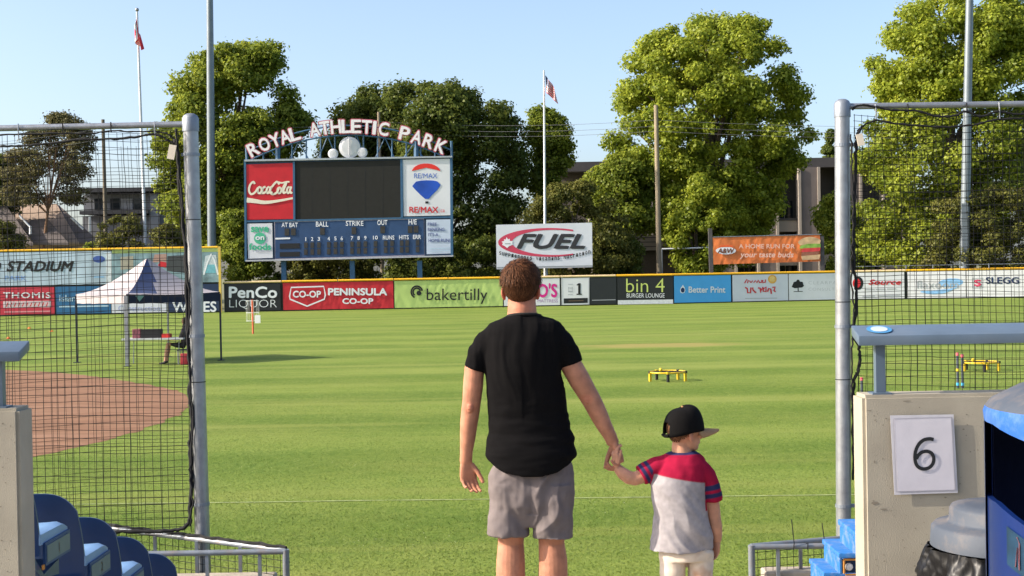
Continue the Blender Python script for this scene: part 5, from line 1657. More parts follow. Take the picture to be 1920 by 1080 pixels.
for i in range(3):
    for k in range(n):
        k2 = (k + 1) % n
        fs.append((i*n+k, i*n+k2, (i+1)*n+k2, (i+1)*n+k))
auto_smooth(bs.add(vs, fs).build('basin', M_BINBLUE, kb), 45)
foot = MB().lathe([(RB + .05, 0.0), (RB + .055, zr - .34), (RB + .045, zr - .33), (RB + .002, zr - .325)], n=n).build('outer_skirt', M_BINBLUE, kb); auto_smooth(foot, 45)
bw = MB().lathe([(RB + .004, zr - .30), (RB + .004, zv + .01), (RB - .010, zv + .01), (RB - .010, zr - .30), (RB + .004, zr - .30)], n=40, a0=A0, a1=A1, closed=False).build('back_shell', M_BINBLUE, kb); auto_smooth(bw, 45)
inn = MB().lathe([(RB - .0132, zr - .30), (RB - .0132, zv - .004)], n=40, a0=A0, a1=A1, closed=False).build('inside_shade', M_BINSHADE, kb)  # skin added over the inner wall to carry the painted shade
hood = MB().lathe([(RB - .01, zv), (RB + .004, zv - .004), (RB + .006, zh - .01), (RB + .002, zh), (RB - .01, zh - .002)], n=n)
hood.v = [(x, y, z - (.055 * max(0, -y / RB) if z < zh - .005 else 0)) for x, y, z in hood.v]
hood = hood.build('hood_band', pm('hood_blue', (.022, .10, .38), .35, .08, 5, .05, 40, dirt=(.3, .4, .6), dirt_scale=12, dirt_amt=.3), kb); auto_smooth(hood, 45)
dome = MB().lathe([(RB + .002, zh), (RB - .01, zh + .014), (RB * .8, zh + .04), (RB * .5, zh + .07), (RB * .2, zh + .085), (.001, zh + .088)], n=n).build('dome', M_GREYLID, kb); auto_smooth(dome, 60)
MB().lathe([(RB - .0135, .06), (RB - .0135, zr - .112)], n=40).build('lower_inside_shade', M_BINSHADE, kb)
MB().lathe([(.001, zv - .002), (RB - .012, zv - .002)], n=40).build('hood_underside', M_BINSHADE, kb)
# worn printed decal on the basin front
M_DEC = pm('decal_green', (.008, .030, .06), .35, .5, 14)
M_DECR = pm('decal_red', (.17, .07, .09), .4, .4, 30)
def on_basin(a, z, off=.002):
    return ((RB + off) * math.cos(a), (RB + off) * math.sin(a), z)
vs, fs = [], []
nn = 16
for k in range(nn + 1):
    a = math.radians(190 + 50 * k / nn); drop = 0.10 * max(0, -math.sin(a)) ** 1.2
    vs += [on_basin(a, zr - drop - .10), on_basin(a, zr - drop - .025)]
for k in range(nn): fs.append((2*k, 2*k+2, 2*k+3, 2*k+1))
MB().add(vs, fs).build('decal', M_DEC, kb, fix=False)
for (a0, pts) in ((196, [(0, -.09), (1.2, -.05), (2.2, -.09), (2.4, -.04), (1.0, -.03)]), (206, [(0, -.08), (3, -.06), (6, -.08)]), (216, [(0, -.085), (2, -.05), (4, -.085), (6, -.05)])):
    q = []
    for da, dz in pts:
        a = math.radians(a0 + da); q.append(on_basin(a, zr - 0.10 * max(0, -math.sin(a)) ** 1.2 + dz, .004))
    MB().tube(q, .0013, 5, ref=(0, 0, 1)).build('decal_mark', M_DECR, kb)

# ------------------------------------------------------------------ pop-up tent with table and seated helper
near = ground(239, 687); left_ = None
sd = 3.32
ux, uy = -2.297 / 3.32, 2.399 / 3.32
vx, vy = 2.399 / 3.32, 2.297 / 3.32
c0 = Vector((near.x, near.y, 0)); c1 = c0 + Vector((ux, uy, 0)) * sd; c2 = c0 + Vector((vx, vy, 0)) * sd; c3 = c1 + Vector((vx, vy, 0)) * sd
cen = (c0 + c3) / 2
tent = empty('canopy_tent', cen); tag(tent, 'pop-up canopy tent with pale peaked top and navy front valance', 'tent')
M_TW = pm('canopy_cloth', (0.34, 0.31, 0.32), 0.8, .05, 1.5, .1, 6)
M_TN = pm('canopy_navy', (0.012, 0.016, 0.04), 0.8, .1, 2)
M_TSHADE = pm('canopy_blue_shade', (0.045, 0.065, 0.14), 0.8, .06, 2)  # shade on the pale cloth, painted as a blue-grey colour
EZ, PZ, VH = 2.22, 3.36, 0.30
def roofpt(a, b_, t, s):
    """between edge point (a->b at s) and the peak, sagging inwards"""
    e_ = a.lerp(b_, s) - cen; e_.z = 0
    k = t
    z = EZ + (PZ - EZ) * (t ** 1.55)
    return Vector((e_.x * (1 - k), e_.y * (1 - k), z - .05 * math.sin(s * math.pi) * (1 - t)))
def canopy(a, b_, mat, name):
    vs, fs = [], []
    for j in range(11):
        for i in range(13):
            vs.append(roofpt(a, b_, j / 10 * .985, i / 12))
    for j in range(10):
        for i in range(12):
            q = j * 13 + i; fs.append((q, q + 1, q + 14, q + 13))
    o = MB().add(vs, fs).build(name, mat if isinstance(mat, list) else [mat], tent, smooth=True, fix=False)
    return o
canopy(c1, c0, M_TW, 'canopy_panel')
canopy(c3, c1, M_TW, 'canopy_panel'); canopy(c2, c3, M_TW, 'canopy_panel')
fp = canopy(c0, c2, [M_TW, M_TSHADE], 'canopy_panel')
for p in fp.data.polygons:
    i = p.index % 12; j = p.index // 12
    if i < 4 + (1 if j > 4 else 0) and j >= 1: p.material_index = 1  # faces that carry the painted shade
def valance(a, b_, mat, name):
    A, B = a - cen, b_ - cen
    d = (B - A).normalized(); nn_ = Vector((d.y, -d.x, 0)) * .006
    n = 14; vs, fs = [], []
    for i in range(n + 1):
        p = A.lerp(B, i / n); sag = .05 * math.sin(math.pi * i / n)
        vs += [(p.x + nn_.x, p.y + nn_.y, EZ - VH + .01 * math.sin(i * 2.1)), (p.x, p.y, EZ - sag)]
    for i in range(n): fs.append((2*i, 2*i+2, 2*i+3, 2*i+1))
    return MB().add(vs, fs).build(name, mat, tent, fix=False)
valance(c1, c0, M_TW, 'side_valance'); valance(c0, c2, M_TN, 'front_valance'); valance(c3, c1, M_TW, 'side_valance'); valance(c2, c3, M_TN, 'side_valance')
lg = MB(); A = c0.lerp(c2, .10) - cen; d = (c2 - c0).normalized()
lg.add([(A.x - .02 * d.y, A.y - .03, EZ - .05), (A.x + d.x * .3, A.y + d.y * .3 - .03, EZ - .06), (A.x + d.x * .13, A.y + d.y * .13 - .03, EZ - .24)], [(0, 1, 2)])
lg.build('valance_emblem', pm('emblem_green', (.16, .28, .24), .7), tent, fix=False)
for c, r, mm in ((c0, .055, M_GALV), (c1, .022, M_TN), (c2, .026, M_TN), (c3, .022, M_GALVD)):
    q = c - cen
    MB().box((q.x - r, q.y - r, 0.01), (q.x + r, q.y + r, EZ - .05)).build('leg', mm, tent)
    MB().box((q.x - .10, q.y - .10, 0.0), (q.x + .10, q.y + .10, .02)).build('foot', M_TN, tent)
# folding table
def G(px, py): return ground(px, py)
TD = 43.2
tp0 = at(229, 636, TD); tp1 = at(346, 632, TD)
tbz = (tp0.z + tp1.z) / 2
tbl = empty('folding_table', (tp0.x, TD, 0)); tag(tbl, 'pale folding table with boxes under the tent', 'table')
TW_ = tp1.x - tp0.x
MB().box((0, -.1, tbz - .05), (TW_, .62, tbz)).build('table_top', pm('table_pale', (.50, .52, .54), .5), tbl)
for x in (.2, TW_ - .2):
    for y in (0.0, .5):
        MB().tube([(x, y, 0), (x + .03, y, tbz - .05)], .015, 6).build('leg', M_GALVD, tbl)
def item(name, x0, x1, y0, y1, mat, label, cat, dep=.3):
    a = at(x0, y1, TD + .05); c = at(x1, y0, TD + .05)
    o = MB().box((a.x, TD + .05, tbz + .001), (c.x, TD + .05 + dep, c.z)).build(name, mat)
    bevel(o, .012, 1)
    return tag(o, label, cat)
k1 = item('striped_box', 248, 263, 617, 634, pm('pink_box', (.20, .06, .08), .6, .7, 9), 'small red and dark striped box on the folding table', 'box')
k2 = item('black_case', 264, 301, 617, 633, M_BLACK, 'black case in the middle of the folding table', 'case')
k3 = item('red_bag', 302, 318, 626, 633, pm('bag_red', (.62, .03, .02), .6), 'small bright red pack at the right of the folding table', 'bag')

# ------------------------------------------------------------------ people
def remeshed(mb, name, mat, parent, voxel, iters, colfn, disp=None, org=Vector((0, 0, 0))):
    """one continuous surface from overlapping closed shapes, coloured per vertex"""
    me0 = mb.mesh(name, mat, fix=True)
    ob = bpy.data.objects.new('tmp', me0); COL.objects.link(ob)
    md = ob.modifiers.new('r', 'REMESH'); md.mode = 'VOXEL'; md.voxel_size = voxel; md.use_smooth_shade = True
    m2 = ob.modifiers.new('s', 'SMOOTH'); m2.factor = 0.5; m2.iterations = iters
    dg = bpy.context.evaluated_depsgraph_get(); dg.update()
    me = bpy.data.meshes.new_from_object(ob.evaluated_get(dg))
    me.name = name
    bpy.data.objects.remove(ob); bpy.data.meshes.remove(me0)
    n = len(me.vertices)
    co = np.empty(n * 3, np.float32); me.vertices.foreach_get('co', co); co = co.reshape(-1, 3)
    nr = np.empty(n * 3, np.float32); me.vertices.foreach_get('normal', nr); nr = nr.reshape(-1, 3)
    colr = np.array([colfn(Vector(p)) + (1.0,) for p in co], np.float32)
    if disp:
        d = np.array([disp(Vector(p), Vector(q)) for p, q in zip(co, nr)], np.float32)
        co = co + nr * d[:, None]
    co = co - np.array(org, np.float32)
    me.vertices.foreach_set('co', co.reshape(-1).astype(np.float32))
    a = me.color_attributes.new('col', 'FLOAT_COLOR', 'POINT')
    a.data.foreach_set('color', colr.reshape(-1))
    me.materials.clear(); me.materials.append(mat)
    me.polygons.foreach_set('use_smooth', [True] * len(me.polygons))
    me.update()
    return link_mesh(name, me, parent)

def loft(mb, rings):
    n = len(rings[0])
    vs = [p for r in rings for p in r]
    fs = []
    for i in range(len(rings) - 1):
        for k in range(n):
            k2 = (k + 1) % n
            fs.append((i*n+k, i*n+k2, (i+1)*n+k2, (i+1)*n+k))
    fs.append(tuple(range(n - 1, -1, -1))); fs.append(tuple((len(rings)-1)*n + k for k in range(n)))
    return mb.add(vs, fs)

def ring(c, rx, ry, n=36, dz=None, p=1.0):
    out = []
    for k in range(n):
        a = 2 * math.pi * k / n
        ca, sa = math.cos(a), math.sin(a)
        x = math.copysign(abs(ca) ** p, ca); y = math.copysign(abs(sa) ** p, sa)
        out.append(Vector((c.x + rx * x, c.y + ry * y, c.z + (dz(ca, sa) if dz else 0))))
    return out

def hand(mb, wrist, d, nrm, sc, curls, spread=0.10, thumb=(0.75, 0.25, 0.3), mirror=1):
    """palm plus five fingers; d = finger direction, nrm = where the palm faces, thumb on side d x nrm * mirror"""
    d = Vector(d).normalized(); nrm = Vector(nrm); nrm = (nrm - nrm.dot(d) * d).normalized()
    s = d.cross(nrm) * mirror
    W = Vector(wrist)
    # palm
    rings = []
    for t, w, h in ((-0.02, .027, .020), (0.0, .028, .019), (.03, .036, .019), (.06, .042, .017), (.085, .043, .014), (.096, .040, .011)):
        c = W + d * t * sc
        rings.append([c + s * w * sc * math.copysign(abs(math.cos(a)) ** .8, math.cos(a)) + nrm * h * sc * math.copysign(abs(math.sin(a)) ** .9, math.sin(a)) for a in np.linspace(0, 2 * math.pi, 16, endpoint=False)])
    loft(mb, rings)
    lens = [(.044, .026, .020), (.049, .030, .021), (.045, .028, .021), (.035, .021, .018)]
    for i in range(4):
        off = (.031 - .0205 * i) * sc
        base = W + d * (.086 - (.006 if i == 3 else 0) - (.002 if i == 0 else 0)) * sc + s * off
        side = spread * (1.5 - i) / 1.5
        pts = [base - d * .012 * sc, base]; rad = [.0098 * sc, .0100 * sc]
        ang = 0.0; p = base
        for j, l in enumerate(lens[i]):
            ang += curls[i][j]
            dd = (d * math.cos(ang) + nrm * math.sin(ang) + s * side * math.cos(ang)).normalized()
            p2 = p + dd * l * sc
            pts += [p + dd * l * sc * .5, p2]; r = (.0094, .0087, .0078)[j] * (.88 if i == 3 else 1) * sc
            rad += [r * .97, r]
            p = p2
        pts.append(p + dd * .006 * sc); rad.append(.0055 * sc)
        mb.tube(pts, rad, 9, ref=tuple(s))
    o, f, b_ = thumb
    base = W + d * .022 * sc + s * .026 * sc + nrm * .006 * sc
    d1 = (d * (1 - o * .45) + s * o + nrm * f).normalized()
    d2 = (d1 + d * b_ + nrm * .15).normalized(); d3 = (d2 + d * b_ + nrm * .2).normalized()
    p1 = base + d1 * .042 * sc; p2 = p1 + d2 * .032 * sc; p3 = p2 + d3 * .024 * sc
    mb.tube([W + d * .012 * sc + s * .012 * sc, base, p1, p2, p3, p3 + d3 * .005 * sc], [.016 * sc, .0155 * sc, .0122 * sc, .0108 * sc, .0095 * sc, .006 * sc], 10, ref=tuple(nrm))

def head_shapes(mb, c, R, k=1.0, ear_z=-0.018):
    """skull, jaw, nose, ears; local +y is the way the face looks"""
    P = lambda x, y, z: c + R @ Vector((x * k, y * k, z * k))
    mb.ell(P(0, -.008, .022), (.075 * k, .094 * k, .093 * k), rot=R, nu=24, nv=16)
    mb.ell(P(0, .028, -.040), (.060 * k, .062 * k, .070 * k), rot=R, nu=20, nv=14)
    mb.ell(P(0, .052, -.088), (.030 * k, .032 * k, .024 * k), rot=R)
    mb.tube([P(0, .086, .012), P(0, .096, -.012), P(0, .108, -.034), P(0, .088, -.044)], [.009 * k, .011 * k, .014 * k, .010 * k], 8)
    mb.ell(P(0, .083, -.062), (.024 * k, .012 * k, .009 * k), rot=R)
    for s in (-1, 1):
        mb.ell(P(s * .030, .078, .028), (.020 * k, .010 * k, .006 * k), rot=R)
        mb.ell(P(s * .040, .070, -.020), (.018 * k, .014 * k, .014 * k), rot=R)
        Re = R @ Matrix.Rotation(s * .45, 3, 'Z') @ Matrix.Rotation(.18, 3, 'X')
        mb.ell(P(s * .079, -.004, ear_z), (.008 * k, .019 * k, .031 * k), rot=Re, nu=14, nv=10)
        mb.ell(P(s * .076, .002, ear_z - .022), (.007 * k, .010 * k, .012 * k), rot=Re, nu=12, nv=8)

def eyes(root, c, R, k):
    for s in (-1, 1):
        P = lambda x, y, z: c + R @ Vector((x * k, y * k, z * k))
        e = MB().ell(P(s * .030, .076, .012), (.0115 * k,) * 3, 0, 12, 8).build('eye', pm('eye_white', (.62, .58, .55), .2), root, smooth=True)
        MB().ell(P(s * .030, .0845, .012), (.005 * k, .0035 * k, .005 * k), 0, 10, 6, rot=R).build('iris', pm('iris', (.05, .035, .02), .2), e, smooth=True)

def hair_mat(name, col):
    mm = pm(name, col, 0.6, 0.3, 60, spec=0.12)
    nt = mm.node_tree; b_ = nt.nodes['Principled BSDF']
    g = nt.nodes.new('ShaderNodeNewGeometry'); r = nt.nodes.new('ShaderNodeValToRGB')      # every strand its own tone
    r.color_ramp.elements[0].color = tuple(c * .35 for c in col) + (1,); r.color_ramp.elements[1].color = tuple(min(1, c * 1.9) for c in col) + (1,)
    nt.links.new(g.outputs['Random Per Island'], r.inputs['Fac']); nt.links.new(r.outputs['Color'], b_.inputs['Base Color'])
    return mm

def hair(root, c, R, k, rad, keep, mat, n, seed, lens=(.028, .05), lift=.2, crown=(0, -.35, .94), name='hair', capmat=None, off=(0, -.008, .022)):
    rng = np.random.default_rng(seed)
    cr = Vector(crown).normalized()
    quads = []
    cen_ = Vector(off)
    def surf(dv, g=0.0):
        return Vector((dv.x * (rad[0] + g), dv.y * (rad[1] + g), dv.z * (rad[2] + g))) + cen_
    cnt = 0
    while cnt < n:
        v = Vector(rng.normal(size=3)).normalized()
        kp = keep(v)
        if rng.random() > kp: continue
        cnt += 1
        flow = v - cr * 1.0 + Vector((.35, 0, 0)) * max(0, v.z)
        flow = flow - flow.dot(v) * v
        if flow.length < .05: flow = Vector(rng.normal(size=3)); flow -= flow.dot(v) * v
        flow.normalize()
        sw = v.cross(flow)
        flow = (flow + sw * (rng.normal() * .22 + .5 * mnoise.noise(v * 3.5))).normalized()
        L_ = rng.uniform(*lens) * (1.0 if v.z > .15 else .55 + .3 * (v.z + .5))
        w = rng.uniform(.0009, .0020)
        lf = lift * rng.uniform(.3, 1.5) * (1.25 if v.z > .3 else .5)
        pts = []
        for j in range(4):
            t = j / 3
            q = (v + flow * (L_ * t / .09)).normalized()
            pts.append(surf(q, .001 + lf * L_ * math.sin(t * 2.2) * .9 + rng.uniform(0, .0015)))
        sdv = v.cross(flow).normalized()
        for j in range(3):
            w0 = w * (1, .9, .65, .2)[j]; w1 = w * (1, .9, .65, .2)[j + 1]
            quads.append([pts[j] - sdv * w0, pts[j] + sdv * w0, pts[j + 1] + sdv * w1, pts[j + 1] - sdv * w1])
    q = np.array([[tuple(c + R @ (p * k)) for p in qq] for qq in quads]) - np.array(root.location)
    o = link_mesh(name, quad_mesh(name, q, mat), root)
    # scalp under the strands
    mb = MB(); nu, nv = 40, 24
    vs, fs, ok = [], [], []
    for j in range(nv + 1):
        ph = -math.pi / 2 + math.pi * j / nv
        for i in range(nu):
            a = 2 * math.pi * i / nu
            v = Vector((math.cos(ph) * math.cos(a), math.cos(ph) * math.sin(a), math.sin(ph)))
            vs.append(c + R @ (surf(v, .0005) * k) - root.location); ok.append(keep(v) > .55)
    for j in range(nv):
        for i in range(nu):
            f = (j*nu+i, j*nu+(i+1) % nu, (j+1)*nu+(i+1) % nu, (j+1)*nu+i)
            if sum(ok[q_] for q_ in f) >= 3: fs.append(f)
    mb.add(vs, fs).build('scalp', capmat or mat, o, smooth=True, fix=False)
    return o

M_SKIN = attr_mat('skin', 0.62, 0.30, 160, 0.3, 0.16, sss=0.10)
M_CLOTH = attr_mat('cloth', 0.95, 0.22, 420, 0.06, 0.08)
M_KNIT = attr_mat('heather_cloth', 0.95, 0.25, 500, 0.1, 0.13)
SKIN = (0.41, 0.182, 0.110)
def skin_col(base, red=0.0):
    def f(p):
        n = mnoise.noise(p * 9) * .10 + mnoise.noise(p * 30) * .05
        return (base[0] * (1 + n), base[1] * (1 + n * 1.3 - red), base[2] * (1 + n * 1.3 - red))
    return f
def shoe(root, foot, mat, k=1.0, yaw=0.0):
    R = Matrix.Rotation(yaw, 3, 'Z')
    mb = MB(); rings = []
    for y, w, h, z in ((-.075, .028, .035, .045), (-.06, .036, .05, .05), (0.0, .036, .052, .052), (.07, .042, .038, .04), (.14, .044, .030, .032), (.185, .030, .022, .026)):
        rings.append([foot + R @ Vector((w * k * math.cos(a), y * k, z * k + h * k * math.sin(a))) - root.location for a in np.linspace(0, 2 * math.pi, 16, endpoint=False)])
    loft(mb, rings).build('shoe', mat, root, smooth=True)

# ---------------------------------------------------------------- the man
MD = 6.3
def m(px, py, dd=0.0): return at(px, py, MD + dd)
man = empty('person', (m(985, 800).x, MD, FLOOR))
tag(man, 'man from behind in black T-shirt and grey shorts holding the child by the hand', 'person')
S_M = MD / F_PX
b = MB()
hc = m(976.5, 538.5)
head_shapes(b, hc, Matrix.Rotation(math.radians(-4), 3, 'Z'), 1.0, ear_z=-.026)
b.tube([m(979, 612), m(979, 596), m(979, 580), m(978, 562, .012), m(977, 545, .02)], [(.080, .064), (.069, .064), (.0655, .064), (.063, .063), (.058, .060)], 22)
torso = [(606, 935, 1030, .080), (625, 922, 1042, .090), (660, 918, 1046, .106), (720, 920, 1050, .112), (790, 928, 1058, .102), (850, 936, 1056, .092), (900, 936, 1056, .085), (935, 942, 1050, .075)]
loft(b, [ring(m((l + r) / 2, y), (r - l) / 2 * S_M, ry) for y, l, r, ry in torso][::-1])
b.tube([m(925, 640), m(908, 654), m(889.5, 692), m(887, 725), m(884.5, 752, .004), m(882.5, 768, .012), m(879, 795, .022), m(877, 822, .030), m(874.5, 846, .036), m(873.5, 866, .040)],
       [.042, .044, (.0465, .050), (.046, .050), (.0425, .044), (.0425, .042), (.0405, .043), (.0355, .038), (.0295, .029), (.0285, .022)], 18)
b.ell(m(882, 764, -.032), (.016, .012, .022))
b.tube([m(1038, 638), m(1054, 652), m(1071, 685), m(1087, 713, -.002), m(1101, 737, 0), m(1110, 752, .004), m(1123, 778, .010), m(1134, 800, .014), m(1145, 820, .018), m(1150, 832, .02)],
       [.042, .046, (.050, .051), (.050, .050), (.046, .045), (.0445, .043), (.0415, .042), (.0355, .038), (.030, .029), (.0285, .023)], 18)
b.ell(m(1100, 748, -.030), (.016, .012, .022))
hand(b, m(873.5, 866, .040), (0.14, 0.10, -1), (0.30, -0.93, 0), 0.95, [(.45, .55, .4), (.55, .65, .45), (.6, .7, .5), (.65, .75, .5)], .04, (0.42, .45, .6), mirror=-1)
# hand that holds the child's: palm faces in towards the small hand, fingers close under it
hand(b, m(1150.5, 831, .02), (0.30, -0.06, -0.95), (-0.85, -0.35, -0.25), 0.97, [(.75, 1.15, .7), (.85, 1.2, .7), (.95, 1.2, .7), (1.0, 1.15, .7)], .0, (0.30, .75, .45), mirror=1)
for (hx, kx, cx, ax, dy) in ((951, 958, 957.5, 960, .0), (1033, 1034, 1037, 1034, -.02)):
    b.tube([m(hx, 900), m(hx + 1, 950), m(kx, 1000, dy), m(kx, 1018, dy + .01), m(cx, 1050, dy), m(cx, 1085, dy - .01), m(cx, 1125, dy), m(ax, 1170, dy + .01), m(ax, 1205, dy + .01)],
           [(.068, .075), (.066, .07), (.062, .066), (.059, .060), (.065, .066), (.067, .068), (.056, .058), (.038, .042), (.036, .044)], 20)
    b.tube([m(ax, 1212, dy - .05), m(ax, 1215, dy), m(ax, 1219, dy + .12), m(ax, 1222, dy + .19)], [.03, .042, (.042, .030), (.03, .018)], 12, ref=(1, 0, 0))
def man_col(p):
    f = skin_col(SKIN)(p)
    r = 0.0
    if p.z > hc.z - .11:                          # sun-reddened ears and neck
        dx = abs(p.x - hc.x)
        r = .28 if dx > .072 else .10
    el = min((p - m(882, 764, -.03)).length, (p - m(1100, 748, -.03)).length)
    r = max(r, .18 * max(0, 1 - el / .035))
    return (f[0] * (1 + r * .15), f[1] * (1 - r), f[2] * (1 - r))
def body_disp(p, n):
    e1 = (p - m(882, 770, -.045)); e2 = (p - m(1098, 752, -.045))
    d = 0.0
    for e in (e1, e2):                             # elbow creases
        if e.length < .035: d -= .0022 * max(0, math.cos(e.z * 420)) * (1 - e.length / .035)
    return d + .0006 * mnoise.noise(p * 40)
remeshed(b, 'body', M_SKIN, man, 0.0040, 3, man_col, body_disp, man.location)
eyes(man, hc - man.location, Matrix.Rotation(math.radians(-4), 3, 'Z'), 1.0)
def keep_man(v):
    if v.y > .62 and v.z < .45: return 0
    az = math.atan2(abs(v.x), -v.y)               # 0 at the back of the head
    line = -0.90 + 0.58 * max(0, az - .55) ** .8 if az < 1.9 else 0.05 + .3 * (az - 1.9)
    return 1.0 if v.z > line else max(0, 1 - (line - v.z) * 14)
M_HAIRM = hair_mat('brown_hair', (0.066, 0.027, 0.012))
hair(man, hc, Matrix.Rotation(math.radians(-4), 3, 'Z'), 1.0, (.0770, .097, .0945), keep_man, M_HAIRM, 15000, 3, (.040, .075), .20, capmat=hair_mat('hair_root', (0.030, 0.015, 0.010)))

# T-shirt
b = MB()
tors = [(587, 957, 1008, .066, .004), (592, 950, 1016, .074, 0), (598, 936, 1031, .084, 0), (605, 916, 1051, .096, -.002), (618, 905, 1060, .108, -.006), (640, 906, 1058, .120, -.010), (665, 906, 1056, .127, -.010), (695, 909, 1053, .130, -.008), (740, 912, 1060, .126, 0), (780, 915.5, 1066, .120, .006), (812, 915, 1072, .126, .006), (835, 911, 1079, .140, .002), (848, 910, 1082, .146, .0)]
rr = [ring(m((l + r) / 2, y, dy), (r - l) / 2 * S_M, ry, 48, p=.92) for y, l, r, ry, dy in tors]
for k, (fr, wx) in enumerate(((.45, 1.0), (.8, .995), (1.0, .985))):
    y, l, r, ry, dy = tors[-1]
    rr.append(ring(m((l + r) / 2, y + 2 + k, dy), (r - l) / 2 * S_M * wx, ry * wx, 48, dz=lambda ca, sa, fr=fr: -.088 * fr * abs(sa) ** 1.3, p=.92))
loft(b, rr[::-1])
b.tube([m(952, 634, 0), m(934, 633, 0), m(915, 641, 0), m(900, 662, 0), m(889.5, 693, 0)], [(.050, .058), (.058, .068), (.0605, .070), (.058, .066), (.0515, .060)], 22)
b.tube([m(1012, 633, 0), m(1030, 631, 0), m(1049, 639, 0), m(1063, 658, 0), m(1071.5, 683, 0)], [(.050, .058), (.058, .068), (.0605, .070), (.060, .066), (.0555, .060)], 22)
zc = m(979, 700).z
def shirt_disp(p, n):
    dxl = p.x - m(979, 700).x
    hz = (p.z - m(979, 885).z) / (m(979, 590).z - m(979, 885).z)      # 0 hem, 1 collar
    if n.z < -0.8 and p.z > m(979, 700).z - .02: return 0
    up = max(0, min(1, (hz - .30) * 3)); lo = 1 - up
    bow = dxl + .10 * (hz - .75) ** 2 * (1 if dxl > 0 else -1) * 2.0
    wx = mnoise.noise(Vector((p.x * 5, p.z * 5, 11))) * .045
    d = up * (.0065 * mnoise.noise(Vector(((bow + wx) * 17, p.z * 4.5, 1))) + .0030 * mnoise.noise(Vector(((bow + wx) * 46, p.z * 7, 4))) * (.4 + abs(dxl) * 5))
    d += lo * (.0055 * mnoise.noise(Vector((p.x * 7 + p.z * 6, p.z * 20, 2))) + .0028 * mnoise.noise(Vector((p.x * 12, p.z * 46, 6))))
    d += .0035 * math.exp(-((hz - .22) / .03) ** 2) * (1 + mnoise.noise(Vector((p.x * 9, 0, 0))))   # waist roll
    if abs(dxl) > .19: d += .004 * mnoise.noise(Vector((p.x * 20, p.z * 34, 9)))                   # sleeve creases
    return d
remeshed(b, 't_shirt', M_CLOTH, man, 0.0050, 22, lambda p: (0.0060, 0.0056, 0.0060), shirt_disp, man.location)

# ribbed neckline and hem bands
cr_ = []
for k in range(33):
    a = 2 * math.pi * k / 32
    y_, l_, r_, ry_, dy_ = 593, 951.5, 1014, .071, .002
    c_ = m((l_ + r_) / 2, y_, dy_)
    cr_.append(Vector((c_.x + (r_ - l_) / 2 * S_M * 1.0 * math.cos(a), c_.y + ry_ * math.sin(a), c_.z + .012 * max(0, -math.sin(a)) - .03 * max(0, math.sin(a)))) - man.location)
MB().tube(cr_, .0065, 8, ref=(0, 0, 1)).build('neck_band', pm('shirt_rib', (.009, .0085, .009), .95, .2, 200), man, smooth=True)
# shorts
b = MB()
sh_ = [(835, 930, 1062, .095), (868, 924, 1068, .110), (888, 915, 1076, .120), (910, 914.5, 1076, .125), (945, 916, 1073, .116), (968, 930, 1058, .095), (985, 945, 1046, .07)]
loft(b, [ring(m((l + r) / 2, y), (r - l) / 2 * S_M, ry, 40, p=.9) for y, l, r, ry in sh_][::-1])
b.tube([m(955, 905, 0), m(954, 945, 0), m(953.5, 980, 0), m(953.5, 1001, 0)], [(.092, .110), (.094, .108), (.094, .098), (.0955, .096)], 28)
b.tube([m(1037, 905, -.01), m(1036, 945, -.015), m(1035, 980, -.018), m(1035.5, 1007, -.018)], [(.090, .110), (.092, .108), (.089, .098), (.0905, .096)], 28)
def shorts_disp(p, n):
    d = .010 * mnoise.noise(Vector((p.x * 13 + p.z * 8, p.y * 8, p.z * 7 - p.x * 3))) + .020 * (.22 - abs(mnoise.noise(Vector((p.x * 9 - p.z * 4 + mnoise.noise(p * 5), p.y * 5, p.z * 3.5 + p.x * 3))))) + .004 * mnoise.noise(Vector((p.x * 34, p.y * 20, p.z * 26)))
    dx = p.x - m(996, 900).x
    if n.y < 0 and abs(dx) < .035 and p.z > m(990, 960).z: d -= .010 * (1 - abs(dx) / .035)            # centre seam
    return d
remeshed(b, 'shorts', M_CLOTH, man, 0.0050, 3, lambda p: tuple(c * (1 + .06 * mnoise.noise(p * 7)) for c in (0.165, 0.140, 0.138)), shorts_disp, man.location)
M_SHOE = pm('shoe_grey', (.10, .10, .11), .7, .1, 10)
shoe(man, Vector((m(960, 1000).x, MD, FLOOR)), M_SHOE, 1.05); shoe(man, Vector((m(1034, 1000).x, MD - .02, FLOOR)), M_SHOE, 1.05)

# ---------------------------------------------------------------- the boy
BD2 = 6.3
def q(px, py, dd=0.0): return at(px, py, BD2 + dd)
boy = empty('person', (q(1285, 900).x, BD2, FLOOR))
tag(boy, 'small child in black cap and red and grey shirt holding a grown-up hand', 'person')
RH = Matrix.Rotation(math.radians(-68), 3, 'Z')
bh = q(1284, 810)
b = MB()
head_shapes(b, bh, RH, 0.80, ear_z=-.020)
b.tube([q(1281, 868), q(1279, 852), q(1277, 838, .004), q(1279, 822, .008)], [(.055, .045), (.046, .043), (.043, .043), (.042, .045)], 18)
tb2 = [(858, 1252, 1310, .055), (875, 1240, 1322, .072), (900, 1238, 1322, .082), (950, 1240, 1325, .085), (1000, 1240, 1328, .088), (1030, 1246, 1326, .075)]
loft(b, [ring(q((l + r) / 2, y), (r - l) / 2 * S_M, ry, 28) for y, l, r, ry in tb2][::-1])
b.tube([q(1250, 866), q(1225, 880), q(1203, 893, -.01), q(1190, 897.5, -.015), q(1179, 895.5, -.018), q(1168, 888, -.012), q(1159, 879, -.004), q(1155, 872, 0)],
       [.030, .032, .033, .032, .031, .029, .0225, (.020, .018)], 16, ref=(0, 1, 0))
b.tube([q(1316, 880), q(1326, 894), q(1334.5, 930), q(1337.5, 955), q(1340, 972, -.002), q(1343, 990, 0), q(1345, 1005, .004), q(1344.5, 1014, .006)],
       [.028, .030, .0315, .031, .029, .028, .022, (.020, .018)], 16)
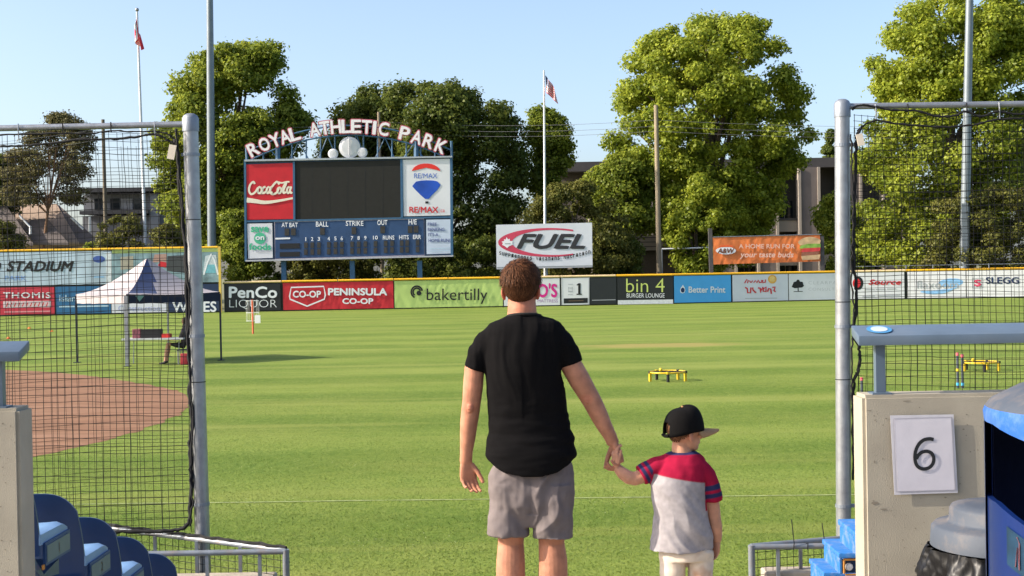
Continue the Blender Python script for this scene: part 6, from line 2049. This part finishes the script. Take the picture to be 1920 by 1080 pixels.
hand(b, q(1155, 872, -.012), (-0.10, 0.05, 1), (0.80, 0.5, 0.1), 0.58, [(.35, .6, .4)] * 3 + [(.4, .7, .4)], .0, (0.3, .3, .8), mirror=-1)
hand(b, q(1344.5, 1014, .006), (-0.16, 0.05, -1), (-0.80, -0.55, 0), 0.62, [(.25, .35, .3), (.3, .4, .3), (.35, .45, .35), (.4, .5, .4)], .08, (0.5, .35, .5), mirror=1)
for lx in (1263, 1312):
    b.tube([q(lx, 1035), q(lx, 1080), q(lx, 1130), q(lx, 1180), q(lx, 1215)], [.058, .052, .042, .038, .03], 14)
    b.tube([q(lx, 1222, -.03), q(lx, 1223, .02), q(lx, 1226, .1)], [.024, .03, .022], 10)
BSKIN = (0.51, 0.255, 0.160)
lip = bh + RH @ Vector((0, .076, -.05))
def boy_col(p):
    f = skin_col(BSKIN)(p)
    r = .35 * max(0, 1 - (p - lip).length / .014)
    r = max(r, .22 * max(0, 1 - abs((p - bh - RH @ Vector((.064, 0, -.016))).length) / .03))
    return (f[0], f[1] * (1 - r), f[2] * (1 - r))
remeshed(b, 'body', M_SKIN, boy, 0.0033, 3, boy_col, None, boy.location)
eyes(boy, bh - boy.location, RH, .80)
def keep_boy(v):
    if v.y > .45: return 0
    az = math.atan2(abs(v.x), -v.y)
    line = -0.66 + 0.55 * max(0, az - .7)
    return 1.0 if line < v.z < .35 else 0.0
hair(boy, bh, RH, .80, (.0790, .098, .097), keep_boy, hair_mat('light_brown_hair', (0.115, 0.055, 0.028)), 2200, 8, (.020, .035), .08)
# cap
def cap_obj():
    P = lambda x, y, z: bh + RH @ (Matrix.Rotation(math.radians(3), 3, 'X') @ Vector((x, y, z))) - boy.location
    M_CAP = pm('cap_black', (0.006, 0.0055, 0.0055), 0.9, .12, 40, .2, 350, spec=.1)
    M_TAN = pm('cap_tan', (0.38, 0.215, 0.10), 0.85, .10, 30, .2, 300, spec=.2)
    root = empty('cap', boy.location); tag(root, 'black baseball cap with tan brim worn by the child', 'cap')
    nu, nv = 48, 14
    vs, fs = [], []
    z0 = 0.004
    for j in range(nv + 1):
        t = j / nv
        for i in range(nu):
            a = 2 * math.pi * i / nu
            prof = math.cos(t * math.pi / 2) ** .62
            zz = z0 + .108 * math.sin(t * math.pi / 2) ** .9
            seam = 1 - .012 * (abs(math.sin(a * 3)) < .12)
            x = .0835 * prof * math.cos(a) * seam; y = (-.006 + .0985 * prof * math.sin(a) * seam)
            tall = .014 * max(0, math.sin(a)) * math.sin(t * 2.2)
            vs.append(P(x, y, zz + tall - .018 * (1 - t) * max(0, -math.sin(a))))
    for j in range(nv):
        for i in range(nu):
            a_mid = 2 * math.pi * (i + .5) / nu
            hole = math.sin(a_mid) < -.93 and j < 4 and j > 0
            hole = hole or (math.sin(a_mid) < -.97 and j == 4)
            if not hole: fs.append((j*nu+i, j*nu+(i+1) % nu, (j+1)*nu+(i+1) % nu, (j+1)*nu+i))
    o = MB().add(vs, fs).build('crown', M_CAP, root, smooth=True, fix=False)
    md = o.modifiers.new('t', 'SOLIDIFY'); md.thickness = .003
    vs, fs = [], []
    n = 20
    for s_ in (0, 1):
        for j in range(6):
            for i in range(n + 1):
                a = math.radians(22 + 136 * i / n); t = j / 5
                rx = .0835 + .006 * t; ry = .0925 + .088 * t * (max(0, math.sin(a)) ** .7)
                x = rx * math.cos(a); y = -.006 + ry * math.sin(a)
                z = z0 + .004 - .012 * t - .020 * (math.cos(a) ** 2) * (.4 + .6 * t) - .004 * s_
                vs.append(P(x, y, z))
    N = 6 * (n + 1)
    for j in range(5):
        for i in range(n):
            k = j * (n + 1) + i
            fs.append((k, k + 1, k + n + 2, k + n + 1)); fs.append((N + k + n + 1, N + k + n + 2, N + k + 1, N + k))
    for i in range(n):
        k = 5 * (n + 1) + i; fs.append((k, k + 1, N + k + 1, N + k))
    MB().add(vs, fs).build('brim', M_TAN, root, smooth=True)
    MB().ell(P(0, -.004, z0 + .112), (.007, .007, .005)).build('button', M_TAN, root, smooth=True)
    MB().tube([P(.030, -.099, z0 - .008), P(0, -.106, z0 - .012), P(-.030, -.099, z0 - .008)], [.006, .006, .006], 6, ref=(0, 0, 1)).build('strap', M_CAP, root)
cap_obj()
# shirt: raspberry yoke and sleeves, heather grey body, navy rings
b = MB()
bt = [(846, 1257, 1305, .044, .004), (851, 1247, 1314, .054, 0), (858, 1239, 1321, .066, 0), (868, 1234, 1325, .078, -.002), (885, 1226, 1325, .090, -.004), (905, 1219, 1324, .096, -.004), (935, 1223, 1323, .098, 0), (965, 1225, 1327, .100, 0), (1000, 1220, 1335, .104, 0), (1030, 1215.5, 1338, .106, 0)]
loft(b, [ring(q((l + r) / 2, y, dy), (r - l) / 2 * S_M, ry, 40, p=.92) for y, l, r, ry, dy in bt][::-1])
sl0, sl1 = q(1243, 866), q(1201, 892, -.01)
b.tube([q(1266, 876), q(1247, 871), q(1228, 877), q(1213, 885, -.005), sl1], [.040, (.050, .046), (.054, .050), (.051, .050), (.047, .048)], 22, ref=(0, 1, 0))
sr0, sr1 = q(1322, 868), q(1335.5, 938)
b.tube([q(1300, 878), q(1314, 878), q(1325, 890), q(1332, 912), sr1], [.040, (.043, .050), (.044, .052), (.041, .048), (.0385, .044)], 22)
RASP = (0.31, 0.010, 0.040); HEATH = (0.33, 0.305, 0.315); NAVY = (0.026, 0.030, 0.085)
axl = (sl1 - sl0).normalized(); axr = (sr1 - sr0).normalized()
zy0, zy1 = q(1225, 886), q(1318, 902)
def boy_shirt_col(p):
    ss = lambda x, w=.0022: max(0.0, min(1.0, .5 + x / (2 * w)))           # soft dye edge about 4 mm wide
    mixc = lambda c0, c1, t: tuple(u + (v - u) * t for u, v in zip(c0, c1))
    Ll, Lr = (sl1 - sl0).length, (sr1 - sr0).length
    al, ar = (p - sl0).dot(axl), (p - sr0).dot(axr)
    k = 1 + .10 * mnoise.noise(p * 60)
    c = tuple(x * k for x in HEATH)
    f = (p.x - zy0.x) / (zy1.x - zy0.x)
    c = mixc(c, RASP, ss(p.z - (zy0.z + (zy1.z - zy0.z) * f)))
    if p.z > sr1.z - .04: c = mixc(c, RASP, ss(p.x - q(1318.5, 900).x))
    if al > .42 * Ll: c = mixc(c, RASP, ss(q(1222, 880).x - p.x + .25 * (p.z - q(1222, 895).z)))
    if p.x < q(1232, 880).x:
        for t0, t1 in ((.52, .66), (.76, .90)):
            c = mixc(c, NAVY, ss(al - t0 * Ll) * ss(t1 * Ll - al) * ss(q(1219, 880).x - p.x + .25 * (p.z - q(1222, 895).z)))
    if p.x > q(1318.5, 900).x:
        for t0, t1 in ((.56, .70), (.78, .90)):
            c = mixc(c, NAVY, ss(ar - t0 * Lr) * ss(t1 * Lr - ar))
    if abs(p.x - q(1281, 850).x) < .085: c = mixc(c, NAVY, ss(p.z - q(1280, 850.5).z))
    return c
def boy_shirt_disp(p, n):
    # long diagonal drag folds from the raised left shoulder to the right hip
    u = (p.x - q(1225, 890).x) * .78 + (p.z - q(1225, 890).z) * .62
    v = (p.x - q(1225, 890).x) * .62 - (p.z - q(1225, 890).z) * .78
    w = max(0, min(1, (q(1280, 885).z - p.z) * 8))
    d = w * (.014 * mnoise.noise(Vector((u * 11, v * 2.2, 3))) + .016 * (.25 - abs(mnoise.noise(Vector((u * 9 + .6 * mnoise.noise(p * 6), v * 1.5, 21))))) + .005 * mnoise.noise(Vector((u * 34, v * 6, 8))))
    d += (1 - w) * .004 * mnoise.noise(Vector((p.x * 26, p.y * 12, p.z * 20)))
    return d
remeshed(b, 'shirt', M_KNIT, boy, 0.0036, 12, boy_shirt_col, boy_shirt_disp, boy.location)
# cream trousers
b = MB()
loft(b, [ring(q((l + r) / 2, y), (r - l) / 2 * S_M, ry, 30, p=.9) for y, l, r, ry in [(1015, 1233, 1332, .088), (1035, 1234, 1336, .092), (1048, 1236, 1337, .09)]][::-1])
for lx in (1261.5, 1313):
    b.tube([q(lx, 1030), q(lx, 1060), q(lx + (1 if lx > 1290 else -1), 1110), q(lx, 1170), q(lx, 1212)], [(.060, .078), (.0595, .070), (.055, .06), (.048, .052), (.044, .05)], 22)
def trouser_col(p):
    s_ = max(0, mnoise.noise(p * 11) * 1.6 + mnoise.noise(p * 34) * .6)
    s_ = min(1, s_)
    return (0.66 - .18 * s_, 0.56 - .26 * s_, 0.46 - .26 * s_)
remeshed(b, 'trousers', M_CLOTH, boy, 0.0046, 3, trouser_col, lambda p, n: .005 * mnoise.noise(Vector((p.x * 14, p.y * 12, p.z * 22))), boy.location)
for lx in (1263, 1312):
    shoe(boy, Vector((q(lx, 1000).x, BD2, FLOOR)), M_SHOE, .72)

# ---------------------------------------------------------------- helper sitting at the table under the tent
HD2 = 43.4
def h(px, py, dd=0.0): return at(px, py, HD2 + dd)
hz0 = h(346, 648)
kk = hz0.z
hp = empty('person', (hz0.x, HD2, 0)); tag(hp, 'seated person in dark clothes at the table under the tent, half hidden by the post', 'person')
b = MB()
hh = Vector((hz0.x + .02, HD2, kk + .78))
RS = Matrix.Rotation(math.radians(75), 3, 'Z')
head_shapes(b, hh, RS, 1.0)
b.tube([hz0 + Vector((0, 0, 0)), hz0 + Vector((.0, 0, .25)), hz0 + Vector((0, 0, .48)), hz0 + Vector((0, 0, .56)), hh], [(.12, .16), (.11, .155), (.10, .19), (.06, .09), .05], 16)
foot_z = 0.09
for s_ in (-1, 1):
    hip = hz0 + Vector((0, s_ * .09, 0)); knee = Vector((h(316, 640).x, HD2 + s_ * .12, kk + .06)); ank = Vector((h(311, 668).x, HD2 + s_ * .12, .10))
    b.tube([hip, hip.lerp(knee, .5), knee, knee.lerp(ank, .35), ank], [.085, .078, .060, .058, .04], 14)
    b.tube([ank, ank + Vector((0, 0, -.05)), ank + Vector((-.10, 0, -.07)), ank + Vector((-.18, 0, -.08))], [.04, .045, .038, .025], 10, ref=(0, 1, 0))
    sho = hz0 + Vector((0, s_ * .18, .46)); elb = hz0 + Vector((-.12, s_ * .22, .22)); wr_ = hz0 + Vector((-.38, s_ * .14, .20))
    b.tube([sho, sho.lerp(elb, .5), elb, elb.lerp(wr_, .5), wr_], [.055, .05, .042, .038, .028], 12)
    hand(b, wr_, (-1, 0, -.05), (0, 0, -1), .95, [(.2, .3, .2)] * 4, .1, (.5, .3, .4), mirror=s_)
def help_col(p):
    if p.z < .10: return (.02, .02, .022)
    if p.z > hh.z - .10: return (.30, .16, .10) if p.x < hh.x - .02 else (.03, .02, .015)
    if p.z > kk + .14 and p.x > hz0.x - .20: return (.075, .06, .06)
    if p.z > kk - .10 and p.x > h(322, 640).x and p.z < kk + .16: return (.012, .012, .013)
    return (.46, .24, .17)
remeshed(b, 'body', M_SKIN, hp, 0.011, 3, help_col, None, hp.location)
eyes(hp, hh - hp.location, RS, 1.0)
fc = empty('folding_chair', (hz0.x + .02, HD2, 0)); tag(fc, 'folding chair with red cooler-like side under the tent helper', 'chair')
fc['label'] = 'folding chair under the seated person at the tent table'
sz = kk - .115
MB().box((-.22, -.22, sz - .03), (.22, .22, sz)).build('seat', M_TN, fc)
MB().box((.20, -.22, sz + .12), (.23, .22, sz + .48)).build('backrest', M_TN, fc)
for x in (-.2, .2):
    for y in (-.2, .2):
        MB().tube([(x * .9, y, 0), (x, y, sz - .03)], .012, 6).build('leg', M_GALV, fc)
rb = h(345, 675); rt = h(349, 659)
o = MB().box((rb.x - .02, HD2 - .42, 0.0), (rb.x + .26, HD2 - .25, .34)).build('red_bag', pm('cool_red', (.30, .02, .03), .6)); bevel(o, .02, 2)
tag(o, 'dark red bag standing on the grass beside the seated person', 'bag')

# ------------------------------------------------------------------ small things on the field
M_YEL = pm('plastic_yellow', (.62, .42, .02), .4, .06, 8); M_BLKP = pm('plastic_black', (.015, .015, .016), .5)
def spike_set(px, py, label):
    c = ground(px, py)
    root = empty('rebound_net', (c.x, c.y, 0), 0.35); tag(root, label, 'game net', 'round rebound game nets on the grass')
    R_ = .44
    ringp = [(R_ * math.cos(a), R_ * math.sin(a), .215) for a in np.linspace(0, 2 * math.pi, 41)]
    MB().tube(ringp, .022, 8, ref=(0, 0, 1)).build('rim', M_YEL, root, smooth=True)
    nt_ = MB()
    for k in range(-5, 6):
        s_ = k * .075; e_ = math.sqrt(max(0, R_ * R_ - s_ * s_))
        nt_.tube([(s_, -e_, .215), (s_, e_, .215)], .004, 4); nt_.tube([(-e_, s_, .216), (e_, s_, .216)], .004, 4, ref=(0, 0, 1))
    tag(nt_.build('net', M_BLKP, root), kind='stuff')
    for k in range(5):
        a = 2 * math.pi * k / 5 + .5
        x, y = R_ * math.cos(a), R_ * math.sin(a)
        MB().box((x - .028, y - .028, 0.0), (x + .028, y + .028, .20)).build('leg', M_BLKP if k % 2 else M_YEL, root)
        MB().box((x - .034, y - .034, .19), (x + .034, y + .034, .245)).build('clip', M_BLKP if k % 2 == 0 else M_YEL, root)
    by = MB().ell((0.0, .1, .265), (.045, .045, .045)).build('ball', M_YEL, smooth=True)
    by.location = (c.x - .16, c.y - .05, -.0); tag(by, 'yellow ball resting on the ' + ('centre' if px < 1500 else 'right') + ' rebound net', 'ball')
spike_set(1252, 714, 'yellow and black round rebound net standing right of the man')
spike_set(1838, 695, 'yellow and black round rebound net seen through the right net')
# upright coloured marker sticks
def stick(px, py0, py1, label, cols):
    c = ground(px, py1); d_ = c.y
    top = at(px, py0, d_).z
    root = empty('marker_stick', (c.x, c.y, 0)); tag(root, label, 'stick', 'upright marker sticks on the grass')
    MB().tube([(0, 0, 0), (0, 0, top)], .028, 8).build('shaft', pm('stick_dark', (.05, .06, .08), .5), root)
    for (t, cc) in cols:
        MB().tube([(0, 0, top * t - .03), (0, 0, top * t + .03)], .033, 8).build('band', cc, root)
M_SKYB = pm('band_blue', (.05, .35, .62), .5); M_PINK = pm('band_pink', (.62, .10, .14), .5)
stick(1796, 662, 728, 'dark marker stick with pink and blue bands, left one of the close pair', [(.97, M_PINK), (.52, M_YEL), (.12, M_SKYB)])
stick(1805, 664, 728, 'dark marker stick with pink and blue bands, right one of the close pair', [(.95, M_PINK), (.12, M_SKYB)])
stick(1616, 709, 737, 'short dark marker stick with pink tip behind the rail post', [(.95, M_PINK)])
# throwing target
c = ground(474.5, 626)
tg = empty('throwing_target', (c.x, c.y, 0)); tag(tg, 'orange post with white wire basket standing in left field', 'target')
tp = at(474, 562, c.y).z
MB().tube([(0, 0, 0), (0, 0, tp)], .045, 10).build('post', pm('post_orange', (.62, .12, .05), .5), tg)
for zf in (.97, .62, .38):
    MB().tube([(.30 * math.cos(a), .30 * math.sin(a), tp * zf) for a in np.linspace(0, 2 * math.pi, 21)], .012, 5, ref=(0, 0, 1)).build('hoop', pm('hoop_pale', (.55, .58, .55), .5), tg)
for a in np.linspace(0, 2 * math.pi, 9)[:-1]:
    MB().tube([(.30 * math.cos(a), .30 * math.sin(a), tp * .38), (.30 * math.cos(a), .30 * math.sin(a), tp * .97)], .006, 4).build('wire', pm('hoop_pale', (.55, .58, .55), .5), tg)
a_ = at(478, 606, c.y - .35); c_ = at(488, 591, c.y - .35)
pb = MB().box((a_.x - c.x, -.36, a_.z), (c_.x - c.x, -.33, c_.z)).build('white_pad', M_WHITE, tg)
# small orange field cones
for i, (x, y, lb) in enumerate(((55, 616, 'small orange cone on the grass, left one of the farther two'), (97, 622, 'small orange cone on the grass, right one of the farther two'), (16, 635, 'small orange cone nearest the left rail'))):
    c = ground(x, y)
    o = MB().lathe([(.001, .09), (.04, .085), (.10, .015), (.115, .0), (.105, .0), (.035, .08)], n=18).build('field_cone', pm('cone_orange', (.70, .16, .02), .5))
    o.location = (c.x, c.y, 0); tag(o, lb, 'cone', 'orange cones on the grass')

# ------------------------------------------------------------------ grass blades on the nearer turf
nb = 330000
dd = 10.2 + 26.0 * RNG.random(nb) ** 2.0                       # denser near the gate, thinning out with distance
gx = RNG.uniform(-0.42, 0.42, nb) * dd
gy = dd
keepm = np.ones(nb, bool)
poly = np.array(dirt_ctrl + [(-45, 46), (-45, 15.5)])
ins = np.zeros(nb, bool); j = len(poly) - 1
for i in range(len(poly)):
    (xi, yi), (xj, yj) = poly[i], poly[j]
    cond = ((yi > gy) != (yj > gy)) & (gx < (xj - xi) * (gy - yi) / (yj - yi + 1e-9) + xi)
    ins ^= cond; j = i
gx, gy = gx[~ins], gy[~ins]; nb = len(gx)
hgt = RNG.uniform(.007, .017, nb)
wid = RNG.uniform(.002, .0045, nb)
ang = RNG.uniform(0, math.pi, nb); lean = RNG.normal(size=(nb, 2)) * .014
bx_, by_ = np.cos(ang) * wid, np.sin(ang) * wid
V = np.zeros((nb, 3, 3), np.float32)
V[:, 0] = np.stack([gx - bx_, gy - by_, np.zeros(nb)], 1); V[:, 1] = np.stack([gx + bx_, gy + by_, np.zeros(nb)], 1)
V[:, 2] = np.stack([gx + lean[:, 0], gy + lean[:, 1], hgt], 1)
me = bpy.data.meshes.new('grass_blades')
me.vertices.add(nb * 3); me.loops.add(nb * 3); me.polygons.add(nb)
me.vertices.foreach_set('co', V.reshape(-1)); me.loops.foreach_set('vertex_index', np.arange(nb * 3, dtype=np.int32))
me.polygons.foreach_set('loop_start', np.arange(0, nb * 3, 3, dtype=np.int32)); me.polygons.foreach_set('loop_total', np.full(nb, 3, np.int32))
me.materials.append(M_GRASS); me.update(calc_edges=True)
tag(link_mesh('grass_blades', me), 'short mown green grass blades on the near part of the field', 'grass', kind='stuff')
